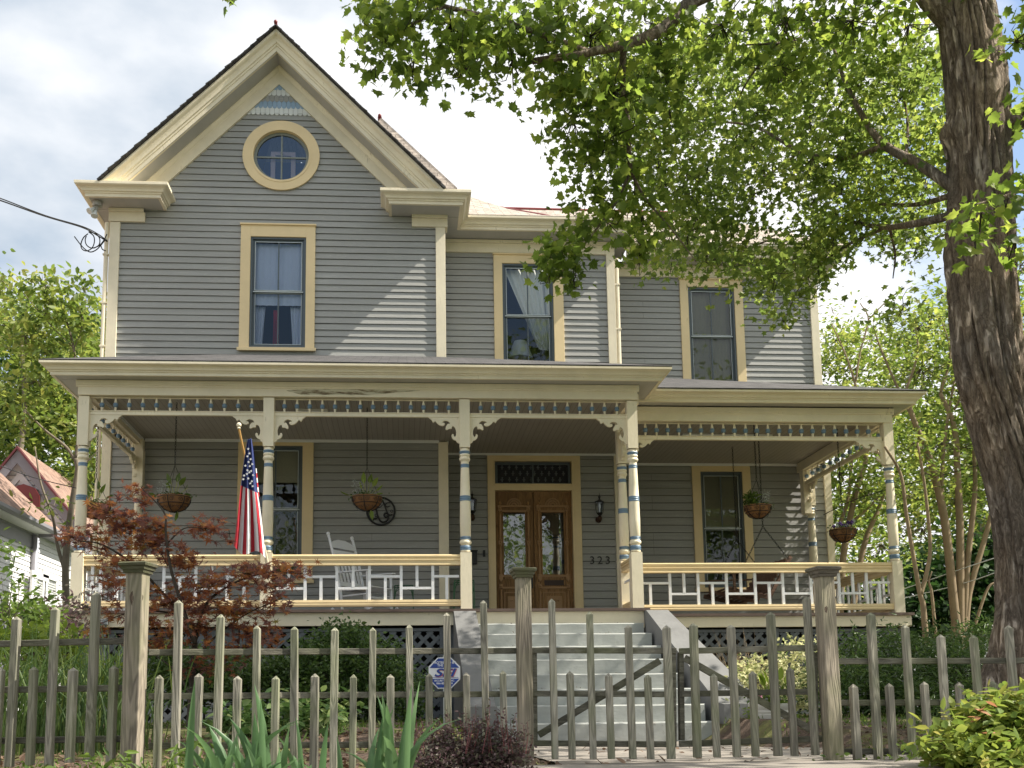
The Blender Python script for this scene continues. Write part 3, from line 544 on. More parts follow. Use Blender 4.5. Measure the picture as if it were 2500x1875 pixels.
mb = drape([(5.8, 8.26), (6.68, 8.26)], [(5.8, 6.0), (6.68, 6.0)], C+.14, amp=.003, fold=120); mb.build('blind', M['blind'], w3, smooth=True)
w4 = window(W4, G, (-2.892, -1.58, 4.61), 2.09, 3.40, label='porch window behind the flag with a tan roller blind', cap=False)
mb = MB(); mb.quad((-2.66, G+.13, 3.9), (-1.83, G+.13, 3.9), (-1.83, G+.13, 4.5), (-2.66, G+.13, 4.5)); mb.build('roller_blind', M['blind'], w4)
w5 = window(W5, C, (5.69, 6.866, 4.60), 2.09, 3.345, label='porch window behind the swing with a tan roller blind', cap=False)
mb = MB(); mb.quad((5.9, C+.13, 3.36), (6.66, C+.13, 3.36), (6.66, C+.13, 4.45), (5.9, C+.13, 4.45)); mb.build('roller_blind', M['blind'], w5)
# round window
def ring(mb, c, r0, r1, y0, y1, n=64, m=0, sq=1):
    P = [(c[0]+math.cos(2*math.pi*i/n), c[1]+math.sin(2*math.pi*i/n)) for i in range(n)]
    def p(i, r, y): a = 2*math.pi*i/n; return (c[0]+r*math.cos(a), y, c[1]+r*sq*math.sin(a))
    for i in range(n):
        for (ra, ya, rb, yb) in ((r0, y0, r1, y0), (r1, y0, r1, y1), (r1, y1, r0, y1), (r0, y1, r0, y0)): mb.quad(p(i, ra, ya), p(i, rb, yb), p(i+1, rb, yb), p(i+1, ra, ya), m)
mb = MB(); ring(mb, rw, .525, .70, G-.052, G-.012, sq=.965); ring(mb, rw, .505, .545, G-.06, G+.16, sq=.965); r0 = tag(mb.build('round_window', M['yellow'], house, auto=True), 'round attic window in the gable')
mb = MB(); ring(mb, rw, .45, .506, G+.03, G+.08, sq=.965); mb.box(rw[0]-.014, rw[0]+.014, G+.035, G+.075, rw[1]-.46, rw[1]+.46); mb.box(rw[0]-.46, rw[0]+.46, G+.04, G+.07, rw[1]-.014, rw[1]+.014); mb.build('sash', M['lead'] if 0 else plain('grey_sash_paint', (.2, .22, .2), .5), r0)
mb = MB(); mb.poly([(rw[0]+.46*math.cos(2*math.pi*i/40), G+.055, rw[1]+.45*math.sin(2*math.pi*i/40)) for i in range(40)]); mb.build('pane', glassm('attic_glass', ior=2.1), r0)
mb = MB(); ring(mb, (-2.2, 9.86), .0, .01, G+.6, G+.62, 4)
xa, xb, za, zb = -2.43, -1.98, 9.3, 10.14
mb = MB(); mb.box(xa, xa+.08, G+.12, G+.16, za, zb); mb.box(xb-.08, xb, G+.12, G+.16, za, zb); mb.box(xa+.08, xb-.08, G+.12, G+.16, zb-.07, zb); mb.build('inner_frame', plain('pink_frame_paint', (.75, .55, .52), .6), r0)
mb = MB(); c_ = rw; bx = .75
mb.quad((c_[0]-bx, G+.16, c_[1]-bx), (c_[0]-bx, G+1.6, c_[1]-bx), (c_[0]+bx, G+1.6, c_[1]-bx), (c_[0]+bx, G+.16, c_[1]-bx)); mb.quad((c_[0]-bx, G+1.6, c_[1]-bx), (c_[0]+bx, G+1.6, c_[1]-bx), (c_[0]+bx, G+1.6, c_[1]+bx), (c_[0]-bx, G+1.6, c_[1]+bx)); mb.build('attic_wall', plain('sky_reflection_attic_wall', (.06, .11, .34), .8), house)  # wall coloured blue to stand for sky reflected in the round pane
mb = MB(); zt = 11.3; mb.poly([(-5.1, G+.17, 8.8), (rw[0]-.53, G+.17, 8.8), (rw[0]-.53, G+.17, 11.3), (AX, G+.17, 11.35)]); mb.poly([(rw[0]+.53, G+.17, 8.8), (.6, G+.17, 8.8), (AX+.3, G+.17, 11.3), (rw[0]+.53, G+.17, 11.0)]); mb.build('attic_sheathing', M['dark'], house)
# ---- double door
mb = MB(); f = B-.05; k = B+.14
mb.box(1.574, 1.712, f, k, ZF, 4.615); mb.box(3.165, 3.332, f, k, ZF, 4.615); mb.box(1.712, 3.165, f, k, 4.50, 4.615); mb.box(1.712, 3.165, f, k, 3.935, 4.04); mb.box(1.70, 3.18, f-.015, f, 4.03, 4.06); mb.box(1.69, 3.19, f-.015, f, 4.49, 4.52); mb.box(1.69, 1.712, f-.015, f, 4.06, 4.49); mb.box(3.165, 3.19, f-.015, f, 4.06, 4.49)
mb.box(1.60, 1.69, f-.008, f, ZF, 3.9); mb.box(3.20, 3.31, f-.008, f, ZF, 3.9)
dr = tag(mb.build('door_surround', M['yellow'], house, bevel=.004), 'yellow surround of the double doors')
mb = MB(); mb.box(1.73, 3.15, B+.02, B+.06, 4.05, 4.09); mb.box(1.73, 3.15, B+.02, B+.06, 4.44, 4.49); mb.box(1.73, 1.77, B+.02, B+.06, 4.09, 4.44); mb.box(3.11, 3.15, B+.02, B+.06, 4.09, 4.44); mb.box(2.425, 2.455, B+.02, B+.06, 4.09, 4.44); mb.build('transom_sash', M['sash'], dr)
mb = MB()
for r in range(3):
    for q in range(10):
        x = 1.86+q*.137+(r % 2)*.068; z = 4.40-r*.12
        if x > 3.08 or abs(x-2.44) < .03: continue
        mb.box(x-.011, x+.011, B+.058, B+.062, z-.045, z+.035); mb.box(x-.03, x+.03, B+.057, B+.061, z-.01, z+.006); mb.sphere((x, B+.06, z+.038), .014, 6)
mb.build('stencilled_motifs', plain('etched_pale_glass', (.10, .11, .12), .5), dr)
mb = MB(); mb.quad((1.75, B+.07, 4.07), (3.13, B+.07, 4.07), (3.13, B+.07, 4.46), (1.75, B+.07, 4.46)); mb.build('pane', plain('dark_transom_glass', (.02, .022, .028), .15), dr)
def leaf(xc, hw, slot, knob):
    Yd = B+.06; mb = MB(); z0, z1 = ZF+.02, 3.93; gx = .205; gz0, gz1 = 2.36, 3.53
    mb.box(xc-hw, xc-gx, Yd, Yd+.05, z0, z1); mb.box(xc+gx, xc+hw, Yd, Yd+.05, z0, z1); mb.box(xc-gx, xc+gx, Yd, Yd+.05, gz1, z1); mb.box(xc-gx, xc+gx, Yd, Yd+.05, z0, gz0)
    d = tag(mb.build('door', M['oak'], house, bevel=.003), 'right leaf of the oak double door with a mail slot' if slot else 'left leaf of the oak double door with a knob')
    mb = MB()
    for s in (-1, 1):
        xx = xc+s*.265; yy = Yd-.012
        for (a, b) in ((gz0-.05, 2.93), (3.0, 3.56)): mb.lathe((xx, yy, 0), [(a, .018), (a+.03, .026), (a+.05, .015), (a+.1, .02), ((a+b)/2, .024), (b-.1, .02), (b-.05, .015), (b-.03, .026), (b, .018)], 10)
        for z in (2.96, 3.60, 2.14): mb.box(xx-.033, xx+.033, yy-.02, Yd+.002, z-.036, z+.036); mb.sphere((xx, yy-.02, z), .02, 6)
        mb.prism([(xx-.035, 2.36), (xx+.035, 2.36), (xx+.035, 2.27), (xx, 2.22), (xx-.035, 2.27)], lambda u, v, d_: (u, d_, v), yy-.02, Yd+.002)
        mb.lathe((xx, yy, 0), [(3.66, .03), (3.68, .012), (3.70, .028), (3.73, .022), (3.745, .004)], 10); mb.lathe((xx, yy, 0), [(1.44, .03), (1.5, .016), (1.8, .024), (2.04, .016), (2.08, .028)], 10)
    mb.box(xc-.31, xc+.31, Yd-.03, Yd+.002, 3.63, 3.665); mb.box(xc-.23, xc+.23, Yd-.02, Yd+.002, 3.54, 3.57); mb.box(xc-.23, xc+.23, Yd-.02, Yd+.002, 2.31, 2.34); mb.box(xc-.24, xc+.24, Yd-.025, Yd+.002, 2.09, 2.125)
    for rr, dd in ((.14, .025), (.10, .02), (.055, .03)):
        mb.prism([(xc+rr*math.cos(math.pi*i/14), 3.665+rr*math.sin(math.pi*i/14)*1.0) for i in range(15)]+[(xc+(rr-.025)*math.cos(math.pi*i/14), 3.665+(rr-.025)*math.sin(math.pi*i/14)) for i in range(14, -1, -1)], lambda u, v, d_: (u, d_, v), Yd-dd, Yd+.002)
    for i in range(13): mb.box(xc-.19+i*.03, xc-.175+i*.03, Yd-.014, Yd+.002, 2.275, 2.305)
    for (a, b, c, e) in ((.21, .19, 1.5, 2.03),): 
        mb.box(xc-a, xc+a, Yd-.012, Yd+.002, e-.02, e); mb.box(xc-a, xc+a, Yd-.012, Yd+.002, c, c+.02); mb.box(xc-a, xc-b, Yd-.012, Yd+.002, c+.02, e-.02); mb.box(xc+b, xc+a, Yd-.012, Yd+.002, c+.02, e-.02); mb.box(xc-.14, xc+.14, Yd-.008, Yd+.002, c+.08, e-.08)
        for q in range(7): mb.sphere((xc-.08+q*.027, Yd-.008, 1.86+.02*math.sin(q*1.5)), .012, 5)
    mb.build('carved_moulding', M['oak2'], d, bevel=.002)
    mb = MB(); mb.quad((xc-gx, Yd+.025, gz0), (xc+gx, Yd+.025, gz0), (xc+gx, Yd+.025, gz1), (xc-gx, Yd+.025, gz1)); mb.build('pane', M['dglass'], d)
    if slot: mb = MB(); mb.box(xc-.18, xc+.18, Yd-.012, Yd+.002, 2.15, 2.25); mb.build('mail_slot', plain('dark_bronze', (.035, .02, .015), .4, .5), d)
    if knob: mb = MB(); mb.box(xc+hw-.075, xc+hw-.025, Yd-.012, Yd+.002, 2.1, 2.5); mb.sphere((xc+hw-.05, Yd-.06, 2.46), .035); mb.tube([(xc+hw-.05, Yd-.06, 2.46), (xc+hw-.05, Yd, 2.46)], .012, 6); mb.build('door_knob', M['black'], d)
leaf(2.075, .358, False, True); leaf(2.803, .358, True, False)
# ================================================================== PORCH
def spindle(mb, x, y, z0, z1, r=1.0):
    h = z1-z0
    mb.lathe((x, y, z0), [(0, .013*r, 0), (h*.10, .014*r, 0), (h*.24, .020*r, 0), (h*.27, .014*r, 1), (h*.30, .026*r, 1), (h*.37, .034*r, 1), (h*.44, .036*r, 1), (h*.46, .029*r, 1), (h*.48, .036*r, 1), (h*.54, .035*r, 1), (h*.59, .026*r, 1), (h*.61, .015*r, 0), (h*.64, .022*r, 0), (h*.85, .014*r, 0), (h, .012*r, 0)], 10, cap=False)
def frieze(fn, xs, x0, x1, z0, z1, label=None, r=1.0):       # fn(u,d) -> x,y
    mb = MB()
    def bx(u0, u1, a, b, c, d):
        p, q = fn(u0, a), fn(u1, b); mb.box(min(p[0], q[0]), max(p[0], q[0]), min(p[1], q[1]), max(p[1], q[1]), c, d)
    bx(x0, x1, -.03, .03, z0-.064, z0-.012); bx(x0, x1, -.042, .042, z0-.012, z0); bx(x0, x1, -.02, .02, z1-.012, z1)
    f_ = tag(mb.build('spindle_frieze', M['cream'], house, bevel=.003), label)
    for x in xs: mb = MB(); p = fn(x, 0); spindle(mb, p[0], p[1], z0, z1, r); mb.build('spindle', [M['cream'], M['blue']], f_, auto=True)
    return f_
cx = [-4.645, -1.978, .916, 3.452]                      # left porch columns
def rng_(a, b, n): return [a+(b-a)*i/(n-1) for i in range(n)]
f1 = lambda u, d: (u, P1+d); zf0, zf1 = 4.298, 4.50
frieze(f1, [wx(50+x/2.765, 985, P1) for x in rng_(551, 1562, 12)], cx[0], cx[1], zf0, zf1, 'blue and cream spindle frieze left of the flag')
frieze(f1, [wx(x, 990, P1) for x in rng_(694.5, 1095.7, 14)], cx[1], cx[2], zf0, zf1, 'blue and cream spindle frieze over the rocking chair')
frieze(f1, [wx(750+x/2.676, 995, P1) for x in rng_(1133, 2023, 12)], cx[2], cx[3], zf0, zf1, 'blue and cream spindle frieze over the steps')
f2 = lambda u, d: (u, P2+d)
frieze(f2, [wx(1450+x/2.514, 1050, P2) for x in rng_(315, 1683, 21)], 3.5, 7.82, 4.235, 4.45, 'blue and cream spindle frieze over the right railing', 1.12)
frieze(lambda u, d: (7.90+d, u), [16.45+i*.285 for i in range(12)], P2, 19.85, 4.235, 4.45, 'spindle frieze down the right side', 1.12)
frieze(lambda u, d: (cx[0]+d, u), [15.5+i*.30 for i in range(9)], P1, 18.15, zf0, zf1, 'spindle frieze down the left side')
frieze(lambda u, d: (3.50+d, u), [15.5, 15.8], P1, P2, 4.27, 4.47, 'short spindle frieze between the doubled columns')
def column(x, y, zb=ZF, zt=4.5, top=3.755, label=None, base=2.2):
    mb = MB(); mb.box(x-.083, x+.083, y-.083, y+.083, zb, base-.012); mb.box(x-.077, x+.077, y-.077, y+.077, top+.012, zt)
    Z = lambda q: top-(q-570)*.002287*(top-base)/1.555
    pf = [(1250, .075, 0), (1240, .075, 1), (1228, .085, 1), (1224, .075, 1), (1220, .085, 1), (1209, .078, 0), (1205, .062, 0), (1196, .085, 0), (1186, .09, 0), (1176, .08, 0), (1170, .07, 1), (1166, .082, 1), (1160, .074, 1), (1155, .082, 1), (1150, .074, 0), (1147, .078, 0), (1040, .082, 0), (925, .078, 0), (918, .077, 1), (912, .083, 1), (906, .077, 1), (900, .083, 1), (893, .077, 1), (888, .082, 1), (883, .076, 0), (800, .07, 0), (700, .063, 0), (697, .062, 1), (692, .067, 1), (686, .062, 1), (680, .067, 1), (673, .062, 0), (655, .06, 0), (650, .075, 0), (640, .084, 0), (630, .078, 0), (624, .068, 0), (615, .08, 0), (606, .074, 1), (602, .072, 1), (592, .084, 1), (586, .074, 0), (570, .07, 0)]
    mb.lathe((x, y, 0), [(Z(q), r, m) for q, r, m in pf], 20)
    return tag(mb.build('porch_column', [M['cream'], M['blue']], house, auto=True), label)
for i, x in enumerate(cx): column(x, P1, label=['corner column at the left end of the porch', 'column beside the flag', 'column left of the steps', 'column right of the steps'][i])
column(3.50, P2, label='column set back behind the one right of the steps'); column(7.915, P2, label='corner column at the right end of the porch')
column(8.0, 19.72, label='half column against the right wall', zt=4.4); column(-4.56, 18.05, label='half column against the left wall', zt=4.4)
mb = MB(); mb.box(7.84, 7.98, 19.62, 19.80, 3.6, 4.6); mb.box(-4.66, -4.5, 17.98, 18.14, 3.6, 4.6); mb.build('wall_pilaster', M['cream'], house, split=1)
BR = [(788, 374), (800, 384), (812, 392), (817, 404), (823, 411), (828, 402), (838, 402), (848, 415), (864, 428), (882, 433), (896, 428), (900, 419), (892, 410), (881, 413), (886, 403), (898, 397), (914, 397), (928, 405), (933, 415), (930, 420), (922, 416), (914, 424), (905, 440), (904, 457), (912, 460), (925, 452), (938, 452), (947, 450), (944, 440), (950, 434), (962, 438), (970, 450), (975, 472), (974, 495), (966, 509), (958, 500), (957, 490), (948, 488), (943, 497), (945, 510), (955, 524), (965, 530), (975, 532), (979, 545), (990, 550), (997, 554), (997, 374)]
BRp = [((997-x)*.00223, (y-374)*.00223) for x, y in BR]
def bracket(x, y, s, zt, axis='x', sc=1, th=.022):
    mb = MB()
    if axis == 'x': mb.prism([(x+s*(.076+u*sc), zt-v*sc) for u, v in BRp], lambda u, v, d: (u, y+d, v), -th, th)
    else: mb.prism([(y+s*(.076+u*sc), zt-v*sc) for u, v in BRp], lambda u, v, d: (x+d, u, v), -th, th)
    mb.build('bracket', M['cream'], house, bevel=.002)
zb = 4.234
for x, s in ((cx[0], 1), (cx[1], -1), (cx[1], 1), (cx[2], -1), (cx[2], 1), (cx[3], -1)): bracket(x, P1, s, zb)
bracket(3.50, P2, 1, 4.171); bracket(7.915, P2, -1, 4.171)
bracket(7.915, P2, 1, 4.171, 'y'); bracket(7.94, 19.75, -1, 4.171, 'y'); bracket(cx[0], P1, 1, zb, 'y'); bracket(cx[0]+.03, 18.15, -1, zb, 'y'); bracket(3.5, P2, -1, 4.2, 'y')
# beams, ceiling, roof, cornice of the porch
mb = MB()
mb.box(cx[0]-.085, cx[3]+.085, P1-.1, P1+.1, 4.512, 4.66); mb.box(3.4, 7.98, P2-.1, P2+.1, 4.462, 4.64); mb.box(7.82, 7.99, P2+.1, 19.9, 4.46, 4.64); mb.box(cx[0]-.085, cx[0]+.1, P1+.1, 18.2, 4.512, 4.66); mb.box(3.42, 3.6, P1+.1, P2-.1, 4.5, 4.66)
for x0, x1, y, z in ((cx[0]-.11, cx[3]+.11, P1-.125, 4.66), (3.56, 8.01, P2-.125, 4.62)): mb.box(x0, x1, y, y+.03, z, z+.07); mb.box(x0, x1, y+.012, y+.03, z-.03, z)
mb.box(7.985, 8.01, P2-.1, 19.9, 4.62, 4.69); mb.box(cx[0]-.115, cx[0]-.08, P1-.1, 18.2, 4.66, 4.73)
mb.build('porch_beam', M['cream'], house, split=1, bevel=.004)
k = NT('rot_stain'); nn = k.noise(k.mapv((3, 3, 30)), 1, 6, .7); k.l(k.ramp(nn, [(.45, (.60, .56, .42)), (.56, (.25, .2, .12)), (.64, (.05, .035, .025))]), k.b.inputs['Base Color']); k.b.inputs['Roughness'].default_value = .9
mb = MB(); mb.prism([(-1.72, 4.60), (-1.2, 4.655), (-.1, 4.655), (.25, 4.62), (-.1, 4.585), (-.5, 4.545), (-.9, 4.54), (-1.5, 4.54)], lambda u, v, d: (u, d, v), P1-.103, P1-.098); tag(mb.build('rotten_patch', k.m, house), 'dark rotten patch on the porch beam')
mb = MB(); mb.poly([(-4.6, P1, ZC), (3.5, P1, ZC), (3.5, P2-.05, ZC), (7.9, P2-.05, ZC), (7.9, 19.95, ZC), (-4.6, 19.95, ZC)]); mb.build('porch_ceiling', M['ceil'], house)
mb = MB(); mb.box(-4.5, .64, G-.06, G-.03, 4.59, ZC); mb.box(.8, 4.0, B-.07, B-.05, 4.60, ZC); mb.box(4.0, 7.82, C-.06, C-.03, 4.59, ZC); mb.box(.78, .81, G, B, 4.6, ZC); mb.box(-4.55, -4.52, P1+.1, 18.15, 4.59, ZC); mb.build('ceiling_moulding', M['white'], house, split=1)
mb = MB(); mb.box(-2.9+1.2, -1.2, 16.2, 16.3, 4.60, 4.64); mb.box(4.9, 6.5, 17.55, 17.65, 4.58, 4.635); mb.build('ceiling_batten', M['white'], house, split=1)
cornice([(3.86, P2-.35), (3.86, 14.85), (-5.05, 14.85), (-5.05, 18.2)], 4.73, .82, soff=[(-5.05, 3.86, 14.85, 15.1), (-5.05, -4.73, 15.1, 18.2), (3.53, 3.86, 15.1, 16.0)])
cornice([(8.28, 19.9), (8.28, 15.85), (3.62, 15.85)], 4.705, .82, soff=[(3.62, 8.28, 15.85, 16.1), (8.0, 8.28, 16.1, 19.9)])
def dsheet(pts, label=None): roofsheet(pts, .02, M['shing'], 'porch_roof', label=label)
zt = 4.905; zw = 6.22
dsheet([(-5.17, 14.73, zt), (3.98, 14.73, zt), (.45, G+.1, zw), (-3.1, G+.1, zw)]); dsheet([(-5.17, 14.73, zt), (-3.1, G+.1, zw), (-5.17, G+.1, zt)]); dsheet([(3.98, 14.73, zt), (3.98, C, zt), (.2, C, zw+.03), (.45, G+.1, zw)])
dsheet([(3.4, 15.72, 4.88), (8.40, 15.72, 4.88), (4.2, C+.02, 6.42), (3.2, C+.02, 6.42)]); dsheet([(8.40, 15.72, 4.88), (8.40, C+.02, 4.88), (4.2, C+.02, 6.42)])
# deck
mb = MB(); mb.box(-4.86, 3.58, 14.93, 18.2, 1.30, ZF); mb.box(3.58, 8.06, 15.95, 19.9, 1.295, ZF-.002); mb.box(.7, 3.6, 18.2, 19.15, 1.30, ZF); mb.build('porch_floor', M['brown'], house, split=1)
mb = MB(); mb.box(-4.84, 3.50, 15.0, 15.05, 1.11, 1.30); mb.box(3.45, 3.50, 15.05, 16.0, 1.11, 1.30); mb.box(3.62, 8.03, 16.0, 16.05, 1.125, 1.295); mb.box(7.98, 8.03, 16.05, 19.9, 1.125, 1.295); mb.box(-4.84, -4.79, 15.05, 18.2, 1.11, 1.30); mb.build('porch_fascia', M['cream'], house, split=1, bevel=.004)
# lattice skirt
def lattice(x0, x1, z0, z1, Y):
    mb = MB(); w_ = .056; st = .178
    for sgn, d in ((1, .012), (-1, 0)):
        k = -int((z1-z0)/st)-2
        while x0+k*st < x1+(z1-z0)+st:
            a = x0+k*st; p0 = [a, z0]; p1 = [a+sgn*(z1-z0), z1]
            def cp(x): t = (x-p0[0])/(p1[0]-p0[0]); return p0[1]+t*(p1[1]-p0[1])
            lo, hi = max(x0, min(p0[0], p1[0])), min(x1, max(p0[0], p1[0]))
            if hi-lo > .03: mb.bar((lo, Y-d, cp(lo)), (hi, Y-d, cp(hi)), .01, w_)
            k += 1
    fr = .075
    mb.box(x0-fr, x0, Y-.03, Y+.01, z0, z1+fr*.8); mb.box(x1, x1+fr, Y-.03, Y+.01, z0, z1+fr*.8); mb.box(x0, x1, Y-.03, Y+.01, z1, z1+fr*.6)
    return mb.build('lattice_panel', M['dgrey'], house)
for a, b in ((-4.2, -2.9), (-2.25, -.75), (-.6, .52)): lattice(a, b, GZ, 1.03, 15.10)
for a, b in ((4.25, 5.75), (5.9, 7.3)): lattice(a, b, GZ, 1.05, 16.12)
mb = MB()
def pier(x0, x1, y0, y1):
    global mb
    z = GZ
    while z < 1.1:
        x = x0-(.1 if int((z-GZ)/.085) % 2 else 0)
        while x < x1: a = max(x, x0); b = min(x+.2, x1); mb.box(a+.004, b-.004, y0+random.uniform(0, .006), y1, z+.004, min(z+.078, 1.11)); x += .208
        z += .085
    mb.box(x0+.01, x1-.01, y0+.012, y1-.01, GZ, 1.1)
pb = paint('painted_grey_brick', (.15, .165, .17), .75, (5, 5, 5), .15, (.2, .2, .18), .3, .5)
for a in ((-4.8, -4.3, 15.12, 15.5), (.6, .80, 15.12, 15.5), (-2.8, -2.35, 15.12, 15.5), (7.4, 7.98, 16.14, 16.5)): mb = MB(); pier(*a); mb.build('brick_pier', pb, house)
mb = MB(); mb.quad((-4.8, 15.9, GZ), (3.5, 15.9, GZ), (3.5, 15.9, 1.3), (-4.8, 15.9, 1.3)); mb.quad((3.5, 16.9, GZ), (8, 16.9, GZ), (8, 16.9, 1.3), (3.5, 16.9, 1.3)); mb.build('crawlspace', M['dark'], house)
# railings
HR = [(-.055, 0), (-.055, .018), (-.048, .03), (-.048, .062), (-.06, .07), (-.06, .09), (-.048, .10), (-.062, .112), (-.065, .14), (-.045, .158), (.045, .158), (.065, .14), (.055, 0)]
BRl = [(-.045, 0), (-.05, .03), (-.045, .045), (-.05, .06), (-.045, .095), (.045, .095), (.045, 0)]
def railing(fn, u0, u1, verts, kinds, zt=2.003, zb=1.402, label=None):
    mb = MB(); mb.sweep([(u0, 0), (u1, 0)], [(-a, h) for a, h in HR], lambda u, v, h: (*fn(u, -v), zt+h)); mb.sweep([(u0, 0), (u1, 0)], [(-a, h) for a, h in BRl], lambda u, v, h: (*fn(u, -v), zb+h))
    r_ = tag(mb.build('railing', M['yellow'], house), label)
    mb = MB(); z0 = zb+.095; z1 = zt; h = z1-z0; bs = [u0]+list(verts)+[u1]
    def vb(u, a, b):
        p = fn(u, -.018); q = fn(u, .018); w_ = .021
        if abs(p[0]-q[0]) < 1e-6: mb.box(p[0]-w_, p[0]+w_, min(p[1], q[1]), max(p[1], q[1]), a, b)
        else: mb.box(min(p[0], q[0]), max(p[0], q[0]), p[1]-w_, p[1]+w_, a, b)
    def hb(a, b, z):
        p = fn(a+.021, -.016); q = fn(b-.021, .016); mb.box(min(p[0], q[0]), max(p[0], q[0]), min(p[1], q[1]), max(p[1], q[1]), z-.018, z+.018)
    for u in verts: vb(u, z0, z1)
    for i, k_ in enumerate(kinds):
        a, b = bs[i], bs[i+1]; m_ = (a+b)/2
        if b-a < .2: 
            hb(a, b, z0+h*(.68 if k_ == 'D' else .34)); continue
        if k_ == 'D': hb(a, b, z0+h*.68); vb(m_, z0, z0+h*.68-.018)
        else: hb(a, b, z0+h*.34); vb(m_, z0+h*.34+.018, z1)
    mb.build('baluster_pattern', M['white'], r_)
    return r_
rl1 = lambda u, d: (u, P1+d)
v1 = [wx(x, 1425, P1) for x in (245.6, 323, 400, 478, 555)]; railing(rl1, cx[0]+.08, cx[1]-.08, v1, 'UDUDUD', label='railing behind the red maple')
v2 = [wx(x, 1425, P1) for x in (745, 822.5, 902, 979.5, 1056.7)]; railing(rl1, cx[1]+.08, cx[2]-.08, v2, 'UDUDUD', label='railing in front of the rocking chair')
v3 = [wx(1450+x/2.514, 1440, P2) for x in (467, 640, 815, 990, 1160, 1333, 1505, 1675)]; railing(lambda u, d: (u, P2+d), 3.58, 7.83, v3, 'DUDUDUDUD', label='railing in front of the porch swing')
railing(lambda u, d: (3.475+d, u), P1+.08, P2-.08, [], 'D', label='short return railing between the doubled columns')
railing(lambda u, d: (7.93+d, u), P2+.08, 19.6, [16.7+i*.46 for i in range(6)], 'UDUDUDU', label='railing down the right side')
railing(lambda u, d: (cx[0]+d, u), P1+.08, 17.95, [15.7+i*.46 for i in range(5)], 'UDUDUD', label='railing down the left side')
# ---- steps
stp = empty('porch_steps', 'pale grey painted concrete steps with sloping side walls up to the porch', 'steps', (2.2, 13.9, GZ))
tz = [1.12, .955, .76, .565, .362, .16, -.045, -.26]; ty = [15.0-.3*i for i in range(9)]
for i in range(8):
    x1 = [3.47, 3.51, 3.56, 3.62, 3.68, 3.74, 3.80, 3.86][i]; x0 = 1.02+.02*i if i < 6 else 1.12; mb = MB(); zb_ = tz[i+1] if i < 7 else GZ-.05; n = 14
    top = []; yb = ty[i]-.3*1.0 if i else 14.75
    yf = 14.9-.3*i; yk = yf+.34
    for q in range(n+1): x = x0+(x1-x0)*q/n; top.append((x, tz[i]+random.uniform(-.004, .004), yf+random.uniform(-.006, .006)))
    for q in range(n):
        a, b = top[q], top[q+1]; mb.quad((a[0], a[2], zb_-.02), (b[0], b[2], zb_-.02), (b[0], b[2]-.004, b[1]-.015), (a[0], a[2]-.004, a[1]-.015)); mb.quad((a[0], a[2]-.004, a[1]-.015), (b[0], b[2]-.004, b[1]-.015), (b[0], b[2]+.012, b[1]), (a[0], a[2]+.012, a[1])); mb.quad((a[0], a[2]+.012, a[1]), (b[0], b[2]+.012, b[1]), (b[0], yk, tz[i]), (a[0], yk, tz[i]))
    mb.quad((x0, yf, zb_), (x0, yk, zb_), (x0, yk, tz[i]), (x0, yf, tz[i])); mb.quad((x1, yf, zb_), (x1, yf, tz[i]), (x1, yk, tz[i]), (x1, yk, zb_)); mb.build('step', M['step'], stp, fix=False)
def cheek(a, b, c, d, a2, b2, ylow=13.0):
    mb = MB(); zt0 = 1.30; zl = -.03
    P = [(a, 14.96, zt0), (b, 14.96, zt0), (b, 14.82, zt0), (a, 14.82, zt0)]
    top = [(a, 15.0, zt0), (b, 15.0, zt0)]; t2 = [(a, 14.85, zt0), (b, 14.85, zt0)]; t3 = [(a2, ylow, zl), (b2, ylow, zl)]; t4 = [(a2, 12.72, zl-.02), (b2, 12.72, zl-.02)]; rows = [top, t2, t3, t4]
    for r, s in zip(rows, rows[1:]): mb.quad(r[0], s[0], s[1], r[1]); mb.quad(r[0], (r[0][0], r[0][1], GZ-.1), (s[0][0], s[0][1], GZ-.1), s[0]); mb.quad(r[1], s[1], (s[1][0], s[1][1], GZ-.1), (r[1][0], r[1][1], GZ-.1))
    mb.quad(t4[0], (a2, 12.72, GZ-.1), (b2, 12.72, GZ-.1), t4[1]); mb.build('side_wall', M['cheek'], stp)
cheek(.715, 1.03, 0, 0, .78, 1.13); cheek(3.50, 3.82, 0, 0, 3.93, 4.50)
# ================================================================== GROUND
def sm(t): t = max(0, min(1, t)); return t*t*(3-2*t)
def gz(x, y):
    z = -.42-1.2*sm((5.2-y)/2.2)+.19*sm((y-6.6)/4)
    walk = sm((1.75-abs(x-2.25))/.35)*sm((y-5)/1.2)
    z = z*(1-walk)+walk*(-.40-.125*sm((y-6.2)/6)) if y < 15 else z
    return z+.02*mn.noise(Vector((x*.6, y*.6, 0)))+.012*mn.noise(Vector((x*3, y*3, 0)))
def grid(name, x0, x1, y0, y1, nx, ny, fn, mat, **k):
    mb = MB()
    for j in range(ny+1):
        for i in range(nx+1): x = x0+(x1-x0)*i/nx; y = y0+(y1-y0)*j/ny; mb.v.append((x, y, fn(x, y)))
    for j in range(ny):
        for i in range(nx): a = j*(nx+1)+i; mb.f.append((a, a+1, a+nx+2, a+nx+1)); mb.m.append(0)
    return tag(mb.build(name, mat, None, smooth=True, fix=False), **k)
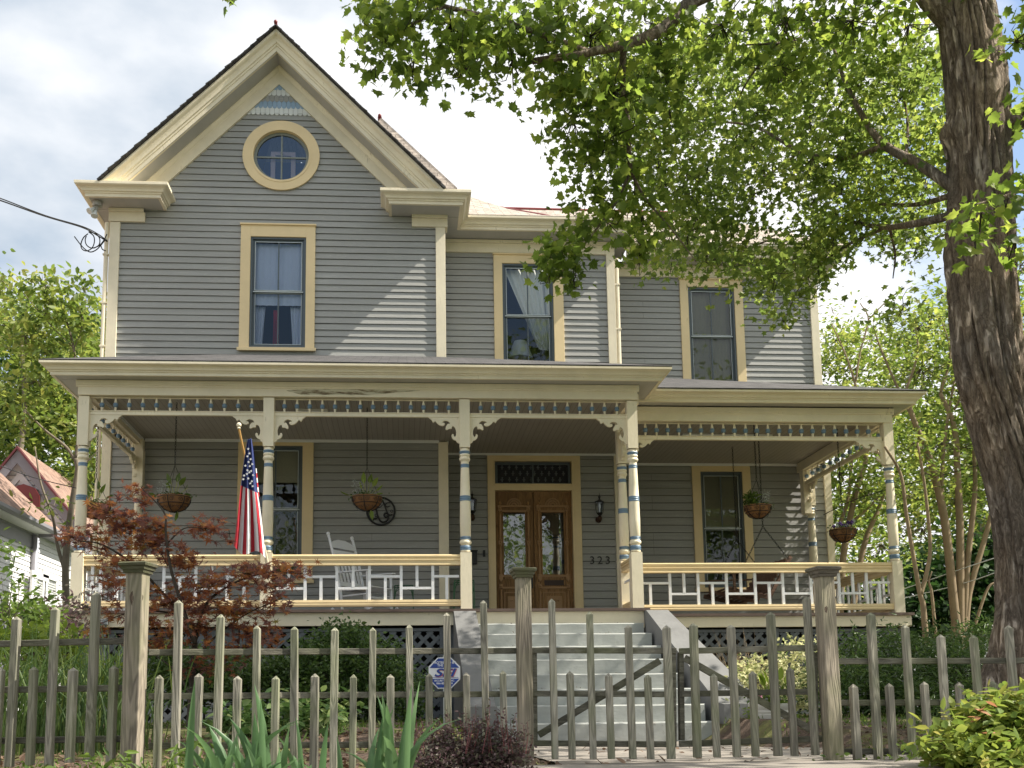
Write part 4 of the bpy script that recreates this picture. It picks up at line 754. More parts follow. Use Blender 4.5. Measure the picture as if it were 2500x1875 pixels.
def soilm():
    k = NT('mulch_and_moss'); a = k.noise(k.mapv((1.1, 1.1, 1.1)), 1, 6, .65); b = k.noise(k.mapv((28, 28, 28)), 1, 6, .75); soil = k.ramp(b, [(.3, (.03, .02, .014)), (.55, (.10, .066, .045)), (.8, (.20, .14, .10))]); moss = k.ramp(b, [(.3, (.06, .075, .015)), (.7, (.2, .19, .06))])
    k.l(k.mix(k.ramp(a, [(.46, (0, 0, 0)), (.58, (1, 1, 1))]), soil, moss), k.b.inputs['Base Color']); k.b.inputs['Roughness'].default_value = 1; k.bump(b, .9, .03); return k.m
M['soil'] = soilm(); M['grassg'] = paint('far_lawn', (.05, .075, .02), .95, (1, 1, 1), .3)
M['asph'] = paint('street_asphalt', (.055, .055, .055), .9, (2, 2, 2), .15)
def far(x, y): return gz(x, y) if (-12 < x < 14 and y < 22) else (-1.62 if y < 3 else -.23+.0*y) 
grid('ground', -14, 16, 2, 24, 150, 110, gz, M['soil'], kind='structure')
mb = MB(); [mb.quad((a, c, -.27), (b, c, -.27), (b, d, -.27), (a, d, -.27)) for a, b, c, d in ((-150, -14, 3, 24), (16, 150, 3, 24), (-150, 150, 24, 300))]; tag(mb.build('lawn', M['grassg']), kind='structure')
mb = MB(); mb.quad((-150, -6, -1.64), (150, -6, -1.64), (150, 2.8, -1.64), (-150, 2.8, -1.64)); tag(mb.build('road', M['asph']), kind='structure'); mb = MB(); mb.quad((-150, -200, -1.5), (150, -200, -1.5), (150, -6, -1.5), (-150, -6, -1.5)); mb.quad((-150, 2.4, -1.63), (-14, 2.4, -1.63), (-14, 3.1, -.27), (-150, 3.1, -.27)); mb.quad((16, 2.4, -1.63), (150, 2.4, -1.63), (150, 3.1, -.27), (16, 3.1, -.27)); tag(mb.build('verge', M['grassg']), kind='structure')
mb = MB(); n = 24
V = [[(x, y, gz(2.25, y)+.03) for x in (.95+.0*y, 3.75)] for y in [6.42+i*6.5/n for i in range(n+1)]]
for a, b in zip(V, V[1:]): mb.quad(a[0], a[1], b[1], b[0])
a = V[0]; mb.quad(a[0], a[1], (a[1][0], a[1][1], a[1][2]-.2), (a[0][0], a[0][1], a[0][2]-.2)); tag(mb.build('path', M['conc']), kind='structure')
zt = wz(1500, 1863, 6.1)
pts = [(.55, 6.05), (.55, 3.9), (3.3, 3.9)]+[(2.75+.5*math.cos(t), 5.6+.42*math.sin(t)) for t in (0, .4, .8, 1.2, 1.57)]
mb = MB(); mb.prism(pts, lambda u, v, d: (u, v, d), zt-.25, zt); tag(mb.build('landing', M['conc'], bevel=.02), kind='structure')
# dead leaves lying about
n = 5200; P = np.stack([U(-3.2, 5.2, n), U(5.3, 9.5, n), np.zeros(n)], 1); keep = (np.abs(P[:, 0]-2.3) > 1.35) | (rng.random(n) < .10); P = P[keep]
for p in P: p[2] = gz(p[0], p[1])+.015+(.02 if (abs(p[0]-2.3) < 1.35) else 0)
tag(leaves('leaf_litter', P, U(.03, .075, len(P)), OVAL, M['litter'], droop=0, flat=.75), kind='stuff', label='brown dead leaves and mulch scattered along the fence')
n = 15000; P = np.stack([U(-5, 9, n), U(6.8, 14.5, n), np.zeros(n)], 1); P = P[np.abs(P[:, 0]-2.3) > 1.5]
P = P[np.array([mn.noise(Vector((p[0]*.8, p[1]*.8, 3))) > -.05 for p in P])]
for p in P: p[2] = gz(p[0], p[1])-.005
tag(leaves('ground_cover', P, U(.03, .09, len(P)), LANCE, M['weed'], droop=1.1, flat=.2), kind='stuff', label='thin mossy grass between the fence and the porch')
# ================================================================== THINGS ON THE PORCH
def chainmb(mb, a, b, ll=.05, r=.0045, w=.012):
    a, b = Vector(a), Vector(b); L = (b-a).length; n = max(1, int(L/(ll*.8))); d = (b-a).normalized(); s = d.orthogonal().normalized(); t = d.cross(s)
    for i in range(n):
        c = a+d*(L*(i+.5)/n); x = s if i % 2 else t; ring_ = [c+d*(ll/2*math.cos(q))+x*(w*math.sin(q)) for q in [2*math.pi*j/8 for j in range(9)]]; mb.tube(ring_, r, 4, cap=False)
def spiral(mb, c, ax, up, r, turns=1.3, rad=.005, out=0, m=0):
    pts = [Vector(c)+Vector(ax)*(r*(1-.75*t)*math.cos(t*turns*6.28))+Vector(up)*(r*(1-.75*t)*math.sin(t*turns*6.28)) for t in [i/12 for i in range(13)]]; mb.tube(pts, rad, 4, m)
def basket(px, py, Y, hook_z, label, kind, wpx=75):
    c = at(px, py, Y); r = wpx/2/F*Y; root = empty('hanging_basket', label, 'hanging basket', tuple(c), group='coconut lined hanging baskets around the porch')
    mb = MB(); pr = [(-r*.86*math.cos(a)*1.0, max(.01, r*math.sin(a)), 0) for a in [i*math.pi/2/9 for i in range(10)]]
    mb.lathe((c.x, c.y, c.z), [(z, rr*(1+.03*random.uniform(-1, 1)), 0) for z, rr, _ in pr]+[(.02, r*1.04, 0), (.025, r*.95, 0), (-.03, r*.8, 0), (-.03, .01, 0)], 24, cap=False); o = mb.build('liner', M['coir'], root, smooth=True)
    mb = MB()
    for rr, z in ((r*1.03, 0), (r*.93, -r*.42)): mb.tube([c+Vector((rr*math.cos(a), rr*math.sin(a), z)) for a in [i*2*math.pi/24 for i in range(25)]], .006, 5)
    for k in range(6):
        a = k*math.pi/3+.35; dx = Vector((math.cos(a), math.sin(a), 0)); mb.tube([c+dx*(r*1.03*math.sin(q))-Vector((0, 0, r*.9*math.cos(q))) for q in [i*math.pi/2/8 for i in range(9)]], .007, 5)
        for off, zz, q in ((.24, -.22, 1.0), (-.24, -.22, -1.0), (.25, -.62, 1), (-.25, -.62, -1)):
            a2 = a+off; rr = r*1.035*math.sqrt(max(.05, 1-(zz/.88)**2)); d2 = Vector((math.cos(a2), math.sin(a2), 0)); spiral(mb, c+d2*rr+Vector((0, 0, zz*r)), Vector((-math.sin(a2), math.cos(a2), 0))*q, Vector((0, 0, 1)), r*.16, rad=.004)
    mb.build('iron_frame', M['black'], root)
    mb = MB(); top = c+Vector((0, 0, r*2.1))
    for k in range(3): a = k*2.094+.5; mb.tube([c+Vector((r*math.cos(a), r*math.sin(a), 0)), top], .004, 4)
    chainmb(mb, top, (c.x, c.y, hook_z)); mb.build('chain', M['black'], root)
    def lv(n, cols, size, tm, nm, dx=0, dy=0, hh=.15, sp=.5, **k):
        P = np.array(c)+np.stack([rng.normal(size=n)*r*sp+dx*r, rng.normal(size=n)*r*sp, U(-.02, hh, n)+dy], 1); leaves(nm, P, size, tm, cols, root, **k)
    lv(260, M['box'], U(.03, .06, 260), OVAL, 'foliage', hh=.09, sp=.45)
    if kind == 'chard':
        mb = MB(); T = []
        for a, l, t in ((-.2, .30, 0), (.15, .32, .1), (.45, .28, .2), (.9, .26, .5), (-.5, .24, .2), (1.25, .22, .7), (-1.45, .34, .3), (2.9, .28, .6)):
            d = Vector((math.sin(a), random.uniform(-.3, .1), math.cos(a) if abs(a) < 2 else -.9)).normalized(); e = c+d*l; mb.tube([c+d*.02, c+d*l*.55, e], [.007, .006, .004], 5, 1); T.append((e-d*.08, d))
        mb.build('stem', [M['weed'], plain('pale_stalk', (.35, .36, .14), .6)], root)
        leaves('broad_leaf', np.array([tuple(t[0]) for t in T]), np.array([.20, .17, .18, .15, .14, .13, .2, .18]), OVAL, M['lime'] if px > 600 else M['weed'], root, droop=0, flat=.1, tipdir=np.array([tuple(t[1]*2) for t in T]))
    if kind in ('chard', 'silver'):
        n = 130; s = -1 if kind == 'chard' else 1; q = np.array(c)+np.stack([s*r*(.5+U(-.15, .5, n)), U(-.06, .06, n), U(.03, .27, n)], 1); leaves('silver_foliage', q, U(.02, .05, n), LANCE, M['pale'], root, droop=.4, flat=.1)
    if kind == 'silver': lv(160, M['weed'], U(.08, .16, 160), LANCE, 'fern_frond', dx=-.45, hh=.22, sp=.25, droop=.3, flat=.2)
    if kind == 'pansy':
        mb = MB()
        for i in range(15): p = c+Vector((random.uniform(-.8, .8)*r, random.uniform(-1, .1)*r*.6, random.uniform(.05, .17))); [mb.sphere((p.x+.018*math.cos(q), p.y-.01, p.z+.018*math.sin(q)), .017, 5, 0 if i < 9 else 1) for q in (0, 1.57, 3.14, 4.71)]
        mb.build('pansies', [M['purple'], M['pale']], root, smooth=True)
    return root
basket(425, 1216, 15.9, ZC, 'hanging basket with upright green leaves above the red Japanese maple, left of the flag', 'chard', 78)
basket(896, 1216, 16.1, ZC, 'hanging basket with silver foliage in front of the black wall monogram', 'chard', 73)
basket(1850, 1238, 16.9, ZC, 'hanging basket with ferny leaves hanging in front of the window trim beside the swing chain', 'silver', 67)
basket(2058, 1296, 17.2, 4.72, 'hanging basket of purple and white pansies outside the right side of the porch', 'pansy', 66)
basket(232, 1236, 15.8, ZC, 'hanging basket half hidden by the red maple at the left end of the porch', 'chard', 70)
# rocking chair
def rocking():
    p = at(893, 1490, 16.55); s = 1.10; root = empty('rocking_chair', 'white slatted rocking chair on the porch facing right', 'rocking chair', (p.x, 16.55, ZF), rz=-(math.pi/2)-.68+math.pi*.0)
    def B_(name, fn, mat='white', **k): mb = MB(); fn(mb); mb.v = [tuple(Vector(v)*s) for v in mb.v]; return mb.build(name, M[mat], root, world=False, **k)
    # local: +y forward, rotate so that forward points right and towards the street
    root.rotation_euler = (0, 0, math.atan2(-.60, .80)-math.pi/2)
    w = .27
    for sx in (-1, 1):
        x = sx*w
        B_('back_post', lambda mb: (mb.tube([(x, -.20, .06), (x, -.25, .42), (x, -.36, .85), (x, -.47, 1.20)], [.019, .022, .021, .018], 10), mb.sphere((x, -.487, 1.245), .028), mb.tube([(x, -.474, 1.2), (x, -.48, 1.22)], [.026, .02], 10)), auto=True)
        B_('front_leg', lambda mb: mb.tube([(x, .26, .05), (x, .25, .25), (x, .25, .40), (x, .245, .64)], [.018, .026, .019, .022], 10), auto=True)
        B_('armrest', lambda mb: mb.bar((x, -.30, .66), (x, .31, .65), .07, .022), bevel=.008)
        B_('rocker', lambda mb: mb.tube([(x, .42*math.cos(a)*-1.25-.02, .40-.40*math.sin(a)+.02) for a in [0.75+i*.165 for i in range(11)]], .02, 6), auto=True)
        B_('side_stretcher', lambda mb: (mb.tube([(x, -.21, .20), (x, .25, .22)], .012, 8), mb.tube([(x, -.21, .31), (x, .25, .32)], .012, 8)), auto=True)
    B_('front_stretcher', lambda mb: (mb.tube([(-w, .25, .27), (0, .25, .27), (w, .25, .27)], [.013, .02, .013], 8), mb.tube([(-w, .25, .17), (w, .25, .17)], .012, 8)), auto=True)
    B_('seat', lambda mb: [mb.bar((-w, -.22+i*.052, .40-.02*math.sin(i*.35)+i*.003), (w, -.22+i*.052, .40-.02*math.sin(i*.35)+i*.003), .042, .016) for i in range(10)], bevel=.003)
    B_('top_rail', lambda mb: mb.prism([(-w, 1.04), (w, 1.04), (w, 1.10), (.18, 1.15), (.08, 1.175), (-.08, 1.175), (-.18, 1.15), (-w, 1.10)], lambda u, v, d: (u, -.365-(v-.85)*.31+d, v), -.012, .012))
    B_('back_rail', lambda mb: mb.bar((-w, -.405, .97), (w, -.405, .97), .02, .07)); B_('back_rail', lambda mb: mb.bar((-w, -.275, .50), (w, -.275, .50), .02, .06))
    for i in range(6): B_('back_slat', lambda mb: mb.bar((-.20+i*.08, -.40, .95), (-.20+i*.08, -.277, .52), .034, .012))
rocking()
# swing
def swing():
    cx_ = 6.05; y0, y1 = 16.95, 18.35; zs_ = 1.82
    root = empty('porch_swing', 'brown slatted wooden swing hanging on chains behind the right railing', 'porch swing', (cx_, 17.6, 1.6))
    def bb(name, fn, mat='swing', **k): mb = MB(); fn(mb); return mb.build(name, M[mat], root, **k)
    bb('seat', lambda mb: [mb.bar((cx_-.62+i*.085, y0, zs_+.04-.018*i+.0), (cx_-.62+i*.085, y1, zs_+.04-.018*i), .065, .018) for i in range(8)])
    bb('backrest', lambda mb: [mb.bar((cx_+.02+i*.055, y0, zs_-.02+i*.085), (cx_+.02+i*.055, y1, zs_-.02+i*.085), .02, .065) for i in range(7)])
    for y in (y0+.04, (y0+y1)/2, y1-.04):
        bb('seat_rail', lambda mb: mb.bar((cx_-.68, y, zs_+.02), (cx_+.08, y, zs_-.14), .04, .07)); bb('back_rail', lambda mb: mb.bar((cx_+.04, y, zs_-.15), (cx_+.45, y, zs_+.56), .04, .06))
    for y in (y0, y1):
        bb('armrest', lambda mb: mb.bar((cx_-.62, y, zs_+.30), (cx_+.34, y, zs_+.33), .08, .025)); bb('arm_post', lambda mb: mb.bar((cx_-.55, y, zs_-.02), (cx_-.55, y, zs_+.29), .04, .04))
        def ch(mb):
            k = Vector((cx_-.02, y, 2.88)); chainmb(mb, (cx_-.02, y, 4.6), k, .055); chainmb(mb, k, (cx_-.58, y, zs_+.02), .055); chainmb(mb, k, (cx_+.40, y, zs_+.50), .055)
        bb('chain', ch, 'black')
swing()
# flag on its pole
def flag():
    b = at(652, 1372, 15.02); t = at(583, 1046, 14.5)
    root = empty('flagpole', 'wooden flagpole with a gold ball held by a bracket on the porch column', 'flagpole', tuple(b))
    mb = MB(); mb.tube([b, b+(t-b)*.70], .014, 10); mb.tube([b+(t-b)*.70, t], .017, 10, 1); mb.build('pole', [plain('pale_metal_pole', (.5, .48, .42), .4, .3), plain('varnished_pole_wood', (.42, .24, .07), .4)], root, auto=True)
    mb = MB(); mb.sphere(tuple(t+Vector((0, 0, .05))), .036, 12); mb.lathe(tuple(t), [(-.01, .02), (.0, .03), (.015, .018), (.025, .025), (.03, .012)], 14); mb.build('ball_finial', M['cream'], root, auto=True)
    mb = MB(); mb.tube([b+Vector((0, .10, -.09)), b+Vector((0, .0, -.01)), b+(t-b)*.13], [.03, .026, .024], 10); mb.build('bracket', M['cream'], root, auto=True)
    L = [(604, 1073), (598, 1110), (592, 1150), (589, 1178), (583, 1230), (577, 1285), (571, 1332)]; Rr = [(614, 1070), (620, 1105), (625, 1150), (629, 1196), (636, 1245), (642, 1300), (648, 1366)]
    lp = curve([Vector((*p, 0)) for p in L], 6); rp = curve([Vector((*p, 0)) for p in Rr], 6); nu = 56; nv = len(lp)
    root2 = empty('flag', 'red white and blue stars and stripes flag hanging in folds from the pole', 'flag', tuple(at(605, 1080, 14.3)))
    mats = [M['red'], M['wcloth'], M['navy']]; W_ = []
    for j in range(nv):
        row = []; vv = j/(nv-1)
        for i in range(nu+1):
            u = i/nu; x = lp[j].x*(1-u)+rp[j].x*u; y = lp[j].y*(1-u)+rp[j].y*u+ (12*math.sin(u*6)*vv if vv > .8 else 0); Y = 14.36+.12*vv-(.012+.05*vv)*math.cos(u*math.pi*5.0+.6*math.sin(vv*5))
            row.append(at(x, y, Y))
        W_.append(row)
    mb = MB()
    for j in range(nv-1):
        for i in range(nu):
            u = (i+.5)/nu; q = lp[j]; y = q.y*(1-u)+rp[j].y*u; lim = 1178+u*20
            m = 2 if y < lim else (0 if int(u*7.5+.0) % 2 == 0 else 1)
            mb.quad(W_[j][i], W_[j][i+1], W_[j+1][i+1], W_[j+1][i], m)
    cl_ = mb.build('cloth', mats, root2, smooth=True, fix=False)
    mb = MB()
    for k, (x, y) in enumerate([(606, 1096), (609, 1107), (604, 1114), (612, 1121), (607, 1128), (599, 1137), (610, 1138), (616, 1133), (604, 1148), (613, 1150), (603, 1157), (609, 1153), (596, 1161), (618, 1160), (606, 1168), (611, 1180), (615, 1175), (594, 1170), (617, 1187)]):
        c = at(x, y, 14.31); r = .021
        mb.poly([(c.x+(r if i % 2 == 0 else r*.42)*math.sin(i*math.pi/5+k), c.y, c.z+(r if i % 2 == 0 else r*.42)*math.cos(i*math.pi/5+k)) for i in range(10)])
    mb.build('star', M['wcloth'], root2)
    mb = MB()
    for i in range(6):
        ya, yb = 1146+i*11.5, 1146+(i+1)*11.5; xa = 618+i*1.2
        mb.quad(at(xa, ya, 14.62), at(xa+8, ya-3, 14.72), at(xa+9.5, yb-3, 14.72), at(xa+1.2, yb, 14.62), 1 if i % 2 == 0 else 0)
    mb.build('back_fold', mats[:2], root2)
flag()
# lanterns, numbers, monogram, boxes on the wall
def lantern(px, py, label):
    c = at(px, py, B-.16); root = empty('wall_lantern', label, 'lantern', (c.x, B-.16, c.z), group='black lanterns beside the front door'); s = 1.0
    mb = MB(); mb.lathe((c.x, c.y, c.z), [(.16, .012), (.20, .02), (.215, .03), (.22, .008), (.25, .006), (.29, .003)], 10); mb.lathe((c.x, c.y, c.z), [(.105, .085), (.12, .088), (.14, .05), (.165, .014)], 6); mb.lathe((c.x, c.y, c.z), [(-.15, .01), (-.14, .035), (-.11, .055), (-.10, .062), (-.092, .062)], 6)
    for k in range(6): a = k*math.pi/3; mb.bar((c.x+.06*math.cos(a), c.y+.06*math.sin(a), c.z-.10), (c.x+.085*math.cos(a), c.y+.085*math.sin(a), c.z+.11), .008, .008)
    mb.build('cage', M['black'], root)
    mb = MB(); mb.lathe((c.x, c.y, c.z), [(-.095, .05), (.10, .072)], 6, cap=False); mb.build('glass', M['glass'], root)
    mb = MB(); mb.lathe((c.x, c.y, c.z), [(-.09, .012), (-.02, .012), (0, .028), (.04, .03), (.07, .01)], 10); mb.build('bulb', M['glow'], root, smooth=True)
    mb = MB(); mb.lathe((c.x, c.y+.02, c.z), [(-.27, .01), (-.25, .03), (-.21, .045), (-.18, .05), (-.15, .03)], 12); mb.tube([(c.x, c.y+.02, c.z-.2), (c.x, B-.02, c.z-.2)], .02, 8); mb.tube([(c.x, B-.03, c.z-.2), (c.x, B-.005, c.z-.2)], .06, 16); mb.build('mount', plain('bronze', (.06, .03, .018), .45, .6), root, auto=True)
lantern(1464, 1240, 'black six-sided lantern on the wall right of the double door'); lantern(1153, 1235, 'black lantern partly hidden behind the porch column left of the door')
def text(s, size, mat, parent, loc, name='lettering', ext=.004, ax='front', cx=True, italic=0, weight=0, sx=1):
    cu = bpy.data.curves.new(name, 'FONT'); cu.body = s; cu.size = size; cu.extrude = ext; cu.align_x = 'CENTER' if cx else 'LEFT'; cu.shear = italic; cu.offset = weight; cu.resolution_u = 4
    o = bpy.data.objects.new(name, cu); COL.objects.link(o); bpy.context.view_layer.update(); me = bpy.data.meshes.new_from_object(o.evaluated_get(bpy.context.evaluated_depsgraph_get())); bpy.data.objects.remove(o)
    me.transform(Matrix.Translation(loc)@Matrix.Rotation(R(90), 4, 'X')@Matrix.Diagonal((sx, 1, 1, 1))); return link(name, me, mat, parent)
for x, ch in ((1446, '3'), (1465, '2'), (1484, '3')): c = at(x, 1377, B-.04); text(ch, .21, M['black'], house, (c.x, B-.045, c.z), 'house_number', .006)
c = at(930, 1248, G-.05); root = empty('wall_monogram', 'round black iron monogram on the grey wall behind the hanging basket', 'wall decoration', tuple(c)); mb = MB(); r_ = .242
mb.tube([c+Vector((r_*math.cos(a), 0, r_*math.sin(a))) for a in [i*2*math.pi/40 for i in range(41)]], .017, 6)
q = lambda x, y: at(850+x/11.06, 1140+y/11.06, G-.055)
for pts, w in (([(560, 1100), (600, 1260), (680, 1380), (760, 1400), (790, 1350)], .012), ([(700, 1040), (760, 1160), (800, 1330), (870, 1460), (960, 1490), (1060, 1440), (1090, 1340), (1070, 1260), (1000, 1250), (975, 1310), (1020, 1350), (1060, 1330)], .016), ([(930, 900), (960, 980), (1000, 1080), (1050, 1220), (1120, 1300), (1200, 1280)], .014), ([(1140, 1050), (1050, 1080), (1010, 1030), (1050, 970), (1130, 960)], .008), ([(930, 1020), (860, 1090), (780, 1090)], .008), ([(700, 1100), (680, 1170), (620, 1190)], .007), ([(1140, 1190), (1170, 1160), (1210, 1190), (1180, 1230), (1140, 1190)], .006), ([(720, 1290), (760, 1270), (780, 1320), (740, 1340), (720, 1290)], .006), ([(560, 900), (520, 1000), (560, 1150), (600, 1330), (700, 1440)], .014), ([(940, 1000), (990, 1000), (1010, 1060)], .012)):
    mb.tube(curve([q(*p) for p in pts], 5), w, 6)
mb.build('scrollwork', M['black'], root)
c = at(1162, 1362, B-.08); root = empty('mailbox', 'black mailbox on the grey wall behind the column left of the door', 'mailbox', tuple(c)); mb = MB(); mb.box(c.x-.19, c.x+.02, B-.13, B-.03, c.z-.12, c.z+.12); mb.build('box', M['black'], root, bevel=.01); mb = MB(); mb.box(c.x-.2, c.x+.03, B-.145, B-.03, c.z+.12, c.z+.14); mb.build('lid', M['black'], root)
c = at(1182, 1351, B-.05); mb = MB(); mb.box(c.x-.022, c.x+.022, B-.06, B-.03, c.z-.06, c.z+.06); mb.sphere((c.x, B-.062, c.z), .012, 6); tag(mb.build('doorbell', M['black'], None, bevel=.004), 'small black doorbell left of the door trim', 'doorbell')
def stand(px, Y, label):
    c = at(px, 1500, Y); root = empty('plant_stand', label, 'plant stand', (c.x, Y, ZF), group='green metal plant stands'); r = .15
    mb = MB(); [mb.bar((c.x-r+i*.05, Y-r, 1.93), (c.x-r+i*.05, Y+r, 1.93), .012, .006) for i in range(7)]; mb.tube([(c.x+r*a, Y+r*b, 1.93) for a, b in ((-1, -1), (1, -1), (1, 1), (-1, 1), (-1, -1))], .008, 5); mb.build('top', M['green'], root)
    for a in (-1, 1):
        for b in (-1, 1): mb = MB(); mb.tube([(c.x+a*r, Y+b*r, 1.93), (c.x+a*r*1.1, Y+b*r*1.1, ZF)], .008, 5); mb.tube(curve([(c.x+a*r*.3, Y+b*r, 1.90), (c.x+a*r*.8, Y+b*r, 1.87), (c.x+a*r, Y+b*r, 1.75)], 4), .006, 5); mb.build('leg', M['green'], root)
stand(986, 17.3, 'green metal plant stand behind the rocking chair'); stand(1133, 16.6, 'green metal plant stand behind the column left of the steps')
c = at(252, 1519, 14.98); root = empty('electrical_box', 'small grey electrical box on the porch fascia left of the fence post', 'electrical box', tuple(c)); mb = MB(); mb.box(c.x-.07, c.x+.07, 14.93, 14.998, c.z-.04, c.z+.04); mb.build('box', plain('grey_box_plastic', (.16, .18, .19), .5), root, bevel=.006); mb = MB(); mb.tube([(c.x-.02, 14.93, c.z), (c.x-.02, 14.92, c.z)], .012, 10); mb.tube([(c.x+.03, 15.0, c.z-.04), (c.x+.03, 15.0, -.2)], .012, 8); mb.build('conduit', plain('grey_conduit', (.2, .22, .23), .5), root)
# flood light and the service cable
c = at(238, 503, 17.9); root = empty('flood_light', 'twin bulb floodlight under the left eave corner', 'floodlight', tuple(c))
gm = plain('grey_fitting', (.30, .29, .25), .5); mb = MB(); mb.lathe((c.x, c.y, 8.80), [(-.02, .04), (-.01, .085), (.07, .085)], 14); mb.build('base', gm, root, auto=True)
for (dx, dz, l) in ((-.09, -.14, 'a'), (-.02, -.24, 'b')):
    mb = MB(); a = Vector((c.x, c.y, 8.80)); e = Vector((c.x+dx, c.y-.10, 8.80+dz)); mb.tube([a, a.lerp(e, .5)], .03, 8); mb.build('socket', gm, root, auto=True)
    mb = MB(); d = (e-a).normalized(); m_ = a.lerp(e, .5); mb.tube([m_, m_+d*.05, m_+d*.11, m_+d*.13], [.025, .035, .06, .058], 14); mb.build('bulb', M['glow'], root, auto=True)
mb = MB(); pts = [at(-60, 470, 14), at(0, 489, 14.6), at(110, 528, 16), at(200, 555, 17.2), at(238, 575, 17.9), at(262, 590, 18.1)]
mb.tube(curve(pts), .011, 6); mb.tube(curve([p+Vector((0, 0, .022+.01*math.sin(i*2))) for i, p in enumerate(pts)]), .009, 6)
lp = lambda L: [at(170+x/7.373, 420+y/7.373, 17.9+.02*i) for i, (x, y) in enumerate(L)]
for L in ([(340, 1075), (430, 1150), (445, 1260), (400, 1370), (300, 1420), (220, 1380), (205, 1290), (250, 1180), (330, 1110)], [(300, 1150), (280, 1230), (310, 1320), (400, 1370), (500, 1340), (560, 1300), (620, 1220), (670, 1120)], [(85, 1160), (200, 1310), (290, 1400), (380, 1440), (480, 1400), (560, 1320), (640, 1220)], [(350, 1075), (480, 1120), (540, 1200), (530, 1310), (440, 1370)], [(560, 1320), (590, 1390), (650, 1420)]): mb.tube(curve(lp(L), 5), .010, 6)
tag(mb.build('service_cable', M['black'], None, auto=True), 'black overhead cable ending in loops at the left corner of the house', 'cable')
# ================================================================== FENCE
FY = lambda x: np.interp(x, [-200, 0, 340, 1277, 2010, 2600], [6.15, 6.05, 5.95, 6.5, 6.15, 6.32])
def picket(root, x, ytop, rot, bot=1868, lean=0, w=.041):
    ytop += random.uniform(-4, 4); w *= random.uniform(.93, 1.07)
    Y = float(FY(x)); p = at(x, ytop, Y); z0 = wz(x, bot, Y); h = p.z-z0; mb = MB(); a = w/2; j = lambda: random.uniform(-.0015, .0015)
    mb.v = [(-a, -a, 0), (a, -a, 0), (a, a, 0), (-a, a, 0)]+[(sx*a+j(), sy*a+j(), h*.5) for sx, sy in ((-1, -1), (1, -1), (1, 1), (-1, 1))]+[(sx*a+j(), sy*a+j(), h-.022) for sx, sy in ((-1, -1), (1, -1), (1, 1), (-1, 1))]+[(sx*a*.52, sy*a*.52, h-.011) for sx, sy in ((-1, -1), (1, -1), (1, 1), (-1, 1))]+[(0, 0, h)]
    for k in (0, 4, 8): mb.f += [(k+i, k+(i+1) % 4, k+4+(i+1) % 4, k+4+i) for i in range(4)]
    mb.f += [(12+i, 12+(i+1) % 4, 16) for i in range(4)]+[(3, 2, 1, 0)]; mb.m = [0]*len(mb.f)
    me = mb.mesh('picket'); me.transform(Matrix.Translation((p.x, Y, z0))@Matrix.Rotation(rot+random.uniform(-.09, .09), 4, 'Z')@Matrix.Rotation(lean+random.uniform(-.009, .009), 4, 'Y'))
    o = link('picket', me, M['wood_v'], root); md = o.modifiers.new('bevel', 'BEVEL'); md.width = .002; md.segments = 1; md.limit_method = 'ANGLE'; md.angle_limit = R(60); return o
def rail(root, xa, xb, ya, yb, off=.043, h=.036, name='rail', w=.034):
    Ya, Yb = float(FY(xa)), float(FY(xb)); a = at(xa, ya, Ya); b = at(xb, yb, Yb); a.y += off; b.y += off; l = (b-a).length
    mb = MB(); mb.box(0, l, -w/2, w/2, -h/2, h/2); me = mb.mesh(name); d = (b-a).normalized(); q = d.to_track_quat('X', 'Z').to_matrix().to_4x4(); me.transform(Matrix.Translation(a)@q)
    o = link(name, me, M['wood_h'], root); md = o.modifiers.new('bevel', 'BEVEL'); md.width = .003; md.segments = 1; return o
def post(root, x, yt, yb, rot, s=.089):
    Y = float(FY(x)); p = at(x, yt, Y); z0 = wz(x, yb, Y); a = s/2; mb = MB(); mb.box(-a, a, -a, a, 0, p.z-z0-.05); me = mb.mesh('post'); T = Matrix.Translation((p.x, Y, z0))@Matrix.Rotation(rot, 4, 'Z'); me.transform(T); o = link('post', me, M['wood_p'], root); md = o.modifiers.new('bevel', 'BEVEL'); md.width = .005; md.segments = 2
    mb = MB(); h = p.z-z0; L = [(h-.062, a), (h-.062, a+.010), (h-.045, a+.013), (h-.043, a+.019), (h-.026, a+.022), (h-.022, a+.031), (h-.008, a+.033), (h-.001, a+.026), (h, .0)]
    for z, r in L: mb.v += [(-r, -r, z), (r, -r, z), (r, r, z), (-r, r, z)]
    for k in range(len(L)-1): mb.f += [(4*k+i, 4*k+(i+1) % 4, 4*k+4+(i+1) % 4, 4*k+4+i) for i in range(4)]
    mb.m = [0]*len(mb.f); me = mb.mesh('cap'); me.transform(T); c_ = link('cap', me, M['wood_cap'], o, world=False); me.transform(Matrix.Translation(-root_loc(root))); return o
M['wood_cap'] = woodm('mossy_cap_wood', 0, (.15, .13, .10), (.035, .03, .022), (.09, .11, .03), False)
def knot(p, x, y, rot, w=.019, h=.028, s=.092):
    Y = float(FY(x)); c = at(x, y, Y-s/2); mb = MB()
    for r, m_, d in ((1.9, 0, .0006), (1.35, 1, .0012), (1, 0, .0018), (.6, 1, .0026)): mb.prism([(c.x+w*r*math.cos(a)*(1+.12*math.sin(3*a)), c.z+h*r*math.sin(a)*(1+.1*math.cos(2*a+r))) for a in [i*math.pi/9 for i in range(18)]], lambda u, v, q: (u, c.y-.002-q, v), 0, d, m_)
    mb.build('knot', [plain('dark_knot_ring', (.07, .05, .035), .9), plain('brown_knot', (.15, .11, .08), .9)], p)
def fence(name, label, cat, X, grp=None): return empty(name, label, cat, (at(X, 1700, float(FY(X))).x, float(FY(X)), -.42), group=grp)
t_, s_ = 'tall', 'short'
f0 = fence('picket_fence', 'weathered picket fence section left of the knotty corner post', 'fence', 170, 'weathered picket fence sections')
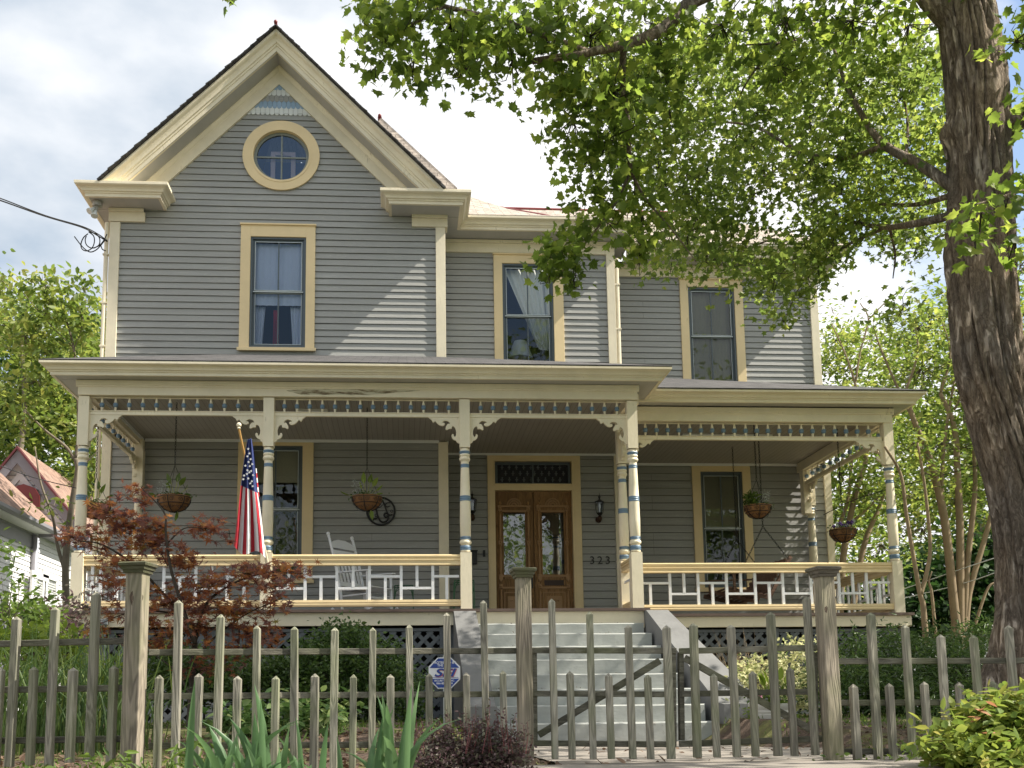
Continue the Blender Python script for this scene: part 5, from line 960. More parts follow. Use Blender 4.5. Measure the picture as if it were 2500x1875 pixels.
for x, y, b in ((0, 1628, 1868), (40, 1507, 1872), (84, 1628, 1868), (136, 1477, 1870), (179, 1628, 1862), (233, 1442, 1860), (278, 1623, 1860), (-45, 1560, 1870), (-90, 1630, 1870)): picket(f0, x, y, -.2, b)
for ya, yb in ((1574, 1563), (1686, 1679), (1811, 1804)): rail(f0, -130, 322, ya, yb)
po = post(f0, 338, 1374, 1900, -.22, .098); knot(po, 333, 1463, -.22)
f1_ = fence('picket_fence', 'long weathered picket fence section between the knotty post and the gate', 'fence', 800, 'weathered picket fence sections')
xs = [(390, 1646), (438, 1464), (484, 1646), (536, 1497), (579, 1646), (629, 1529), (673, 1646), (722, 1527), (768, 1646), (816, 1528), (861, 1646), (908, 1529), (954, 1646), (1001, 1526), (1047, 1643), (1093, 1493), (1139, 1644), (1183, 1462), (1229, 1640)]
for x, y in xs: picket(f1_, x, y, -.04, 1885)
for ya, yb in ((1592, 1588), (1700, 1694), (1822, 1817)): rail(f1_, 358, 1262, ya, yb)
post(f1_, 1276, 1388, 1890, .06)
g1 = fence('garden_gate', 'left gate leaf with a diagonal brace rising to the right, in front of the steps', 'gate', 1480, 'pair of picket gate leaves')
for x, y in ((1346, 1462), (1391, 1641), (1438, 1495), (1486, 1641), (1534, 1525), (1581, 1642), (1626, 1529)): picket(g1, x+1, y, .02, 1853)
rail(g1, 1300, 1656, 1587, 1588); rail(g1, 1300, 1652, 1693, 1695); rail(g1, 1300, 1656, 1815, 1818); rail(g1, 1318, 1616, 1795, 1612, .05, name='brace', h=.042)
for x in (1306, 1648): rail(g1, x, x+2, 1592, 1812, .055, .03, 'stile', .04)
g2 = fence('garden_gate', 'right gate leaf with a diagonal brace falling to the right, beside the grained gate post', 'gate', 1830, 'pair of picket gate leaves')
for x, y in ((1690, 1524), (1742, 1640), (1785, 1523), (1835, 1640), (1882, 1491), (1929, 1632), (1970, 1459)): picket(g2, x, y, .05, 1850-(x-1690)*.02)
rail(g2, 1662, 2004, 1589, 1580); rail(g2, 1668, 2002, 1694, 1688); rail(g2, 1662, 2018, 1817, 1804); rail(g2, 1676, 2002, 1605, 1790, .05, name='brace', h=.042)
for x in (1667, 1996): rail(g2, x, x+3, 1592, 1808, .055, .03, 'stile', .04)
f2_ = fence('picket_fence', 'weathered picket fence section right of the grained gate post, in front of the maple trunk', 'fence', 2250, 'weathered picket fence sections')
for x, y in ((2083, 1667), (2122, 1494), (2170, 1665), (2208, 1522), (2257, 1665), (2293, 1551), (2340, 1664), (2378, 1551), (2423, 1664), (2462, 1523), (2500, 1664), (2545, 1500)): picket(f2_, x, y, .09, 1890)
for ya, yb in ((1614, 1612), (1716, 1714), (1836, 1834)): rail(f2_, 2025, 2580, ya, yb)
po = post(f2_, 2009, 1385, 1900, .12, .092); knot(po, 2026, 1664, .1, .013, .015); knot(po, 2014, 1488, .1, .008, .016)
# ================================================================== SIGN
c = at(1085, 1643, 12.0); root = empty('security_sign', 'blue and white octagonal security sign on a stake left of the steps', 'sign', (c.x, 12.0, gz(c.x, 12)))
def octo(r): return [(c.x+r*1.02*math.cos(math.pi/8+i*math.pi/4), c.z+r*math.sin(math.pi/8+i*math.pi/4)) for i in range(8)]
bl = plain('sign_blue', (.012, .05, .27), .4, 0, .02); wh = plain('sign_white', (.75, .76, .78), .4, 0, .02)
mb = MB(); mb.prism(octo(.192), lambda u, v, d: (u, d, v), 12.0, 12.006); mb.build('panel', wh, root)
def band(z0, z1, r=.18):
    P = octo(r); cosr = r*math.cos(math.pi/8); h = lambda z: min(cosr*1.02, (cosr+r*math.sin(math.pi/8)-abs(z-c.z))*1.02); mb.prism([(c.x-h(z0), z0), (c.x+h(z0), z0), (c.x+h(z1), z1), (c.x-h(z1), z1)], lambda u, v, d: (u, d, v), 11.995, 11.999)
cr = .18*math.cos(math.pi/8)
mb = MB(); band(c.z+.058, c.z+cr); mb.build('blue_band', bl, root); mb = MB(); band(c.z-cr, c.z-.066); mb.build('blue_band', bl, root)
text('PROTECTED BY', .038, wh, root, (c.x, 11.994, c.z+.105), ext=.001, weight=.0006); text('THE FI', .036, wh, root, (c.x-.03, 11.994, c.z+.075), ext=.001, weight=.0006)
text('SEI', .125, plain('sign_red', (.45, .10, .12), .5), root, (c.x+.002, 11.9935, c.z-.044), ext=.0005, italic=.3, weight=.003, sx=1.5); text('SEI', .125, bl, root, (c.x-.006, 11.992, c.z-.038), ext=.0005, italic=.3, weight=.003, sx=1.5)
mb = MB(); mb.box(c.x-.16, c.x+.16, 11.995, 11.999, c.z-.053, c.z-.049); mb.build('rule', bl, root)
text('SECURITY I     INC.', .028, wh, root, (c.x, 11.994, c.z-.096), ext=.001, weight=.0005); text('866-85       74', .032, wh, root, (c.x, 11.994, c.z-.128), ext=.001, weight=.0005)
mb = MB(); mb.box(c.x-.015, c.x+.015, 12.008, 12.02, gz(c.x, 12)-.02, c.z+.20); mb.build('stake', plain('stake_metal', (.4, .42, .4), .4, .5), root)
# ================================================================== VEGETATION
def pxb(L):                                            # blobs given as (px, py, depth, rx px, ry px, r depth m, clusters)
    o = []
    for x, y, Y, rx, ry, rd, k in L: c = at(x, y, Y); o.append((tuple(c), (rx/F*Y, rd, ry/F*Y), k))
    return o
def branch(root, pts, r0, r1, mat, name='branch', n=7, sub=6):
    P = curve([Vector(p) for p in pts], sub); mb = MB(); mb.tube(P, lerpr(r0, r1, len(P)), n); return mb.build(name, mat, root, smooth=True)
def roughtrunk(root, pts, rad, mat, nseg=110, nr=64, amp=.03, name='trunk', flare=0, lumps=()):
    P = curve([Vector(p) for p in pts], max(2, nseg//(len(pts)-1))); n = len(P); R_ = np.interp(np.linspace(0, 1, n), np.linspace(0, 1, len(rad)), rad); mb = MB(); prev = Vector((1, 0, 0))
    for k, p in enumerate(P):
        t = (P[min(k+1, n-1)]-P[max(k-1, 0)]).normalized(); prev = (prev-t*prev.dot(t)).normalized(); b = t.cross(prev); tw = p.z*.12
        for j in range(nr):
            a = 2*math.pi*j/nr; q = Vector((math.cos(a+tw)*3.4, math.sin(a+tw)*3.4, p.z*.75)); rd_ = 1-abs(mn.noise(q*1.0)*2.1); rd2 = 1-abs(mn.noise(q*2.3+Vector((5, 1, 2)))*2)
            f = 1+flare*max(0, 1-(p.z-P[0].z)/1.1)**2*(1+.35*math.sin(a*5)); r = R_[k]*f+amp*(-(max(0, rd_))**4*1.1+.35*rd2)+.05*R_[k]*mn.noise(q*.3)*2
            for (lz, la, lr, lw) in lumps: r += lr*math.exp(-((p.z-lz)/lw)**2-((math.atan2(math.sin(a-la), math.cos(a-la)))/.5)**2)
            mb.v.append(tuple(p+(prev*math.cos(a)+b*math.sin(a))*r))
    for k in range(n-1):
        for j in range(nr): a = k*nr+j; b_ = k*nr+(j+1) % nr; mb.f.append((a, b_, b_+nr, a+nr)); mb.m.append(0)
    return mb.build(name, mat, root, smooth=True)
# ---- the big maple
TY = 9.6
tb = at(2478, 1716, TY); mroot = empty('maple_tree', 'big maple with a furrowed trunk at the right, leafy limbs hanging over the house', 'tree', (tb.x, TY, tb.z))
tp = [(2520, 1740), (2527, 1500), (2522, 1330), (2498, 1182), (2448, 1010), (2420, 900), (2404, 770), (2396, 600), (2391, 434), (2380, 200), (2352, 0), (2300, -260), (2240, -600), (2200, -900)]
roughtrunk(mroot, [at(x, y, TY) for x, y in tp], [w/2/F*TY for w in (185, 178, 170, 168, 170, 172, 168, 160, 152, 150, 140, 110, 90, 60)], M['bark'], nseg=300, nr=150, amp=.06, flare=.45, lumps=((at(2310, 330, TY).z, math.pi, .10, .14), (at(2310, 640, TY).z, math.pi, .05, .3)))
BRN = [([(2340, 60, TY), (2290, 10, TY), (2220, -60, TY+.1), (2080, -150, TY+.3)], .16, .10), ([(2080, -150, TY+.3), (1900, -90, 9.6), (1760, -30, 9.4), (1680, 10, 9.3), (1630, 60, 9.2), (1560, 98, 9.1), (1440, 128, 9.0), (1300, 150, 9.0)], .10, .03),
       ([(1440, 128, 9.0), (1250, 60, 8.9), (1100, 20, 8.8), (1075, 20, 8.8), (1000, 62, 8.8), (945, 75, 8.8), (880, 110, 8.8)], .03, .008),
       ([(1522, 105, 9.1), (1520, 200, 9.3), (1530, 280, 9.5), (1538, 400, 9.8), (1545, 430, 9.9)], .035, .02), ([(1545, 430, 9.9), (1580, 490, 10), (1640, 560, 10.2), (1700, 640, 10.3)], .016, .005), ([(1535, 430, 9.9), (1500, 500, 10), (1440, 580, 10.1), (1390, 640, 10.2), (1350, 690, 10.2)], .018, .005),
       ([(2345, 470, TY), (2250, 405, 9.9), (2160, 355, 10.3), (2110, 290, 10.7), (2060, 190, 11), (2030, 100, 11.3)], .065, .015), ([(2160, 355, 10.3), (2070, 384, 10.9), (1960, 372, 11.5), (1850, 312, 12.2), (1760, 297, 12.8), (1650, 287, 13.3)], .035, .008),
       ([(1950, 372, 11.5), (1900, 410, 12), (1830, 450, 12.4), (1740, 480, 12.6)], .018, .005), ([(2345, 520, TY), (2240, 545, 10), (2150, 555, 10.8), (2040, 540, 11.6), (1900, 575, 12.4)], .05, .008), ([(2345, 470, TY), (2230, 500, 10.5), (2100, 490, 11.5), (2000, 450, 12.5)], .035, .006),
       ([(2030, 100, 11.3), (1990, 60, 11), (1960, 90, 10.6), (1900, 105, 10.2), (1820, 110, 10)], .03, .008), ([(2210, 400, 10), (2215, 290, 10.4), (2185, 130, 10.8)], .02, .006), ([(1900, 105, 10.2), (1830, 190, 10.6), (1790, 270, 11)], .018, .005),
       ([(2170, 550, 10.7), (2185, 620, 10.9), (2180, 680, 11)], .02, .006), ([(2150, 560, 10.8), (2050, 610, 11.6), (1960, 690, 12.2), (1920, 770, 12.6)], .022, .005), ([(1880, 585, 12.4), (1780, 620, 12.6), (1660, 620, 12.6)], .014, .005),
       ([(2440, 320, TY), (2500, 280, TY-.3), (2600, 220, TY-.6)], .09, .05), ([(2440, 360, TY), (2500, 300, TY-.1), (2640, 260, TY-.3)], .07, .04), ([(2640, 300, 8.4), (2560, 430, 7.6), (2480, 470, 7.2), (2380, 500, 6.9)], .03, .006)]
for pts, a, b in BRN: branch(mroot, [at(*p) for p in pts], a, b, M['bark'])
near = pxb([(930, 70, 8.8, 50, 66, .5, 30), (915, 165, 8.8, 30, 42, .4, 14), (990, 60, 8.8, 80, 75, .6, 40), (1010, 150, 8.8, 50, 55, .4, 18), (1100, 60, 8.9, 90, 80, .7, 46), (1130, 160, 8.9, 75, 65, .6, 34), (1210, 90, 9, 90, 90, .8, 56), (1250, 150, 9, 65, 55, .6, 26), (1330, 80, 9.1, 100, 100, .9, 60),
            (1390, 190, 9.3, 75, 85, .7, 46), (1440, 90, 9.2, 100, 100, .9, 56), (1400, 290, 9.5, 65, 60, .6, 38), (1500, 220, 9.5, 90, 100, .9, 52), (1480, 340, 9.7, 95, 60, .8, 38), (1440, 390, 9.8, 55, 50, .6, 22), (1550, 430, 10, 45, 55, .6, 18), (1470, 470, 10, 50, 40, .5, 20), (1420, 540, 10.1, 45, 50, .5, 24), (1370, 600, 10.2, 42, 40, .4, 20), (1345, 660, 10.2, 32, 38, .35, 17), (1400, 665, 10.2, 30, 50, .35, 20), (1340, 615, 10.2, 26, 22, .3, 9), (1480, 540, 10.1, 50, 35, .5, 16), (1570, 520, 10.1, 60, 45, .5, 22), (1560, 600, 10.2, 45, 40, .4, 18),
            (1600, 60, 9.4, 120, 90, 1, 50), (1760, 60, 9.8, 130, 90, 1, 56), (1920, 50, 9.8, 130, 90, 1, 56), (2080, 50, 10, 130, 90, 1, 56), (2220, 60, 10.2, 90, 110, 1, 36), (1620, 180, 9.8, 90, 70, .9, 28), (1900, 160, 10, 110, 70, .9, 28), (2480, 100, 8.2, 50, 90, .6, 26), (2500, 260, 8, 40, 60, .5, 12), (2450, 480, 7, 60, 30, .35, 12), (2395, 520, 6.9, 45, 28, .3, 11), (2480, 575, 7, 40, 50, .3, 9), (2380, 590, 6.9, 25, 18, .2, 4),
            (556, -26, 9.2, 12, 10, .2, 2), (1000, -70, 9, 260, 90, 1.5, 70), (1500, -80, 9.5, 400, 90, 1.8, 120), (2100, -90, 9.5, 350, 90, 1.8, 90)])
near = [(c, r, max(2, int(k*.45))) for c, r, k in near]
P, Cc, Bc = cloud(near, 10, .115, .35); rng.shuffle(P)
leaves('crown', P, U(.045, .12, len(P)), MAPLE, M['maple'], mroot, droop=-.75, flat=.45)
twigs('twigs', Cc, Bc, .008, M['twig'], mroot, .7)
farb = []
for y in range(110, 860, 52):
    for x in range(1500, 2330, 60):
        lim = np.interp(x, [1480, 1560, 1640, 1740, 1800, 1870, 1915, 1950, 2000, 2100, 2200, 2330], [480, 620, 640, 655, 700, 715, 790, 735, 690, 760, 800, 830])
        if y > lim-20: continue
        if mn.noise(Vector((x*.006, y*.009, 1.7))) < -.30: continue
        if x < 1590 and 340 < y < 480 and random.random() < .5: continue
        for d in range(2): farb.append((x+random.uniform(-25, 25), y+random.uniform(-20, 20), random.uniform(10.2, 13.4) if x > 1600 else random.uniform(10, 11.5), 52, 34, .7, 8))
farb += [(1912, 770, 12.6, 26, 34, .3, 10), (1560, 640, 12, 40, 30, .4, 8), (1640, 640, 12.4, 50, 22, .4, 8)]
P, Cc, Bc = cloud(pxb(farb), 10, .15, .1); rng.shuffle(P)
leaves('crown', P, U(.05, .10, len(P)), MAPLE if 0 else OVAL if 0 else ([(0, 0, 0), (.42, .02, .05), (.3, .3, .03), (.5, .55, .08), (.14, .6, .02), (0, 1, -.04), (-.42, .02, .05), (-.3, .3, .03), (-.5, .55, .08), (-.14, .6, .02)], [(0, 1, 2, 3, 4, 5), (0, 5, 9, 8, 7, 6)]), M['maplef'], mroot, droop=-.4, flat=.5)
twigs('twigs', Cc, Bc, .006, M['twig'], mroot, .5)
up = [((x, y, z), (1.6, 1.6, 1.0), 46) for x, y, z in ((7.5, 9, 6.5), (9.5, 8, 5.5), (8.5, 6.0, 5.0), (7, 7.5, 9), (5, 9, 10.5), (10.5, 10.5, 6.5), (9, 11.5, 8.5), (11.5, 7, 7.5), (3, 8.5, 9.6), (7.5, 5, 7), (12, 9, 4.5), (6.8, 11.5, 10), (10, 5, 3.6), (12, 5.5, 6), (8.8, 7.6, 3.9), (13.5, 7, 9), (11, 12.5, 5), (13, 11, 8))]  # unseen part of the crown, leaves added to shade the fence and path
up = [(c, r, 95) for c, r, k in up]; P, Cc, Bc = cloud(up, 9, .3, .1)
dp = P@CF; ux = PX+F*(P@CR)/dp; uy = PY-F*(P@CU)/dp; P = P[~((dp > 0) & (ux > -60) & (ux < 2560) & (uy > -60) & (uy < 1935))]
leaves('crown', P, U(.16, .24, len(P)), DIAM, M['maplef'], mroot, droop=-.4, flat=.5)
# ---- general tree of small leaves
def tree(name, label, px, py, Y, stems, blobs, lm, lsize, tm=DIAM, per=14, spread=.3, bm='bark3', group=None, cat='tree', flat=.45, droop=-.2, shell=.3, tw=.5, twr=.012, r=None):
    b = at(px, py, Y); root = empty(name, label, cat, tuple(b), group=group)
    for i, (pts, r0, r1) in enumerate(stems): branch(root, [at(*p) if len(p) == 3 else at(p[0], p[1], Y) for p in pts], r0, r1, M[bm], 'trunk' if i == 0 else 'branch')
    P, Cc, Bc = cloud(blobs, per, spread, shell); leaves('crown', P, U(lsize*.6, lsize*1.2, len(P)), tm, M[lm], root, droop=droop, flat=flat)
    if tw: twigs('twigs', Cc, Bc, twr, M['bark3'], root, tw)
    return root
tree('young_tree', 'slender young tree beside the left porch column with bright spring leaves', 160, 1500, 23.6,
     [([(165, 1530), (160, 1400), (165, 1320), (178, 1220), (190, 1150), (186, 1120)], .085, .06), ([(186, 1120), (192, 1060), (190, 960), (180, 850), (150, 740)], .05, .02), ([(186, 1125), (160, 1090), (110, 1050), (60, 1000)], .045, .015), ([(190, 1150), (225, 1115), (250, 1090)], .02, .01), ([(160, 1400), (140, 1330), (128, 1260), (100, 1180), (85, 1090)], .045, .015), ([(180, 850), (120, 790), (60, 720), (20, 690)], .015, .006), ([(178, 860), (200, 800), (210, 740), (206, 690)], .012, .005), ([(150, 740), (110, 680), (110, 640)], .008, .003)],
     pxb([(110, 760, 23.6, 85, 50, .8, 26), (200, 770, 23.6, 45, 70, .6, 20), (110, 690, 23.6, 45, 35, .5, 13), (20, 690, 23.6, 45, 40, .6, 10), (60, 820, 23.8, 90, 50, .8, 22), (150, 870, 24.0, 90, 50, .8, 24), (90, 930, 24.0, 80, 45, .8, 16), (190, 1010, 24.2, 60, 60, .7, 12), (120, 1230, 23.4, 60, 30, .5, 5), (60, 1020, 24.0, 70, 50, .8, 14), (205, 700, 23.6, 25, 40, .4, 8)]), 'myrtle', .20, OVAL, 11, .22, droop=-.6)
tree('background_tree', 'tall bright green tree filling the gap left of the house', 40, 1400, 30, [([(50, 1420), (40, 1200), (60, 1000), (50, 800)], .12, .05)],
     pxb([(20, 800, 31, 90, 90, 2, 60), (110, 900, 31, 90, 90, 2, 60), (200, 800, 33, 70, 90, 2, 50), (50, 1000, 31, 90, 90, 2, 60), (160, 1050, 32, 90, 90, 2, 60), (230, 950, 32, 40, 120, 1.5, 40), (230, 1150, 32, 50, 100, 1.5, 40), (20, 1120, 32, 70, 60, 2, 30), (140, 1180, 34, 80, 70, 2, 36), (60, 740, 34, 60, 40, 1, 20)]), 'myrtle', .24, DIAM, 20, .45, group='trees behind the house')
tree('background_tree', 'dark tree mass behind the neighbouring roofs', -40, 1350, 48, [([(-40, 1400), (-30, 1000)], .3, .1)], pxb([(0, 1050, 47, 150, 100, 2, 90), (150, 1000, 48, 120, 120, 2, 90), (240, 850, 48, 60, 120, 2, 50), (60, 1200, 48, 140, 120, 2, 70), (230, 1150, 48, 60, 100, 2, 50), (20, 900, 48, 90, 80, 2, 40)]), 'everg', .34, DIAM, 18, .6, group='trees behind the house', tw=0)
# ---- crepe myrtles on the right
tree('crepe_myrtle', 'multi-stemmed tree with smooth tan trunks between the porch and the big maple', 2345, 1580, 17,
     [([(2345, 1600), (2330, 1480), (2308, 1279), (2281, 1158), (2267, 1110), (2233, 1030), (2210, 960)], .085, .04), ([(2345, 1590), (2344, 1303), (2337, 1134), (2329, 1038), (2296, 960)], .075, .035), ([(2352, 1590), (2360, 1400), (2380, 1206), (2378, 1100)], .065, .03), ([(2355, 1580), (2366, 1450), (2400, 1330), (2425, 1240), (2445, 1180)], .06, .03), ([(2330, 1590), (2325, 1400), (2300, 1200), (2310, 1050), (2330, 930)], .05, .02), ([(2370, 1560), (2410, 1440), (2440, 1420)], .03, .015), ([(2233, 1030), (2189, 941), (2150, 850), (2132, 797)], .03, .01), ([(2210, 960), (2240, 860), (2230, 760)], .025, .01), ([(2296, 960), (2320, 860), (2290, 760)], .025, .01), ([(2330, 1000), (2380, 900), (2400, 830)], .02, .01)],
     [((11+i%3*1.1, 15.5+i*.8, 5.3+(i*7%5)*.7), (1.3, 1.1, 1.0), 34) for i in range(8)]+pxb([(2150, 960, 21, 90, 50, 1.2, 30), (2250, 900, 17.5, 110, 60, 1.4, 40), (2380, 950, 17, 80, 70, 1.2, 34), (2180, 1080, 20, 90, 50, 1.2, 32), (2300, 1080, 17.5, 110, 60, 1.2, 38), (2420, 1100, 17, 60, 90, 1, 26), (2200, 1200, 20, 90, 50, 1, 28), (2330, 1220, 18, 110, 50, 1.2, 32), (2240, 800, 17.5, 110, 50, 1.4, 34), (2380, 820, 17.5, 60, 60, 1.2, 22), (2420, 1260, 17.5, 50, 50, 1, 14), (2330, 740, 18, 100, 40, 1.4, 22), (2250, 1290, 18, 90, 40, 1, 22), (2480, 900, 18, 50, 120, 1, 26), (2490, 650, 18, 60, 90, 1, 16)]), 'myrtle', .12, OVAL, 16, .26, 'bark2', 'crepe myrtles right of the porch', droop=-.1, flat=.75)  # leading clusters lie out of view, added to shade the right porch
tree('crepe_myrtle', 'forked slender tree with pale bark right of the porch corner column', 2255, 1560, 16,
     [([(2262, 1580), (2254, 1480), (2247, 1452), (2233, 1375), (2213, 1255), (2199, 1158), (2160, 1090)], .05, .02), ([(2247, 1452), (2262, 1400), (2271, 1327), (2257, 1182), (2240, 1080)], .04, .018), ([(2285, 1560), (2275, 1450), (2268, 1420), (2275, 1395)], .03, .01)],
     pxb([(2230, 1080, 16.5, 50, 40, .6, 12), (2250, 1150, 16.5, 60, 40, .6, 14), (2110, 1060, 21, 60, 40, .8, 12), (2060, 900, 22, 80, 30, 1, 12), (2040, 830, 22, 60, 50, 1, 14), (2130, 830, 22, 90, 60, 1.2, 18), (2030, 750, 22, 30, 30, .7, 4)]), 'myrtle', .11, OVAL, 16, .24, 'bark2', 'crepe myrtles right of the porch', droop=-.1, flat=.75)
tree('crepe_myrtle', 'leaning group of tan trunks seen through the porch beside the pansy basket', 2090, 1480, 21,
     [([(2050, 1500), (2060, 1350), (2090, 1200), (2112, 1134), (2120, 1040)], .08, .04), ([(2080, 1500), (2110, 1330), (2150, 1230), (2180, 1120)], .07, .03), ([(2030, 1450), (2035, 1330), (2070, 1220), (2080, 1120)], .05, .03), ([(2070, 1280), (2120, 1240), (2170, 1180)], .03, .02), ([(2110, 1120), (2090, 1080), (2060, 1040)], .03, .02), ([(2100, 980), (2070, 880), (2030, 790)], .03, .01), ([(2085, 960), (2100, 860), (2120, 780), (2100, 740)], .025, .01), ([(2120, 780), (2170, 730), (2210, 700)], .015, .008)],
     pxb([(2050, 1150, 21, 70, 70, 1.2, 26), (2120, 1200, 21, 80, 70, 1.2, 30), (2060, 1300, 22, 80, 60, 1.2, 30), (2150, 1330, 22, 80, 50, 1.2, 26), (2020, 1240, 22, 40, 60, 1, 16), (2000, 900, 22, 50, 60, 1, 18), (2090, 900, 22, 80, 60, 1.2, 20), (2030, 1380, 23, 60, 60, 1, 20), (2160, 1000, 22, 90, 70, 1.2, 26), (2120, 1400, 23, 80, 40, 1, 20), (2000, 1060, 22, 30, 60, 1, 10)]), 'myrtle', .15, OVAL, 16, .34, 'bark2', 'crepe myrtles right of the porch', droop=-.1, flat=.75)
tree('background_tree', 'wide sunlit tree behind the crepe myrtles', 2350, 1500, 30, [([(2400, 1560), (2380, 1200), (2350, 900)], .3, .1)], pxb([(2100, 1250, 29, 110, 90, 2, 50), (2250, 1200, 30, 130, 120, 2, 80), (2400, 1150, 30, 120, 120, 2, 80), (2480, 1300, 30, 80, 120, 2, 40), (2300, 1000, 31, 130, 100, 2, 46), (2450, 950, 31, 80, 100, 2, 34), (2080, 1000, 31, 100, 90, 2, 40), (2040, 850, 32, 70, 60, 2, 22), (2200, 880, 32, 110, 70, 2, 34), (2200, 1050, 31, 110, 70, 2, 36), (2130, 1130, 30, 90, 60, 2, 26), (2340, 850, 31, 150, 60, 2, 26), (2460, 760, 31, 80, 90, 2, 22)]), 'myrtle', .28, DIAM, 16, .5, group='trees behind the house', tw=0)
tree('background_tree', 'dark evergreens low behind the crepe myrtle trunks', 2300, 1560, 26, [([(2300, 1600), (2310, 1400)], .2, .1)], pxb([(2030, 1480, 27, 90, 90, 1.5, 70), (2160, 1500, 26, 110, 90, 1.5, 90), (2320, 1470, 26, 110, 110, 1.5, 100), (2450, 1450, 26, 90, 130, 1.5, 80), (2240, 1400, 27, 110, 60, 1.5, 50), (2380, 1350, 27, 100, 50, 1.5, 50), (2520, 1350, 26, 60, 160, 1.5, 50)]), 'everg', .26, DIAM, 20, .45, group='trees behind the house', tw=0)
# street trees across the road (mirrored in the glass)
k_ = 0
for x, y, s in ((-9, -15, 1.5), (-2, -22, 1.9), (5, -15, 1.45), (13, -19, 1.8), (-18, -20, 1.7)):
    root = empty('street_tree', 'leafy tree across the street behind the photographer', 'tree', (x, y, -1.5), group='trees across the street'); mb = MB(); mb.tube([(x, y, -1.6), (x+.1, y, 2), (x, y+.1, 6*s)], [.3, .25, .12], 8); mb.build('trunk', M['bark3'], root)
    P, _, _ = cloud([((x+dx*s, y+dy*s, z*s), (2.2*s, 2.0*s, 1.6*s), 90) for dx, dy, z in ((0, 0, 6), (1.8, .5, 4.6), (-1.8, 0, 4.8), (.5, 1.2, 3.6), (0, 0, 8))], 12, .5, .2); leaves('crown', P, U(.15, .30, len(P)), DIAM, M['maplef'], root)
# ---- Japanese maple
JY = 11.2
b = at(462, 1760, JY); root = empty('japanese_maple', 'low red and orange leaved Japanese maple in front of the porch railing', 'tree', (b.x, JY, gz(b.x, JY)))
for i, (pts, r0, r1) in enumerate([([(462, 1790), (468, 1700), (472, 1620), (476, 1570)], .04, .03), ([(476, 1570), (440, 1500), (390, 1440), (330, 1380), (250, 1330), (190, 1320)], .022, .006), ([(476, 1570), (420, 1400), (405, 1300), (400, 1250), (345, 1190)], .02, .005), ([(476, 1570), (500, 1480), (560, 1430), (640, 1400), (740, 1400)], .02, .005), ([(470, 1620), (520, 1560), (600, 1500), (690, 1460)], .016, .004), ([(405, 1330), (450, 1290), (500, 1290)], .01, .004), ([(410, 1380), (380, 1340), (290, 1290)], .01, .004), ([(440, 1500), (360, 1490), (300, 1500), (230, 1530)], .012, .004), ([(466, 1700), (430, 1640), (380, 1600)], .014, .005)]): branch(root, [at(x, y, JY+.25*math.sin(i*2.1+j*.4)) for j, (x, y) in enumerate(pts)], r0, r1, M['twig'], 'trunk' if i == 0 else 'branch')
jb = pxb([(180, 1310, JY, 45, 14, .3, 11), (235, 1300, JY, 50, 16, .35, 14), (330, 1205, JY, 22, 22, .2, 7), (350, 1225, JY, 22, 12, .2, 6), (260, 1250, JY, 55, 20, .35, 20), (300, 1280, JY, 60, 18, .4, 20), (400, 1285, JY, 60, 18, .4, 20), (500, 1290, JY, 60, 18, .4, 18), (560, 1300, JY, 30, 14, .3, 6), (380, 1330, JY, 90, 20, .5, 30), (240, 1345, JY, 45, 18, .4, 11), (300, 1370, JY, 60, 16, .4, 14), (440, 1370, JY, 70, 22, .5, 26), (340, 1430, JY, 60, 18, .4, 12), (260, 1420, JY, 26, 22, .3, 9), (250, 1455, JY, 30, 14, .3, 7), (500, 1430, JY, 90, 24, .6, 34), (600, 1400, JY, 90, 22, .6, 30), (700, 1390, JY, 50, 18, .4, 14), (660, 1430, JY, 60, 20, .5, 16), (420, 1470, JY, 80, 26, .6, 32), (560, 1480, JY, 100, 26, .7, 40), (660, 1480, JY, 50, 18, .4, 14), (480, 1530, JY, 110, 26, .7, 44), (620, 1540, JY, 70, 20, .5, 20), (340, 1520, JY, 60, 20, .5, 14), (270, 1510, JY, 40, 12, .3, 8), (240, 1550, JY, 30, 10, .3, 6), (400, 1570, JY, 80, 22, .5, 24), (560, 1590, JY, 80, 20, .5, 22), (500, 1630, JY, 70, 18, .5, 14), (640, 1570, JY, 50, 14, .4, 9)])
P, Cc, Bc = cloud([(c, (r[0]*1.1, r[1], r[2]*.9), max(3, int(k*.60))) for c, r, k in jb], 10, .07, .1); leaves('crown', P, U(.06, .115, len(P)), STAR, M['jmaple'], root, droop=-.15, flat=.72); twigs('twigs', Cc, Bc, .004, M['twig'], root, .9, .02)
# ---- shrubs
def shrub(name, label, px, py, Y, blobs, lm, ls, tm=OVAL, per=16, sp=.08, cat='shrub', group=None, flat=.3, droop=.2, shell=1.2, tw=.3, core=None, base=None):
    b = at(px, py, Y); root = empty(name, label, cat, (b.x, b.y, base if base is not None else gz(b.x, b.y)), group=group)
    P, Cc, Bc = cloud(blobs, per, sp, shell); leaves('foliage', P, U(ls*.6, ls*1.2, len(P)), tm, M[lm], root, droop=droop, flat=flat)
    if tw: B0 = np.array([[b.x, b.y, gz(b.x, b.y)]]); Bc2 = Bc*.5+B0*.5; twigs('twigs', Cc, Bc2, .006, M['twig'], root, tw, 0)
    return root
shrub('boxwood_shrub', 'rounded dense green boxwood in front of the lattice left of the sign', 850, 1700, 13.4, pxb([(850, 1640, 13.4, 150, 110, .8, 420), (780, 1660, 13.2, 110, 90, .7, 240), (950, 1690, 13.2, 100, 80, .6, 220), (850, 1570, 13.5, 80, 50, .5, 120), (690, 1680, 13.2, 60, 70, .5, 110)]), 'box', .06, OVAL, 17, .075)
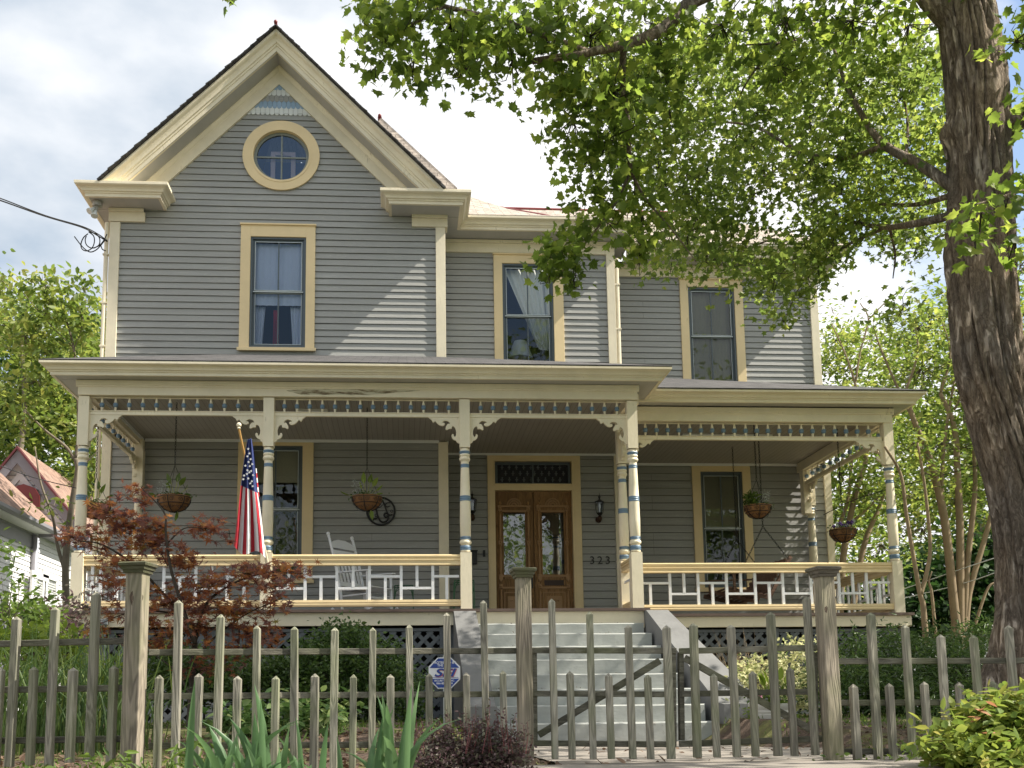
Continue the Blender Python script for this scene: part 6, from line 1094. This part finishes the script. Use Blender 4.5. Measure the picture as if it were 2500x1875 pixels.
shrub('shrub', 'small dark green shrub under the red Japanese maple', 430, 1690, 12.6, pxb([(410, 1640, 12.6, 80, 70, .6, 150), (540, 1660, 12.8, 80, 60, .6, 130), (620, 1650, 13, 50, 60, .5, 70)]), 'box', .07, OVAL, 15, .09)
shrub('azalea_shrub', 'dark green azalea behind the fence right of the grained gate post', 2120, 1700, 13, pxb([(2080, 1610, 13.4, 60, 60, .7, 70), (2180, 1600, 13.2, 80, 70, .7, 110), (2130, 1680, 12.6, 100, 80, .8, 190), (2220, 1700, 12.4, 80, 60, .8, 110), (2030, 1680, 12.6, 50, 70, .6, 60)]), 'box', .10, LANCE, 13, .12)
shrub('azalea_shrub', 'dark green azalea behind the fence beside the maple trunk', 2300, 1700, 12.4, pxb([(2290, 1590, 13.4, 80, 50, .7, 100), (2320, 1670, 12.4, 90, 80, .8, 170), (2400, 1640, 12.4, 60, 80, .7, 90), (2260, 1740, 12, 90, 40, .7, 80), (2380, 1550, 14, 60, 30, .6, 40)]), 'box', .10, LANCE, 13, .12)
shrub('euonymus_shrub', 'cream variegated shrub behind the right gate leaf', 1900, 1700, 13.6, pxb([(1860, 1660, 13.6, 80, 50, .6, 70), (1960, 1620, 13.8, 80, 60, .6, 80), (1800, 1690, 13.4, 40, 30, .4, 22), (1930, 1700, 13.2, 70, 60, .6, 60)]), 'creamleaf', .07, OVAL, 13, .09)
shrub('purple_shrub', 'dark purple shrub at the far left beside the neighbouring house', 100, 1600, 13.5, pxb([(120, 1510, 13.5, 60, 50, .6, 60), (60, 1500, 14, 50, 40, .5, 26), (150, 1560, 13, 50, 50, .5, 60), (190, 1500, 14, 24, 60, .4, 22), (90, 1600, 13, 90, 40, .6, 60)]), 'barb', .07, OVAL, 13, .09)
shrub('lime_shrub', 'chartreuse leaved shrub behind the far left pickets', 70, 1600, 11.5, pxb([(40, 1560, 11.5, 60, 30, .5, 40), (110, 1545, 11.5, 50, 26, .4, 34), (170, 1580, 11.8, 26, 30, .3, 14), (30, 1640, 11, 60, 60, .5, 40), (130, 1650, 11.5, 80, 60, .5, 50), (250, 1650, 11.8, 70, 50, .4, 36)]), 'lime', .10, OVAL, 8, .09)
shrub('green_shrub', 'mid green shrub at the far left edge below the neighbouring house', 30, 1540, 12.5, pxb([(20, 1490, 12.5, 60, 40, .5, 34), (90, 1500, 12.5, 50, 26, .4, 20), (10, 1350, 12, 35, 30, .3, 8), (30, 1420, 12, 40, 30, .3, 6)]), 'weed', .10, OVAL, 8, .10)
shrub('barberry_shrub', 'purple-leaved barberry in front of the fence left of the gate', 1150, 1860, 5.7, pxb([(1150, 1850, 5.7, 110, 36, .22, 110), (1060, 1860, 5.6, 60, 30, .2, 40), (1240, 1855, 5.7, 50, 36, .2, 40), (1080, 1800, 5.7, 40, 26, .12, 14), (1180, 1795, 5.7, 40, 26, .12, 14), (1240, 1810, 5.7, 30, 24, .12, 9)]), 'barb', .026, OVAL, 26, .032, shell=.4, base=-.6)
rt = [o for o in bpy.data.objects if o.name == 'barberry_shrub'][0]
mb = MB(); PP = []
for i in range(60):
    x = random.uniform(1000, 1290); a = at(x, 1840, 5.7+random.uniform(-.2, .2)); h = random.uniform(.14, .30)*(1-.3*abs(x-1150)/130); e = a+Vector((random.uniform(-.05, .05), random.uniform(-.03, .03), h)); mb.tube([a, a.lerp(e, .6)+Vector((.008, 0, 0)), e], [.0025, .002, .001], 4); PP += [tuple(a.lerp(e, q)) for q in np.linspace(.1, 1, 14)]
mb.build('shoot', plain('red_shoot', (.16, .05, .05), .8), rt); leaves('shoot_leaves', np.array(PP), U(.012, .028, len(PP)), OVAL, M['barb'], rt, droop=.3, flat=.3)
nd = pxb([(2420, 1790, 5.3, 95, 80, .3, 120), (2340, 1830, 5.2, 60, 50, .25, 40), (2490, 1770, 5.3, 50, 80, .25, 50), (2400, 1860, 5.1, 110, 40, .3, 60)])
shrub('nandina_shrub', 'lime green leafy shrub with a few pink tips at the bottom right corner', 2420, 1860, 5.3, nd, 'nand', .075, OVAL, 11, .06, shell=.6, base=-.62, flat=.65, droop=.0)
P, _, _ = cloud(pxb([(2430, 1800, 5.02, 14, 10, .04, 1), (2385, 1740, 5.1, 8, 6, .03, 1)]), 5, .025); leaves('pink_tips', P, U(.05, .09, len(P)), OVAL, leafm('pink_young_leaf', [(.30, .14, .07), (.38, .22, .10)], .3), [o for o in bpy.data.objects if o.name == 'nandina_shrub'][0], droop=-.3, flat=.5)
# ---- blades
def blades(name, label, base, n, L, w, spread, mat, cat='plant', lean=.35, group=None, jit=None, seg=7, fan=0, top=None):
    b = Vector(base); root = empty(name, label, cat, tuple(b), group=group); V = np.zeros((n, (seg+1)*3, 3))
    for i in range(n):
        o = b+Vector((rng.normal()*spread[0], rng.normal()*spread[1], 0)); a = rng.uniform(0, 6.28); l = L*rng.uniform(.55, 1.1); ln = lean*rng.uniform(.1, 1.3); dx = Vector((math.cos(a), math.sin(a)*.6, 0)); ww = w*rng.uniform(.7, 1.2); f = rng.uniform(-.6, .6)
        sd = Vector((math.cos(f), math.sin(f), 0))
        for k in range(seg+1):
            t = k/seg; p = o+Vector((0, 0, l*(t-.28*ln*t*t*t*2)))+dx*l*ln*t**2.1; hw = ww*(.75+.5*t-1.25*t**3) if t < 1 else .0005; hw = max(hw, .0006)
            V[i, k*3] = p-sd*hw; V[i, k*3+1] = p+sd.cross(Vector((0, 0, 1)))*hw*.35; V[i, k*3+2] = p+sd*hw
    faces = [(k*3+j, k*3+j+1, k*3+4+j, k*3+3+j) for k in range(seg) for j in (0, 1)]
    o = rawmesh('blades', V.reshape(-1, 3), faces, (seg+1)*3, n, M[mat], root); o.data.polygons.foreach_set('use_smooth', [True]*len(o.data.polygons)); return root
def gp(x, Y, dz=0): X = wx(x, 1760, Y); return (X, Y, gz(X, Y)+dz)
blades('iris_plant', 'tall clump of grey-green iris blades in front of the fence, left of centre', (wx(560, 1880, 5.3), 5.3, -.62), 34, .74, .030, (.14, .06), 'iris', lean=.42, group='iris clumps in front of the fence')
blades('iris_plant', 'shorter clump of iris blades right of the tall one', (wx(720, 1890, 5.3), 5.35, -.62), 18, .54, .022, (.10, .05), 'iris', lean=.5, group='iris clumps in front of the fence')
blades('iris_plant', 'clump of pale-edged iris blades beside the purple barberry', (wx(950, 1885, 5.3), 5.3, -.62), 17, .72, .026, (.06, .04), 'iris', lean=.40, group='iris clumps in front of the fence')
for i, (x, Y, l_) in enumerate(((40, 8.2, 'far left edge'), (150, 8.6, 'second picket gap from the left'), (255, 8.3, 'left of the knotty fence post'))): blades('grass_clump', 'tall arching grass behind the pickets at the '+l_ if i == 0 else 'tall arching grass behind the pickets, '+l_, gp(x, Y), 170, 1.0, .007, (.22, .2), 'grass', lean=.5, group='tall grass clumps')
blades('dry_grass', 'dry tan ornamental grass right of the steps', gp(1800, 14.6), 160, 1.25, .004, (.14, .14), 'straw', lean=.55)
blades('wild_grass', 'loose green grass at the foot of the knotty fence post', (wx(430, 1880, 5.6), 5.7, -.6), 60, .34, .004, (.4, .12), 'weed', lean=.9)
P, Cc, Bc = cloud(pxb([(760, 1750, 9.6, 90, 36, .4, 26), (680, 1745, 9.6, 60, 40, .4, 20), (620, 1770, 9.4, 50, 40, .4, 16), (830, 1740, 9.4, 40, 36, .3, 12), (560, 1760, 9.4, 60, 40, .3, 14)]), 9, .09, .3)
b = gp(720, 9.6); root = empty('solomons_seal', 'variegated broad-leaved perennials behind the middle pickets', 'plant', b); leaves('foliage', P, U(.07, .14, len(P)), OVAL, M['vari'], root, droop=-.15, flat=.65); twigs('stems', Cc, np.array([[c[0], c[1], gz(c[0], c[1])] for c in Cc]), .004, M['weed'], root, 1, 0)
n = 46; mb = MB(); PP = []; root = empty('bamboo_weed', 'low lance-leaved weeds at the foot of the knotty fence post', 'weed', (wx(420, 1850, 5.6), 5.6, -.55))
for i in range(n):
    a = Vector((wx(random.uniform(200, 560), 1850, 5.65), 5.65+random.uniform(-.12, .12), -.5)); h = random.uniform(.10, .30); e = a+Vector((random.uniform(-.12, .12), random.uniform(-.05, .05), h)); mb.tube([a, e], [.002, .001], 4); PP += [tuple(a.lerp(e, q)) for q in np.linspace(.3, 1, 7)]
mb.build('stems', M['weed'], root); leaves('foliage', np.array(PP), U(.05, .11, len(PP)), LANCE, M['weed'], root, droop=-.05, flat=.6)
n = 60; PP = np.array([[wx(x, 1850, 6.0), 6.0+random.uniform(-.1, .3), random.uniform(-.42, -.33)] for x in list(U(2030, 2500, 34))+list(U(0, 130, 26))]); root = empty('weeds', 'small bright weeds along the foot of the fence', 'weed', tuple(PP[0])); leaves('foliage', np.repeat(PP, 5, 0)+rng.normal(size=(300, 3))*.03, U(.02, .05, 300), OVAL, M['weed'], root, droop=.1, flat=.5)
# ---- planter
c = at(1888, 1795, 12.3); root = empty('flower_pot', 'large weathered white pot of chard and herbs behind the right gate leaf', 'flower pot', tuple(c)); zb_ = c.z
mb = MB(); mb.lathe((c.x, c.y, zb_), [(0, .12), (.02, .16), (.06, .19), (.14, .235), (.22, .255), (.245, .26), (.25, .25), (.265, .25), (.27, .262), (.30, .262), (.31, .27), (.36, .28), (.375, .28), (.375, .24), (.30, .23)], 36, cap=False); mb.build('pot', M['pot'], root, auto=True)
mb = MB(); mb.lathe((c.x, c.y, zb_), [(.31, .25), (.32, .01)], 20, cap=False); mb.build('soil', M['soil'], root)
q0 = np.array((c.x, c.y, zb_+.32)); P = q0+np.stack([rng.normal(size=260)*.13, rng.normal(size=260)*.1, U(0, .22, 260)], 1); leaves('herbs', P, U(.03, .08, 260), OVAL, M['weed'], root)
mb = MB(); T = []
for i in range(12): d = Vector((random.uniform(-.5, .5), random.uniform(-.4, .3), 1)).normalized(); e = Vector(q0)+d*random.uniform(.2, .36)+Vector((.03, 0, 0)); mb.tube([Vector(q0), e], [.008, .005], 5); T.append((tuple(e), tuple(d*2)))
mb.build('stem', M['lime'], root); leaves('chard_leaf', np.array([t[0] for t in T]), U(.10, .2, 12), OVAL, M['lime'], root, droop=0, flat=.1, tipdir=np.array([t[1] for t in T]))
P = q0+np.stack([U(-.34, -.2, 120), U(-.1, .1, 120), U(-.26, .02, 120)], 1); leaves('trailing_leaves', P, U(.02, .05, 120), OVAL, M['lime'], root, droop=-.6)
mb = MB(); [mb.sphere((c.x-.19+random.uniform(-.03, .03), c.y-.15, zb_+.44+random.uniform(-.05, .05)), .013, 5) for i in range(12)]; mb.build('flower', plain('pink_petals', (.5, .2, .3), .6), root)
mb = MB(); mb.box(c.x-.25, c.x+.75, c.y-.3, c.y+.35, gz(c.x, c.y)-.05, zb_); tag(mb.build('brick_edging', paint('red_brick_paving', (.30, .17, .12), .9, (6, 6, 6), .2)), 'low red brick pad under the white flower pot', 'paving')
# ================================================================== NEIGHBOURS
NX = at(0, 1240, 22).x                                # eave edge of the neighbour, running away from the street
zE = at(0, 1240, 22).z; Ye = np.interp(0, [0], [0]); 
def depth_on_x(px, py, X): d = (px-PX)/F*CR-(py-PY)/F*CU+CF; return float(d[1]*X/d[0])
YE = depth_on_x(141, 1309, NX)
nb = empty('neighbour_house', 'white clapboard house with pinkish-brown shingle roofs at the left edge', 'house', (NX-3, YE, -.25))
nsid = paint('white_siding_paint', (.70, .70, .70), .6, (2, 2, 2), .06); ngry = paint('neighbour_grey_trim', (.24, .235, .26), .6, (2, 2, 2), .1)
WXn = NX-.45
def nwall(name, mbf, mat): mb = MB(); mbf(mb); return mb.build(name, mat, nb, fix=False)
mb = MB(); siding(mb, fx(WXn, 1), 15, YE-.4, -.3, zE-.35, .12); mb.build('wall', nsid, nb, fix=False)
mb = MB(); siding(mb, fy(YE-.4), WXn-4, WXn, -.3, zE+.2, .12); mb.build('wall', nsid, nb, fix=False)
mb = MB(); mb.box(WXn-.0, WXn+.03, 15, YE-.4, zE-.38, zE-.02); mb.box(WXn+.03, WXn+.05, 15, YE-.45, zE-.06, zE-.02); mb.build('frieze', ngry, nb)
mb = MB(); mb.box(WXn, NX-.02, 15, YE, zE-.02, zE+.0); mb.build('soffit', nsid, nb); mb = MB(); mb.sweep([(NX, YE+.02), (NX, 15)], [(0, 0), (.05, 0), (.09, .05), (.10, .12), (.085, .12), (.0, .12)], lambda u, v, h: (2*NX-u if 0 else u, v, zE-.02+h)); mb.build('gutter', ngry, nb)
for i in range(3): mb = MB(); mb.sweep([(NX+.02, YE+.02), (NX+.02, 15)], [(-.1, 0), (0, 0), (0, .1), (-.1, .1)], lambda u, v, h: (u, v, zE+h)); 
mb.build('fascia', ngry, nb)
t0 = at(0, 1184, 22); sl = .95
mb = MB(); mb.quad((NX+.08, 15, zE+.10), (NX+.08, YE+.15, zE+.10), (NX-3.5, YE+.15, zE+.10+3.6*sl), (NX-3.5, 15, zE+.10+3.6*sl)); mb.build('roof', M['nroof'], nb)
mb = MB(); X_ = NX+.06; mb.tube([(WXn+.10, YE-.5, zE-.05), (WXn+.10, YE-.5, zE-.35), (WXn+.07, YE-.5, zE-.5), (WXn+.07, YE-.5, -.3)], .05, 8); mb.build('downspout', ngry, nb)
n = 90; Ps = np.array([(random.uniform(1.2, 3.6), 14.9-.3*q+random.uniform(.02, .26), [1.12, .955, .76, .565, .362, .16, -.045, -.26][q]+.012) for q in [random.randrange(8) for _ in range(n)]]); tag(leaves('fallen_leaves', Ps, U(.02, .045, n), OVAL, M['litter'], droop=0, flat=.85), kind='stuff', label='a few dead leaves lying on the porch steps')
# wing further back with windows, and its gable
WX2 = WXn+.15; Y2a, Y2b = YE-.4, depth_on_x(262, 1440, WXn+.15)
zr = at(60, 1330, 19).z
mb = MB(); z2e = at(120, 1325, YE+1).z; siding(mb, fx(WX2, 1), Y2a, Y2b, -.3, z2e, .12); mb.build('wall', nsid, nb, fix=False)
def nwin(y0, y1, z0, z1):
    mb = MB(); X = WX2; mb.box(X, X+.05, y0-.12, y0, z0, z1); mb.box(X, X+.05, y1, y1+.12, z0, z1); mb.box(X, X+.06, y0-.16, y1+.16, z1, z1+.16); w = mb.build('window', nsid, nb)
    mb = MB(); n = int((z1-z0)/.06); [mb.box(X+.01, X+.03, y0, y1, z0+i*.06, z0+i*.06+.035) for i in range(n)]; mb.build('blind', plain('white_blind', (.5, .52, .5), .6), w)
for px in (92, 118, 168, 200): yy = depth_on_x(px, 1440, WX2); nwin(yy-.42, yy+.42, .3, at(px, 1415, yy).z)
GY = 28; ap = at(60, 1118, GY); e0 = at(-60, 1262, GY); e1 = at(232, 1330, GY)
mb = MB(); mb.poly([(e0.x, GY-.25, e0.z), (e1.x-.2, GY-.25, e0.z-.5), (e1.x-.2, GY-.25, e1.z), (ap.x, GY-.25, ap.z+.1)]); gw = mb.build('gable_wall', nsid, nb)
mb = MB(); z = e0.z-.5
while z < ap.z-.5: hw = (ap.z-z)*.9; mb.box(max(e0.x, ap.x-hw), min(e1.x, ap.x+hw), GY-.28, GY-.25, z, z+.012); z += .13
mb.build('clapboard_shadow_lines', ngry, nb)
for e in (e0, e1):
    strip = lambda t0, t1: [(ap.x, ap.z+t0), (e.x, e.z+t0), (e.x, e.z+t1), (ap.x, ap.z+t1)]
    mb = MB(); mb.prism(strip(.10, -.26), lambda u, v, d: (u, d, v), GY-.52, GY-.46); mb.build('barge_board', ngry, nb)
    mb = MB(); mb.prism(strip(-.42, -.66), lambda u, v, d: (u, d, v), GY-.30, GY-.27); mb.build('barge_board', nsid, nb)
    mb = MB(); mb.prism(strip(.19, .11), lambda u, v, d: (u, d, v), GY-.58, GY-.46); mb.build('verge', plain('maroon_verge', (.13, .03, .035), .6), nb)
for e in (e0, e1): mb = MB(); mb.quad(tuple(ap+Vector((0, -.42, .2))), tuple(e+Vector((0, -.42, .2))), (e.x, 45, e.z+.2), (ap.x, 45, ap.z+.2)); mb.build('roof', M['nroof'], nb)
vz = at(70, 1235, GY); mb = MB(); mb.prism([(vz.x-.4, vz.z-.45), (vz.x+.4, vz.z-.45), (vz.x+.4, vz.z+.2), (vz.x+.28, vz.z+.4), (vz.x, vz.z+.5), (vz.x-.28, vz.z+.4), (vz.x-.4, vz.z+.2)], lambda u, v, d: (u, d, v), GY-.45, GY-.3); [mb.box(vz.x-.22, vz.x+.22, GY-.5, GY-.45, vz.z-.28+i*.1, vz.z-.23+i*.1) for i in range(5)]; mb.build('louvre_vent', M['redm'], nb)
lo = at(141, 1300, YE+.5)
mb = MB(); mb.quad((WX2+.3, Y2a, z2e+.05), (WX2+.3, Y2b, z2e+.05), (WX2-3.2, Y2b, z2e+2.3), (WX2-3.2, Y2a, z2e+2.3)); mb.build('roof', M['nroof'], nb); mb = MB(); mb.box(WX2-.02, WX2+.36, Y2a, Y2b, z2e-.08, z2e+.04); mb.build('gutter', ngry, nb)
c = at(2290, 1495, 30); mb = MB(); siding(mb, fy(30), c.x-1.4, c.x+2.0, -.3, c.z+.35, .16); wb = mb.build('wall', nsid, None, fix=False); wb.name = 'distant_house'; tag(wb, 'sliver of a pale house beyond the crepe myrtle trunks', 'house')
for i, pts in enumerate(([(2000, 1262, 20), (2100, 1215, 19), (2300, 1160, 17), (2560, 1090, 14)], [(2200, 1440, 20), (2330, 1395, 17), (2480, 1345, 14)], [(2200, 1462, 20), (2350, 1425, 17), (2480, 1380, 14)], [(-20, 1130, 18), (80, 1165, 18.2), (180, 1190, 18.4), (290, 1215, 18.2)])):
    mb = MB(); mb.tube(curve([at(*p) for p in pts]), .008, 5); tag(mb.build('utility_wire', M['black'] if i in (0, 3) else M['lead'], None), ['dark overhead wire crossing behind the right porch corner', 'upper pale wire between the crepe myrtle trunks', 'lower pale wire between the crepe myrtle trunks', 'dark wire sagging in front of the neighbouring gable'][i], 'wire')
